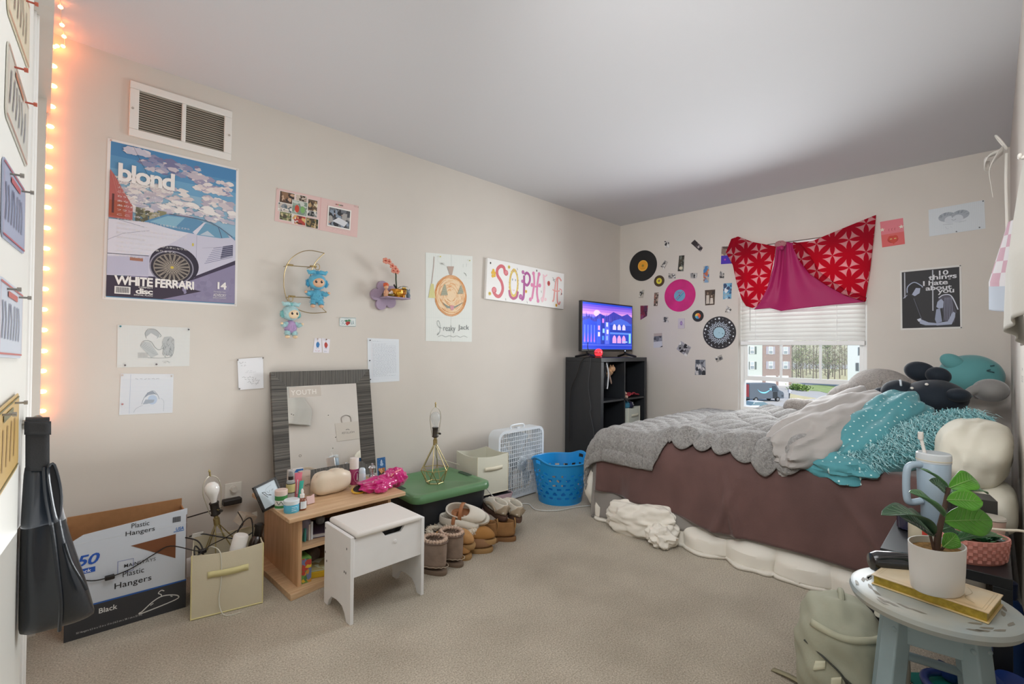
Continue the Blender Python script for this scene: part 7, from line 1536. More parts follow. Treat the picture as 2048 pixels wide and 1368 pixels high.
fr_ = coons([(1590, 486), (1625, 482), (1690, 455), (1752, 430)], [(1612, 524), (1645, 560), (1690, 588), (1731, 598)], [(1590, 486), (1600, 505), (1612, 524)], [(1752, 430), (1748, 470), (1740, 540), (1731, 598)])
cloth('right_panel', fr_, 60, 44, PAT, lambda u, v: .014+.010*math.sin(5*u+3*v)*(1-u), PS)
fh = coons([(1586, 484), (1600, 487), (1612, 500), (1640, 545), (1690, 580), (1733, 596)], [(1587, 495), (1598, 520), (1620, 548), (1650, 568), (1690, 590), (1731, 603)], [(1586, 484), (1587, 495)], [(1733, 596), (1731, 603)])
cloth('folded_hem', fh, 50, 8, PAT, lambda u, v: .048+.016*math.sin(PI*v), PS)
kp = atX(1561, 488, XB-.07)-c0
m = MB(); m.ell(kp, (.022, .042, .026), PAT, 24, 14, None, crum(3, .3, 5)); m.ell(kp+V((0, .0, -.03)), (.02, .028, .022), PLAIN, 18, 10, None, crum(3, .3, 8)); m.build('gathered_knot', cw)
# ---------------------------------------------------------------- bed
BX0, BX1, BY0, BY1 = 2.70, 4.24, .02, 1.84
bed = thing('bed', 'wide bed under the window, hidden by heaps of covers and plush toys', 'bed', ((BX0+BX1)/2, (BY0+BY1)/2, 0)); bo = V(bed.location); TB = Matrix.Translation(-bo)
m = MB(TB); m.bb((BX0+.02, BY0, .36), (BX1, BY1-.02, .575), mat('e8e4da', .8)); m.build('mattress', bed, bevel=.05)
m = MB(TB); m.bb((BX0+.03, BY0, .13), (BX1, BY1-.03, .36), mat('d6d0c4', .8)); m.build('box_spring', bed, bevel=.02)
for x in (BX0+.1, BX1-.08):
    for y in (BY0+.08, BY1-.12): m = MB(TB); m.cyl((x, y, 0), (x, y, .135), .025, mat('1c1c1e', .4), 12); m.build('leg', bed)
def drape(s, zt, out=.0, r=.07, xe=BX0):
    """s metres from the near top edge: negative on top, positive hanging; gives x, z"""
    if s <= -r: return xe-out-s, zt                       # on the top, x grows to the window
    L = r*PI/2
    if s < L-r: a = (s+r)/r; return xe-out+r-r*math.sin(a), zt-r+r*math.cos(a)
    return xe-out-.03*(s-L+r), zt-r-(s-L+r)
def cover(name, label, cat, mt, smin, hem, y0, y1, zt, out, disp, ns=70, ny=110, foot=None, solid=.012, ye=BY1, fr=.09, uv=None):
    """cloth over the bed: hem(y)=how far it hangs on the near side, foot = how far it hangs over the foot end"""
    m = MB(); org = V(((BX0+BX1)/2, (y0+y1)/2, .3))
    def f(u, v):
        q = y0+(y1-y0)*u
        if foot is not None and q > ye-fr:
            k = q-(ye-fr); L = fr*PI/2
            if k < L: a = k/fr; y = ye-fr+fr*math.sin(a)+out; dz = fr-fr*math.cos(a)
            else: y = ye+.04*(k-L)+out; dz = fr+(k-L)
        else: y = q; dz = 0
        h = hem(q); s = smin+(h-smin)*v; x, z = drape(s, zt, out); hang = max(0, min(1, (s+.02)/.10))
        d, lat = disp(x, q, s, hang)
        n = V((-hang, 0, 1-hang))
        if dz > .02: n = (n+V((0, min(1, dz*8), 0))).normalized()
        z2 = max(z-dz, .012 if hang > .5 or dz > .1 else z-dz)
        return V((x, y+lat, z2))+n*d-org
    m.grid(f, ny, ns, mt)
    o = m.build(name, None, org, solid=solid); return tag(o, label, cat)
SHEET = mat('8e8984', .85, sheen=.3, bump=.1, bscale=90)
COMF = mat('e6e1d6', .8, bump=.1, bscale=60)
def d_comf(x, y, s, hang):
    lo = max(0, min(1, (s-.36)/.07)); puff = .052*abs(math.sin(PI*(y-.05)/.24))**.6*lo*(1 if y < 1.25 else .3)
    return .004+puff+lo*(.014*fbm(y*3, s*4, 1)+.030+.30*max(0, (s-.50))*(1+math.sin(y*21+3*math.sin(y*7))*.4)), .015*fbm(y*4, s*5, 9)*lo
cover('comforter', 'white quilted comforter hanging to the carpet along the lower side of the bed', 'comforter', COMF, -.10, lambda y: .585+.012*math.sin(9*y), .33, 1.86, .545, .0, d_comf, 60, 150, None, .018)
cover('bed_sheet', 'dark grey sheet showing between the brown blanket and white comforter at the foot corner', 'sheet', SHEET, -.5, lambda y: .455+.05*max(0, (y-1.5)/.3)-.11*max(0, (1.45-y)), .5, 2.06, .555, .042, lambda x, y, s, h: (.012*fbm(y*4, s*3, 3)*h+.010*math.sin(26*y)*h*min(1, s/.3), 0), 50, 110, True)
BROWN_B = mat('5f4440', .8, sheen=.6, var=.25, vscale=4, bump=.15, bscale=160, stretch=(1, 1, .7))
def d_brown(x, y, s, h):
    w_ = min(1, max(0, s/.35)); return .010+h*(.022*math.sin(19*y+2.5*math.sin(3*y))*w_*w_*max(0, min(1, (y-.7)/.5))+.012*fbm(y*5, s*2.2, 5)+.026*w_*math.exp(-((y-1.05+.3*s)/.025)**2)+.032*w_*math.exp(-((y-.55+.75*s)/.03)**2)+.02*w_*math.exp(-((y-.90-.4*s)/.025)**2))+(1-h)*.008*fbm(x*3, y*3, 2), .01*h*math.sin(9*y)*w_
cover('blanket', 'dark brown plush blanket draped over the near side of the bed', 'blanket', BROWN_B, -.9, lambda y: .335+.05*max(0, min(1, (1.75-y)/.6))+.018*max(0, 1.2-y)+.006*math.sin(8*y), .20, 1.845, .575, .066, d_brown, 90, 170, None, .012)
# grey fur throw
def furmat(c0, c1, c2):
    m = bpy.data.materials.new('grey_fur'); m.use_nodes = True; t = m.node_tree; b = t.nodes['Principled BSDF']; L = t.links.new; b.inputs['Roughness'].default_value = .95; b.inputs['Sheen Weight'].default_value = .4
    tc = t.nodes.new('ShaderNodeTexCoord'); n1 = t.nodes.new('ShaderNodeTexNoise'); n1.inputs['Scale'].default_value = 75; n1.inputs['Detail'].default_value = 5; n1.inputs['Roughness'].default_value = .75; n1.inputs['Distortion'].default_value = 1.2
    r = t.nodes.new('ShaderNodeValToRGB'); e = r.color_ramp.elements; e[0].position = .34; e[0].color = lin(c0); e[1].position = .62; e[1].color = lin(c2); k = e.new(.47); k.color = lin(c1)
    bp = t.nodes.new('ShaderNodeBump'); bp.inputs['Strength'].default_value = .8; bp.inputs['Distance'].default_value = .015
    L(tc.outputs['Object'], n1.inputs['Vector']); L(n1.outputs[0], r.inputs[0]); L(r.outputs[0], b.inputs['Base Color']); L(n1.outputs[0], bp.inputs['Height']); L(bp.outputs[0], b.inputs['Normal']); return m
FURG = furmat('6b6764', '8b8885', 'a8a5a1')
def d_fur(x, y, s, h):
    # brick pattern of tufts, growing to thick pushed-up rolls towards the head end
    k = min(1, max(0, (1.50-y)/.22)); row = math.floor(s/.075); ph = (y/.11+(.5 if row % 2 else 0))
    tuft = .016*(abs(math.sin(PI*ph))**.45)*(abs(math.sin(PI*s/.075))**.5)
    yy = y-.42*(s+.1)+.05*fbm(y*2.0, s*1.3, 7); roll_ = abs(math.sin(PI*yy/.118))**.42; seg_ = .55+.45*abs(math.sin(PI*(s/.30+.37*math.floor(yy/.118))))**.5
    top = 1-h; tp = max(0., min(1, (fur_hem(y)-s)/.06))
    return .014+tuft*(1-k)+k*(.012+.075*roll_*seg_*(.35+.65*top)*tp)+.035*k*top*tp*fbm(x*2.2, y*2.2, 4), 0
def fur_hem(y):
    if y > 1.42: return .125+.03*math.sin(5*y)-.05*max(0, y-1.8)
    if y > 1.34: return -.02+(y-1.34)/.08*.145
    return -.02+(.030+.02*nz(y*6, 2))*abs(math.sin(PI*(y-.042+.05*fbm(y*2.0, 0, 7))/.118))**.8+.055*max(0, 1-abs(y-.80)/.22)
cover('fur_throw', 'grey tufted faux fur throw pushed up in rolls across the bed', 'throw', FURG, -1.52, fur_hem, .62, 2.03, .590, .080, d_fur, 150, 230, True, .016, BY1-.02, .16)
def soft(sc, amp, sd): return lambda d: 1+amp*fbm(d.x*sc+sd, d.y*sc-sd, d.z*sc, 2)
# bunched corner of the white comforter on the carpet
m = MB(); m.ell((0, 0, 0), (.16, .07, .15), COMF, 40, 22, None, soft(1.4, .14, 6)); tag(m.build('comforter_fold', None, (2.80, 1.925, .185)), 'white comforter fold bulging past the foot of the bed by the basket', 'comforter')
m = MB(); m.ell((0, 0, 0), (.14, .065, .14), SHEET, 40, 22, None, soft(1.4, .12, 3)); tag(m.build('sheet_fold', None, (2.79, 1.905, .385)), 'grey sheet bulging at the foot corner under the fur throw', 'sheet')

# ---------------------------------------------------------------- heap of bedding and plush at the head
def lump(name, label, cat, c, rad, mt, rot=(0, 0, 0), sc=2., amp=.18, sd=0, seg=72, rings=40, fold=.0, ff=9, square=0., parts=None, group=None):
    t = thing(name, label, cat, c, 0, group); t.rotation_euler = rot
    def fn(d):
        k = 1.
        if square: p_ = square; k = (1/max((abs(d.x)**p_+abs(d.y)**p_+abs(d.z)**p_), 1e-4))**(1/p_)
        return k*(1+amp*fbm(d.x*sc+sd, d.y*sc-sd, d.z*sc+2*sd, 2)+fold*math.sin(ff*(d.y+.5*d.x)+3*fbm(d.x*1.5+sd, d.y*1.5, d.z, 2)))
    m = MB(); m.ell((0, 0, 0), rad, mt, seg, rings, None, fn); m.build(parts or 'body', t); return t
GREYS = mat('a5a09c', .85, bump=.12, bscale=120, sheen=.2)
lump('duvet', 'rumpled plain grey duvet heaped at the near edge beside the fur throw', 'duvet', (3.02, .60, .715), (.47, .175, .14), GREYS, (0, -.27, -.32), 2.6, .14, 2, 90, 50, .045, 11, 2.6, 'cloth')
lump('duvet', 'plain grey duvet corner folded down over the brown blanket edge', 'duvet', (2.76, .76, .60), (.15, .12, .06), GREYS, (.1, -.2, .3), 2.6, .2, 6, 60, 34, .05, 9, 2.4, 'cloth')
def dotted():
    m = bpy.data.materials.new('dotted_teal'); m.use_nodes = True; t = m.node_tree; b = t.nodes['Principled BSDF']; L = t.links.new; b.inputs['Roughness'].default_value = .75; b.inputs['Sheen Weight'].default_value = .2
    tc = t.nodes.new('ShaderNodeTexCoord'); vo_ = t.nodes.new('ShaderNodeTexVoronoi'); vo_.voronoi_dimensions = '2D'; vo_.inputs['Scale'].default_value = 26; vo_.inputs['Randomness'].default_value = .25
    lt = t.nodes.new('ShaderNodeMath'); lt.operation = 'LESS_THAN'; lt.inputs[1].default_value = .10; mx = t.nodes.new('ShaderNodeMix'); mx.data_type = 'RGBA'; mx.inputs[6].default_value = lin('4a8f97'); mx.inputs[7].default_value = lin('c9e2de')
    L(tc.outputs['Object'], vo_.inputs['Vector']); L(vo_.outputs['Distance'], lt.inputs[0]); L(lt.outputs[0], mx.inputs[0]); L(mx.outputs[2], b.inputs['Base Color']); return m
DOT = dotted()
lump('pillow', 'teal pillow with white dots slumped between the grey duvet and the shaggy pillow', 'pillow', (3.02, .40, .735), (.37, .13, .115), DOT, (.25, -.42, -.36), 2.2, .14, 3, 90, 50, .04, 9, 2.5, 'cushion')
lump('dotted_blanket', 'end of the dotted teal cover hanging low over the brown blanket edge', 'blanket', (2.74, .50, .60), (.15, .17, .06), DOT, (0, -.25, -.2), 2.4, .2, 8, 60, 34, .05, 8, 2.4, 'cloth')
def orange():
    return mat('c9583f', .85, var=.0, bump=.1, bscale=120, sheen=.3)
om = mat('cf6246', .85, var=.35, vscale=14, var2='8e8a8c', detail=1, sheen=.3)
lump('folded_blanket', 'orange and grey patterned blanket between the dotted pillow and the navy plush', 'blanket', (3.08, .225, .735), (.17, .13, .055), om, (.1, -.25, -.5), 2.2, .15, 5, 60, 34, .03, 8, 3.0, 'cloth')
lump('comforter_bundle', 'bunched end of white comforter lying on the carpet near the bed foot', 'comforter', (2.60, 1.50, .10), (.085, .235, .105), COMF, (-.10, 0, .08), 2.6, .16, 3, 90, 56, .075, 7, 2.4, 'cloth')
lump('comforter_bundle', 'small twisted tuft of white comforter at the near end of the bunched roll', 'comforter', (2.545, 1.335, .062), (.07, .085, .065), COMF, (0, 0, .3), 2.8, .2, 8, 60, 40, .10, 9, 2.2, 'cloth')
CRM = mat('dcd8c8', .8, bump=.08, bscale=120)
lump('pillow', 'large cream pillow bulging at the head end under the shaggy teal pillow', 'pillow', (2.92, .055, .700), (.31, .118, .128), CRM, (.05, -.06, -.06), 1.3, .08, 4, 100, 56, .022, 11, 2.9, 'cushion')
lump('pillow', 'lower cream pillow squeezed between the mattress and the right wall', 'pillow', (2.80, -.005, .50), (.20, .07, .10), CRM, (0, 0, 0), 1.3, .05, 7, 60, 34, .01, 6, 2.6, 'cushion')
# shaggy teal pillow
TEA = mat('588f93', .85, sheen=.4); t = lump('shaggy_pillow', 'teal shaggy-haired pillow lying along the head end over the cream pillow', 'pillow', (2.90, .265, .69), (.37, .11, .072), TEA, (.30, -.36, -.80), 1.6, .08, 2, 70, 40, .0, 8, 2.6, 'cushion')
m = MB(); rnd = random.Random(11); HC = [mat(c, .8) for c in ('93c4c8', '7db3b8', 'aed4d6', '6ba4aa')]
for k in range(2600):
    x, y = rnd.uniform(-.95, .95), rnd.uniform(-.95, .95); rr = abs(x)**2.6+abs(y)**2.6
    if rr > 1: continue
    z = (1-rr)**(1/2.6); p = V((x*.37, y*.11, z*.072)); L = rnd.uniform(.03, .062); g = V((rnd.gauss(-.2, .5), rnd.gauss(-.35, .6), .55)).normalized()
    mid = p+g*L*.55; e = mid+V((g.x+rnd.uniform(-.3, .3), g.y-.4, -.25)).normalized()*L*.6; s_ = g.cross(V((0, 0, 1)))
    s_ = (s_.normalized() if s_.length > .01 else V((1, 0, 0)))*.0022
    m.add([p-s_, p+s_, mid+s_*.8, mid-s_*.8, e], [(0, 1, 2, 3), (3, 2, 4)], rnd.choice(HC), True)
o = m.build('shaggy_hair', t); o['kind'] = 'stuff'
# plush toys
GP = furmat('7d756e', 'a39a92', 'bdb5ac'); GP.node_tree.nodes['Noise Texture'].inputs['Scale'].default_value = 90
t = thing('plush_dog', 'big floppy grey plush dog lying under the window at the back of the bed', 'plush toy', (3.90, .50, .86))
m = MB(); m.ell((0, 0, 0), (.20, .20, .155), GP, 56, 32, Matrix.Rotation(.2, 4, 'X'), soft(1.2, .05, 2)); m.build('body', t)
m = MB(); m.ell((-.04, .185, -.045), (.14, .13, .095), GP, 44, 26, Matrix.Rotation(-.45, 4, 'X'), soft(1.2, .05, 5)); m.build('head', t)
m = MB(); m.ell((-.17, .085, -.02), (.03, .125, .055), GP, 36, 20, Matrix.Rotation(-.55, 4, 'X'), soft(1.2, .06, 7)); m.build('ear', t)
m = MB(); m.tube(smoothpath([(-.165, -.01, .09), (-.19, .0, .03), (-.185, .01, -.05), (-.16, .02, -.10)], 5), .012, GP, 10); m.build('fold_seam', t)
m = MB(); m.ell((.02, -.165, .02), (.12, .09, .09), GP, 36, 22, None, soft(1.2, .05, 9)); m.build('hip', t)
m = MB(); m.tube(smoothpath([(-.02, .26, -.14), (.02, .36, -.15), (.05, .47, -.155), (.06, .52, -.15)], 5), [.06+.014*min(1, i/8) for i in range(16)], GP, 18); m.ell((.06, .53, -.15), (.075, .07, .07), GP, 24, 16); m.build('paw', t)
NV = mat('0e1a26', .85, sheen=.12, var=.15, vscale=12)
t = thing('plush_toy', 'dark navy plush toy with two round ears lying on the pillows', 'plush toy', (3.38, .215, .885), -.2)
m = MB(); m.ell((0, 0, 0), (.17, .135, .10), NV, 52, 30, None, soft(1.1, .05, 3)); m.build('body', t)
m = MB(); m.ell((-.06, .135, .02), (.09, .08, .07), NV, 36, 22, None, soft(1.1, .05, 5)); m.build('head', t)
for c, r in (((.09, .085, .135), (.055, .075, .055)), ((.04, -.005, .12), (.05, .055, .045))): m = MB(); m.ell(c, r, NV, 30, 18, Matrix.Rotation(.3, 4, 'X')); m.build('ear', t)
for c, r in (((-.09, -.115, .03), (.06, .05, .035)), ((-.05, .215, .0), (.06, .05, .045))): m = MB(); m.ell(c, r, NV, 26, 16); m.build('paw', t)
for c in ((-.135, .055, .055), (-.115, .0, .078)): m = MB(); m.ell(c, (.008, .008, .007), mat('d9d4cc', .3), 12, 8); m.build('button_eye', t)
m = MB()
for k in range(3): m.tube([(-.09+.02*k, .118+.012*k, .092-.004*k), (-.125+.018*k, .105+.012*k, .065)], .005, mat('c3cdd4', .6), 6)
m.build('stitched_claw', t)
TP = mat('5f9fa0', .8, sheen=.4, var=.08, vscale=5)
t = thing('plush_toy', 'round teal plush toy in the far corner of the bed against the back wall', 'plush toy', (4.08, .095, .985))
m = MB(); m.ell((0, 0, 0), (.15, .155, .13), TP, 56, 32, None, soft(1.1, .04, 4)); m.build('body', t)
m = MB(); m.ell((-.09, .075, .085), (.035, .065, .045), TP, 28, 16, Matrix.Rotation(.6, 4, 'X')); m.build('ear', t)
m = MB(); m.tube(smoothpath([(-.118, -.09, .045), (-.125, -.075, .038), (-.115, -.105, .03)], 4), .003, mat('2f4a50', .6), 6); m.tube([(-.10, -.105, .07), (-.112, -.09, .066)], .003, mat('2f4a50', .6), 6); m.build('face_stitching', t)
EG = mat('8e8c88', .8, sheen=.5, bump=.1, bscale=120)
t = thing('plush_elephant', 'small grey plush with a long nose lying against the right wall', 'plush toy', (3.68, .005, .925))
m = MB(); m.ell((0, 0, 0), (.10, .075, .062), EG, 36, 22); m.build('head', t); m = MB(); m.tube(smoothpath([(-.05, .04, .01), (-.07, .075, -.005), (-.09, .10, -.035), (-.085, .12, -.05)], 4), [.028, .027, .026, .024, .022, .021, .02, .019, .018, .017, .016, .015, .015], EG, 14); m.build('trunk', t)
m = MB(); m.ell((.03, .055, -.01), (.05, .02, .045), EG, 24, 14); m.build('ear', t)
# ---------------------------------------------------------------- round painted stool in the near right corner
SC, SR, SZT = V((1.60, .108, 0)), .169, .52
sv = thing('bar_stool', 'round grey-blue painted wooden stool with stencilled top, nearest on the right', 'stool', SC)
PBL = mat('8fa3a8', .45, var=.08, vscale=10); PTOP = mat('b9b4a3', .42, var=.1, vscale=7, var2='98a5a8')
m = MB(); m.lathe([(.001, SZT-.034), (SR*.86, SZT-.034), (SR*.97, SZT-.026), (SR, SZT-.014), (SR*.98, SZT-.004), (SR*.93, SZT), (.001, SZT)], (0, 0, 0), PTOP, 72); m.build('seat', sv)
m = MB(); rnd = random.Random(4)
for k in range(34):
    q = rnd.uniform(0, 2*PI); r = rnd.choice([.125, .138, .15])+rnd.uniform(-.006, .006); c = V((r*math.cos(q), r*math.sin(q), SZT+.0006)); u = V((-math.sin(q), math.cos(q), 0))*.017; n_ = V((math.cos(q), math.sin(q), 0))*.006
    m.add([c-u, c-u*.5+n_*.6, c+u*.4+n_, c+u, c+u*.3-n_*.4, c-u*.5-n_*.5], [(0, 1, 2, 3, 4, 5)], mat('807c70', .5), False)
m.build('stencil_print', sv)
# legs: square, splayed
legs = []
for k in range(4):
    a = math.radians(45+90*k+8); top = V((.095*math.cos(a), .095*math.sin(a), SZT-.034)); bot = V((.155*math.cos(a), .155*math.sin(a), .0)); legs.append((top, bot))
    d = (bot-top); q = d.to_track_quat('-Z', 'Y').to_matrix().to_4x4(); L = d.length
    m = MB(); T = Matrix.Translation(top) @ q; T = Matrix.Translation(top) @ d.to_track_quat('Z', 'Y').to_matrix().to_4x4() @ Matrix.Rotation(0, 4, 'Z')
    m.box((0, 0, 0), (.042, .042, L), PBL, 0, Matrix.Identity(4)); m.v = [T @ (p+V((0, 0, L/2))) for p in m.v]
    o = m.build('leg', sv, bevel=.004)
    m = MB(); p = top.lerp(bot, .07)+V((math.cos(a), math.sin(a), 0))*.0; 
    for sgn in (V((-.022, 0, 0)), V((0, -.022, 0))): m.ell(p+sgn, (.0075, .0075, .0075), PBL, 12, 8)
    m.build('peg', o) if False else m.build('peg', sv)
for k in range(4):
    for t_, r in ((.09, .016), (.36 if k % 2 else .44, .011), (.70 if k % 2 else .76, .011)):
        a_, b_ = legs[k][0].lerp(legs[k][1], t_), legs[(k+1) % 4][0].lerp(legs[(k+1) % 4][1], t_); m = MB()
        if t_ == .09: d = b_-a_; m.box((0, 0, 0), (d.length, .018, .05), PBL); T = Matrix.Translation((a_+b_)/2) @ Matrix.Rotation(math.atan2(d.y, d.x), 4, 'Z'); m.v = [T @ p for p in m.v]; m.build('apron', sv, bevel=.002)
        else: m.cyl(a_, b_, r, PBL, 12); m.build('rung', sv)
TOP = SZT+.0008
# old book
bl_ = .222; bwid = .142
bk_ = thing('book', 'cream hardback book with gilt page edges lying under the white plant pot', 'book', V((1.612, .103, TOP)), math.radians(-100))
gilt = mat('b39a3c', .38, .45, var=.25, vscale=60, bump=.3, bscale=200)
MB().box((0, .002, .013), (bl_-.008, bwid-.006, .020), gilt).build('pages', bk_)
MB().box((0, 0, .0015), (bl_, bwid, .003), mat('d8c08a', .5)).build('back_cover', bk_, bevel=.001)
m = MB(); m.box((0, 0, .0245), (bl_, bwid, .003), mat('ddd0b4', .5, var=.1, vscale=9, var2='d8b98a')); m.build('front_cover', bk_, bevel=.001)
a = Art((-bl_/2, -bwid/2, .026), (bl_/2, -bwid/2, .026), (bl_/2, bwid/2, .026), (-bl_/2, bwid/2, .026), (0, 0, 1), None, .0, .5, .0003)
for d in (.008, .013): a.line([(d, d), (a.W-d, d), (a.W-d, a.H-d), (d, a.H-d)], .0008, 'a8966a', 0, True)
a.line([(a.W-.03, .03), (a.W-.05, .05), (a.W-.045, .09), (a.W-.06, .12)], .0010, 'a8966a', 4); a.build('cover_print', bk_)
BT = TOP+.0265
# white oval planter with fiddle leaf plant
pt = thing('potted_plant', 'fiddle-leaf plant in a white oval pot standing on the cream book', 'potted plant', V((1.580, .097, BT)), .15); PW = mat('e3e2df', .4)
def oval(w_, d): return [(w_/2*math.cos(2*PI*k/40), d/2*math.sin(2*PI*k/40)) for k in range(40)]
m = MB(); pwid, pd = .134, .100
loft(m, [(oval(pwid*.86, pd*.86), 0), (oval(pwid*.91, pd*.91), .004), (oval(pwid*.96, pd*.96), .045), (oval(pwid, pd), .112), (oval(pwid*.955, pd*.95), .112), (oval(pwid*.93, pd*.93), .085)], PW, True, False); m.build('pot', pt)
for v in pt.children[0].data.vertices: v.co = Matrix.Rotation(-.62, 3, 'Z') @ v.co
m = MB(); loft(m, [(oval(pwid*.93, pd*.93), .084), (oval(pwid*.935, pd*.935), .096)], mat('a8814e', .9, var=.35, vscale=120, bump=.9, bscale=160)); o = m.build('soil', pt)
for v in o.data.vertices: v.co = Matrix.Rotation(-.62, 3, 'Z') @ v.co
P0 = V((1.580, .097, BT))
def at_depth(px, py, dd):                                # point at a depth measured along the view
    return CAM+ray(px, py)*dd
D0 = (P0-CAM).dot(FW); STM = mat('5a463c', .8, bump=.3, bscale=90)
inv = Matrix.Rotation(-.15, 3, 'Z')
def pl_(px, py, dd=0.): return inv @ (at_depth(px, py, D0+dd)-P0)
m = MB(); stem = smoothpath([pl_(1871, 1118), pl_(1876, 1072), pl_(1883, 1040), pl_(1890, 1010), pl_(1897, 975)], 5)
m.tube(stem, [(.0078-.0038*i/len(stem)) for i in range(len(stem))], STM, 10); m.tube(smoothpath([pl_(1872, 1116), pl_(1864, 1085), pl_(1860, 1068)], 4), .003, STM, 8); m.tube(smoothpath([pl_(1873, 1114), pl_(1884, 1098), pl_(1892, 1090)], 4), .003, STM, 8); m.build('stem', pt)
def leafmat(c, c2):
    return mat(c, .32, var=.25, vscale=14, var2=c2, transl=.25, coat=.15)
LG, LD, LB = leafmat('4f9a2c', '6db83c'), leafmat('46664e', '587a60'), leafmat('62946a', '7aa878')
def leaf(a0, a1, wid, mt, dd0=0., dd1=0., curl=.3, tilt=(0, 0, 1), sag=.0):
    """blade from pixel a0 (base) to a1 (tip) as a curved surface with midrib"""
    A, B = pl_(*a0, dd0), pl_(*a1, dd1); wid *= 2.0; d = B-A; L = d.length; t = d.normalized(); up = V(tilt); sd = t.cross(up).normalized(); nn = sd.cross(t).normalized(); m = MB(); nu, nv = 14, 8
    def f(u, v):
        x = u; ww = wid*(math.sin(PI*min(1, x**.85))**.75)*(.62+.55*x)*.62; y = (v-.5)*2
        return A+d*x+sd*ww*y*(1+.05*math.sin(14*x))+nn*(L*sag*math.sin(PI*x)+curl*ww*y*y+.05*ww*math.sin(11*x)*abs(y))
    m.grid(f, nu, nv, mt); o = m.build('leaf', pt, solid=.0012)
    r = MB(); r.tube([f(i/10, .5)+nn*.0012 for i in range(11)], [.0016*(1-.08*i) for i in range(11)], mat('7fae5a' if mt is LG else '86a58a', .5), 6)
    for k in range(2, 8):
        for e in (.12, .88): r.tube([f(k/10, .5)+nn*.0012, f(k/10+.08, .5+(e-.5)*.5)+nn*.0012, f(min(1, k/10+.15), e)+nn*.0012], .0005, mat('7fae5a' if mt is LG else '86a58a', .5), 4)
    r.build('vein', o)
tl = (-.5, -.4, .75)
leaf((1868, 1070), (1762, 1030), .030, LD, .0, -.03, .35, (.3, -.5, .8), .16)
leaf((1866, 1068), (1800, 1032), .032, LD, .02, .01, .3, (-.2, -.6, .6), .05)
leaf((1886, 1042), (1984, 1040), .033, LG, .0, .01, .2, (-.45, -.75, .45), .03)
leaf((1888, 1034), (1818, 984), .021, LB, -.01, -.03, .5, (.2, -.6, .6), .06)
leaf((1893, 1000), (1966, 1004), .024, LG, -.01, -.03, .25, (-.4, -.7, .5), .05)
leaf((1896, 990), (1858, 960), .019, LD, .02, .02, .35, (-.3, -.6, .5), .05)
leaf((1897, 976), (1840, 937), .012, LB, .0, .0, .4, (.2, -.6, .7), .05)
leaf((1897, 977), (1950, 958), .022, LG, .01, .02, .3, (-.5, -.5, .6), .18)
leaf((1902, 985), (1975, 988), .017, LB, .02, .04, .3, (-.3, -.2, .9), .14)
leaf((1892, 1090), (2015, 1078), .014, LB, .0, .02, .5, (-.2, -.1, 1), .10)
leaf((1886, 1094), (1912, 1068), .018, LG, -.02, -.02, .3, (-.5, -.6, .5), .04)
leaf((1880, 1060), (1905, 1052), .022, LD, .03, .04, .3, (-.5, -.6, .5), .03)
# dark speaker / glasses case on the stool
t = thing('glasses_case', 'glossy black oblong case lying on the stool behind the white pot', 'case', V((1.685, .178, TOP+.030)), -.95)
m = MB(); m.lathe([(.001, -.075), (.022, -.072), (.029, -.058), (.030, 0), (.029, .058), (.022, .072), (.001, .075)], (0, 0, 0), mat('16181b', .18, coat=.6), 32, Matrix.Rotation(PI/2, 4, 'Y')); m.build('shell', t)
m = MB(); m.tube([(-.07+.14*i/12, -.0302*math.cos(.35), .0302*math.sin(.35)) for i in range(13)], .0012, mat('3a3e44', .3), 6); m.build('seam', t)

# ---------------------------------------------------------------- night table by the bed and its clutter
NX0, NX1, NY0, NY1, NZ = 1.93, 2.47, -.04, .255, .50
NBK = mat('1e2023', .4, var=.15, vscale=8); no = V(((NX0+NX1)/2, (NY0+NY1)/2, 0)); TN = Matrix.Translation(-no)
nt_ = thing('night_table', 'black open night table between the stool and the bed head', 'table', no)
m = MB(TN); m.bb((NX0, NY0, NZ-.03), (NX1, NY1, NZ), NBK); m.build('table_top', nt_, bevel=.002)
for x in (NX0+.02, NX1-.02):
    for y in (NY0+.02, NY1-.02): m = MB(TN); m.bb((x-.02, y-.02, 0), (x+.02, y+.02, NZ-.03), NBK); m.build('leg', nt_, bevel=.001)
def nz_(px, py, z=NZ): return atZ(px, py, z)
# pale blue tumbler with handle and straw
tp = V((2.315, .150, NZ))
t = thing('tumbler', 'pale blue steel tumbler with handle and straw on the night table', 'tumbler', tp); TB_ = mat('9fb2c0', .4, var=.03, vscale=6)
m = MB(); m.lathe([(.034, 0), (.036, .004), (.037, .09), (.046, .105), (.049, .235), (.047, .238)], (0, 0, 0), TB_, 36); m.build('body', t)
m = MB(); m.lathe([(.050, .232), (.051, .25), (.050, .262), (.046, .266), (.01, .266)], (0, 0, 0), clear_mat('dfe4e6', .25, .15), 36); m.lathe([(.0505, .238), (.0512, .240), (.0505, .243)], (0, 0, 0), mat('c9c3ae', .4), 36); m.build('lid', t)
m = MB(); hd = V((-.62, .62, 0)).normalized(); hp = smoothpath([hd*.045+V((0, 0, .222)), hd*.085+V((0, 0, .218)), hd*.098+V((0, 0, .19)), hd*.098+V((0, 0, .11)), hd*.086+V((0, 0, .085)), hd*.045+V((0, 0, .09))], 5); m.tube(hp, .012, TB_, 10); m.build('handle', t)
m = MB(); m.tube([(-.012, .015, .18), (-.02, .024, .27), (-.027, .033, .318)], .0055, mat('e2ddd6', .4), 10); m.lathe([(.0075, 0), (.0085, .004), (.0085, .026), (.006, .028)], (-.0275, .0335, .312), mat('d8d4cc', .3), 14); m.build('straw', t)
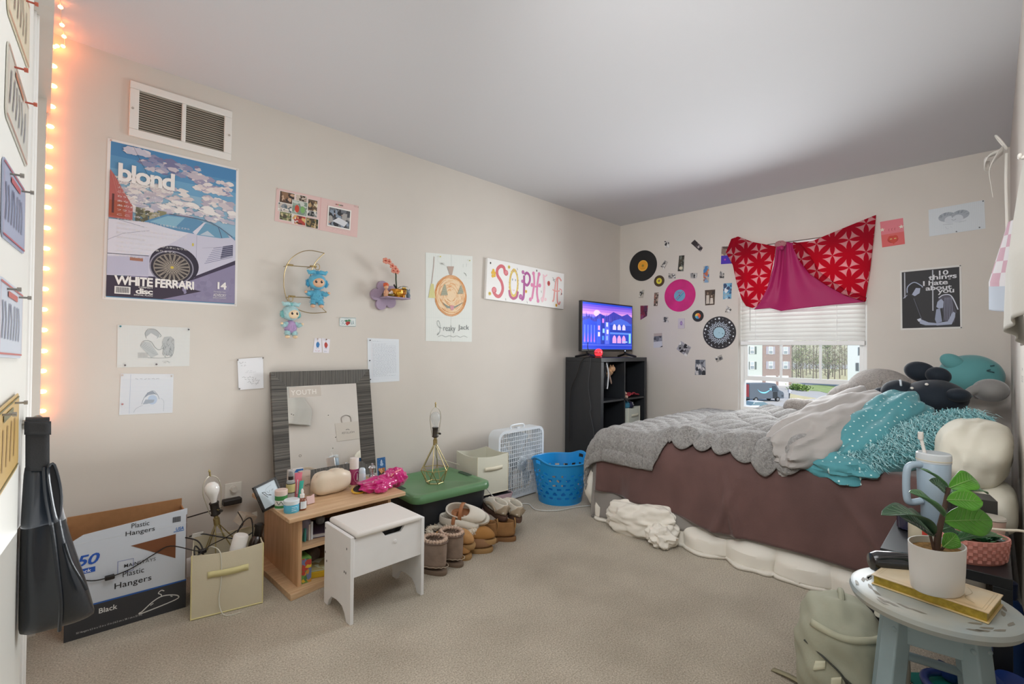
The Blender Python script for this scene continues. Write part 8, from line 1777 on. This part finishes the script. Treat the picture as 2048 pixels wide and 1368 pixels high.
# pink oval planter with succulents
pp = V((2.035, .035, NZ)); t = thing('planter', 'pink basket-weave oval planter of small succulents on the night table', 'planter', pp, -.75)
m = MB(); loft(m, [(oval(.155, .088), 0), (oval(.165, .095), .006), (oval(.185, .108), .072), (oval(.175, .10), .072), (oval(.168, .095), .05)], mat('d08d80', .55), True, False); m.build('pot', t)
m = MB()
for j in range(6):
    z = .012+.0105*j; q = (.165+.02*z/.072)/2; q2 = (.095+.013*z/.072)/2
    for k in range(44):
        if (k+j) % 2: continue
        g = 2*PI*k/44; m.box((q*math.cos(g), q2*math.sin(g), z), (.004, .0095, .008), mat('d8968a', .55), math.atan2(math.sin(g)/q2, math.cos(g)/q))
m.build('woven_relief', t)
m = MB(); loft(m, [(oval(.168, .095), .05), (oval(.17, .098), .060)], mat('6b5238', .9, var=.4, vscale=90)); m.build('soil', t)
rnd = random.Random(7)
for (x, y, s_) in ((-.05, .0, 1.0), (-.005, .015, 1.15), (.04, -.012, 1.05), (.0, -.022, .9), (-.03, .022, .8)):
    m = MB()
    for ring_, n_, el, L in ((0, 9, .35, .034), (1, 7, .8, .028), (2, 5, 1.2, .02)):
        for k in range(n_):
            g = 2*PI*k/n_+ring_*.4; d = V((math.cos(g)*math.cos(el), math.sin(g)*math.cos(el), math.sin(el))); sd = V((-math.sin(g), math.cos(g), 0)); b0 = V((x, y, .062)); L2 = L*s_
            m.add([b0-sd*.004, b0+d*L2*.55-sd*.008*s_, b0+d*L2, b0+d*L2*.55+sd*.008*s_, b0+sd*.004, b0+d*L2*.5+V((0, 0, -.004))], [(0, 1, 5), (1, 2, 5), (2, 3, 5), (3, 4, 5), (0, 5, 4)], rnd.choice([mat('2f5a3a', .4), mat('3a6a40', .4), mat('28503a', .4)]))
    m.build('succulent', t)
# sticker-covered can, dark mug, small things
bottle('sticker_can', 'small can covered in red, white and blue stickers beside the fiddle-leaf plant', 'can', V((2.03, .165, NZ)), [('can', [(.028, 0), (.03, .003), (.03, .085), (.027, .088)], mat('c9c0a8', .4)), ('sticker', lambda m: [m.grid(lambda u, v, g=g, z=z: V((.0305*math.cos(g+.5*u), .0305*math.sin(g+.5*u), z+.022*v)), 5, 1, mat(c, .45)) for g, z, c in ((-2.9, .05, 'c4473a'), (-2.3, .055, 'e8e2d4'), (-2.6, .02, '3f6fb0'), (-2.0, .02, 'e0a83c'), (-3.3, .02, 'e6d9c4'), (-1.6, .05, '4a7fb8'))], None)])
bottle('mug', 'dark violet-blue mug at the left edge of the night table', 'mug', V((2.205, .205, NZ)), [('mug', [(.03, 0), (.038, .006), (.04, .05), (.037, .05), (.034, .01)], mat('26263e', .25, coat=.4)), ('handle', lambda m: m.tube(smoothpath([(-.038, .0, .042), (-.06, .0, .036), (-.06, 0, .018), (-.037, 0, .012)], 4), .004, mat('26263e', .25), 8), None)])
bottle('jar', 'small clear jar with a yellow lid behind the pink planter', 'jar', V((2.205, .10, NZ)), [('jar', [(.026, 0), (.028, .006), (.028, .052), (.022, .058)], clear_mat('e6e2d8', .5, .08)), ('lid', [(.024, .058), (.0245, .074), (.02, .077)], mat('e0b83c', .4))])
bottle('pot', 'small pale pink ceramic pot behind the pink planter', 'pot', V((2.27, .005, NZ)), [('pot', [(.026, 0), (.034, .02), (.038, .075), (.040, .08), (.036, .08), (.03, .03)], mat('d9b7a6', .5)), ('rim', [(.0385, .074), (.041, .078), (.0385, .083)], mat('c9c2b4', .3, .3))])
carton('black_box', 'dark grey box standing behind the plant leaves on the night table', V((2.40, .055, NZ)), (.10, .12, .115), '34332f', .2)
cable('charging_cable', 'cream charging cable and plug stretched to the right wall above the night table', [(2.14, .0, NZ+.075), (2.12, -.03, NZ+.085), (2.12, -.06, NZ+.092), (2.12, -.082, NZ+.09)], .004, mat('d6cdb8', .5))
# ---------------------------------------------------------------- on the floor under the stool and table
t = thing('backpack', 'pale sage green backpack slumped on the carpet behind the stool', 'backpack', (1.80, .335, 0), .25); t.scale = (.80, .95, .80); BP = mat('a7a894', .8, bump=.12, bscale=120, var=.06, vscale=6)
def bpk(d): return (1/max(abs(d.x)**2.6+abs(d.y)**2.6+abs(d.z)**2.6, 1e-4))**(1/2.6)*(1+.07*fbm(d.x*1.8, d.y*1.8, d.z*1.8+3, 2)+.022*math.sin(9*d.z+5*d.x)+.016*math.sin(17*d.z-9*d.y))
m = MB(); m.ell((0, 0, .215), (.185, .13, .225), BP, 64, 40, None, bpk); m.build('body', t)
m = MB(); m.tube(smoothpath([(.0, -.10, .42), (.05, -.15, .36), (.06, -.17, .22), (.03, -.16, .08)], 6), .016, mat('b9b6a6', .8, bump=.1, bscale=200), 10); m.build('shoulder_strap', t)
m = MB(); m.tube(smoothpath([(-.03, .0, .425), (-.0, .0, .462), (.05, .0, .455), (.07, .0, .42)], 5), .009, BP, 8); m.build('grab_handle', t)
def bps(a, z):                                          # a point on the pack's surface by heading and height
    d = V((math.cos(a), math.sin(a), 0))*math.cos(z)+V((0, 0, math.sin(z))); q = bpk(d)*1.015; return V((d.x*.185*q, d.y*.13*q, .215+d.z*.225*q))
for nm, pts in (('zip', [(2.2, .35), (2.7, .30), (3.1, .12), (3.25, -.2), (3.2, -.6)]), ('seam', [(3.1, .12), (3.5, -.1), (3.9, -.5)]), ('seam', [(4.4, .3), (4.3, .0), (4.35, -.5)])):
    m = MB(); m.tube(smoothpath([bps(*q) for q in pts], 6), .0035, mat('3f413b', .6), 6); m.build(nm, t)
for k in range(3):
    m = MB(); m.grid(lambda u, v: bps(2.55+.32*k+.20*u, .05-.14*k+.13*v+.08*u), 6, 3, mat('cfceb4', .7)); m.build('web_loop', t, solid=.004)
m = MB(); m.grid(lambda u, v: bps(2.3+2.4*u, .62+.10*v), 24, 2, mat('b9b8a0', .8)); m.build('flap_binding', t, solid=.004)
m = MB(); p0, p1 = atZ(1545, 1338, .004), atZ(1640, 1390, .004); sd = V((p1.y-p0.y, p0.x-p1.x, 0)).normalized()*.022; m.grid(lambda u, v: p0.lerp(p1, u)+sd*(v-.5)+V((0, 0, .008*math.sin(PI*u))), 12, 1, mat('9b9478', .8)); tag(m.build('webbing_strap', None, None, solid=.003), 'loose khaki webbing strap lying on the carpet left of the backpack', 'strap')
cable('power_cable', 'white cable running from under the comforter towards the backpack', [(2.66, .55, .006), (2.60, .515, .005), (2.52, .47, .005), (2.45, .434, .005), (2.3, .42, .005), (2.1, .40, .005)], .004, mat('dcd9d2', .5))
# stack of notebooks under the stool
SBX = V((2.09, .09, 0)); zc = .0
for nm, lab_, col, th2, rz_, dx_ in (('notebook', 'thick white and navy notebook at the bottom of the stack under the stool', '2c3458', .022, -.75, 0), ('notebook', 'dark navy notebook in the middle of the stack under the stool', '1f2a4a', .016, -.68, .004), ('notebook', 'teal spiral notebook with white script, on top of the stack under the stool', '1f7f74', .014, -.80, .0)):
    t = thing(nm, lab_, 'notebook', SBX+V((dx_, 0, zc)), rz_); MB().box((0, 0, th2/2), (.21, .15, th2-.003), mat('e4e2da', .6)).build('pages', t); MB().box((0, 0, th2-.001), (.215, .155, .002), mat(col, .4)).build('cover', t); MB().box((0, 0, .001), (.215, .155, .002), mat(col, .4)).build('cover', t); zc += th2+.0006
    if 'spiral' in lab_:
        m = MB()
        for k in range(20): m.tube([(-.108+.006*math.cos(g), -.07+.0073*k, th2/2+.009*math.sin(g)) for g in [2*PI*i/10 for i in range(10)]], .0008, mat('2a2a2c', .4), 5, True)
        m.build('spiral_binding', t)
        a = Art((-.10, -.07, th2), (.10, -.07, th2), (.10, .07, th2), (-.10, .07, th2), (0, 0, 1), None, 0, .5, .0004); a.text('Schedule', .03, .02, .016, 'dfeee8', 0, .3, 1, .05); a.build('script', t)
t = thing('headphones', 'dark blue over-ear headphones lying on the notebooks under the stool', 'headphones', SBX+V((-.04, -.015, zc+.02)), .4); HB = mat('233a7a', .35, coat=.2)
m = MB(); m.tube(smoothpath([(-.09, -.02, .0), (-.06, .05, .004), (.0, .08, .006), (.06, .06, .004), (.10, -.01, .0)], 6), .012, HB, 12); m.build('headband', t)
for x, y in ((-.09, -.02), (.10, -.01)): m = MB(); m.lathe([(.001, -.016), (.03, -.016), (.036, -.006), (.034, .014), (.02, .018), (.001, .014)], (x, y, .0), HB, 24, Matrix.Rotation(.5, 4, 'X')); m.build('ear_cup', t)
t = thing('desk_fan', 'small dark blue fan with a copper band standing by the right wall under the table', 'fan', V((1.85, -.028, 0)), 0)
m = MB(); m.lathe([(.045, 0), (.05, .01), (.045, .03), (.02, .04), (.016, .16)], (0, 0, 0), mat('1f3f8a', .3), 24); m.build('stand', t)
m = MB(); m.lathe([(.012, .0), (.03, -.0), (.05, .02), (.052, .08), (.045, .10)], (0, 0, .16), mat('1f3f8a', .3), 28, Matrix.Rotation(.2, 4, 'X')); m.build('housing', t)
m = MB(); m.lathe([(.0525, .035), (.054, .045), (.0525, .055)], (0, 0, .16), mat('c9854a', .3, .7), 28, Matrix.Rotation(.2, 4, 'X')); m.build('band', t)
carton('card_box', 'small orange and teal box lying beside the notebooks by the right wall', SBX+V((.10, -.085, zc)), (.09, .05, .03), 'd98a3c', .1, lambda a, W, H: (a.rect(0, H*.6, W, H, '2f7f74'), a.blobs(.01, .004, W*.6, H*.5, ['f0c04a', 'e06a2c', '5a3a2a'], 8, 3, .4)))
t = thing('water_bottle', 'tall dark blue translucent bottle on the carpet under the night table by the wall', 'bottle', V((2.24, -.035, 0))); t.scale = (1.05, 1.05, 1.9)
m = MB(); m.lathe([(.034, 0), (.038, .006), (.038, .15), (.03, .17), (.018, .18)], (0, 0, 0), clear_mat('2f5aa0', .35, .08), 28); m.build('body', t); m = MB(); m.lathe([(.02, .178), (.022, .182), (.022, .205), (.015, .208)], (0, 0, 0), mat('1c2f5a', .4), 22); m.build('cap', t)
t = thing('shoe', 'black sneaker with white edge peeping out between the comforter and the stool', 'shoe', (2.37, .40, 0), 2.5)
m = MB(); shoe_sole(m, .25, .09, .02, mat('d9d6ce', .6)); m.build('sole', t); m = MB(); upper(m, .24, .085, [(.018, -.12, .12, .088), (.045, -.12, .115, .086), (.07, -.118, .06, .08), (.09, -.114, .0, .07), (.085, -.10, -.01, .055), (.05, -.09, .02, .05)], mat('1b1c1f', .7)); m.build('upper', t, sub=1)

# ---------------------------------------------------------------- clothes hung on the right wall
WC = mat('cfccc3', .8, bump=.08, bscale=90, transl=.15)
t = thing('white_robe', 'white cloth robe hanging flat on the right wall', 'robe', (2.0, YR, 1.46))
def robe(u, v):
    w_ = .10+.42*min(1, v*1.6)-.12*max(0, v-.72); x = (u-.5)*w_-.05*v; z = .22-.44*v-.08*u*v
    return V((x,   .008+.044*math.sin(PI*min(1, u*.95+.03))*min(1, .25+1.2*v)+.008*math.sin(18*u+4*v)*v, z))
m = MB(); m.grid(robe, 36, 40, WC); m.build('cloth', t, solid=.004)
m = MB(); m.cyl((0, .0, .235), (0, .024, .235), .006, mat('d8d4cc', .4), 10); m.ell((0, .026, .24), (.009, .006, .009), mat('d8d4cc', .4), 12, 8); m.build('hook', t)
t = thing('checked_garment', 'pink and white checked garment hanging beside the white robe', 'garment', (3.2, YR, 1.5))
m = MB(); pk, wt_ = mat('d9b3c0', .8), mat('e9e6e8', .8); bl2 = mat('c9d2de', .8)
m.grid(lambda u, v: V((-.16+.32*u*(.4+.6*v), .010+.082*math.sin(PI*u)*(.25+.75*min(1, v*1.5)), .22-.36*v-.05*(1-u)*v)), 40, 60, pk, False, lambda u, v: bl2 if v > .72 and u < .5 else (pk if (int(u*5)+int(v*7)) % 2 else wt_)); m.build('cloth', t, solid=.004)
t = thing('ribbon_bow', 'white satin ribbon bow hanging high on the right wall near the ceiling', 'bow', (3.25, YR+.01, 2.10)); t.scale = (1.0, 1.15, .85)
RW = mat('e6e2da', .5, sheen=.3)
def tail(pts, w0, w1):
    P = smoothpath(pts, 5); n = len(P); vs = []
    for i, p in enumerate(P):
        tt = (P[min(i+1, n-1)]-P[max(0, i-1)]).normalized(); s_ = V((tt.z, 0, -tt.x))*(w0+(w1-w0)*i/(n-1))/2; vs += [p+s_, p-s_]
    m = MB(); m.add(vs, [(2*i, 2*i+1, 2*i+3, 2*i+2) for i in range(n-1)], RW); return m
tail([(0, .03, 0), (-.05, .05, -.05), (-.06, .07, -.12), (-.02, .065, -.2), (.0, .06, -.26)], .05, .02).build('ribbon_tail', t, solid=.002)
tail([(0, .03, 0), (-.02, .075, -.03), (.02, .085, -.06), (.06, .07, -.06)], .03, .07).build('ribbon_tail', t, solid=.003)
m = MB(); m.tube([(.0+.02*math.cos(g), .035+.028*math.sin(g)*.6, .045+.045*math.sin(g)) for g in [2*PI*i/24 for i in range(24)]], .0035, RW, 8, True); m.build('ribbon_loop', t)
m = MB(); m.tube(smoothpath([(.01, .02, -.02), (.0, .022, -.18), (.015, .02, -.34), (.03, .018, -.5)], 5), .005, RW, 8); m.build('cord', t)
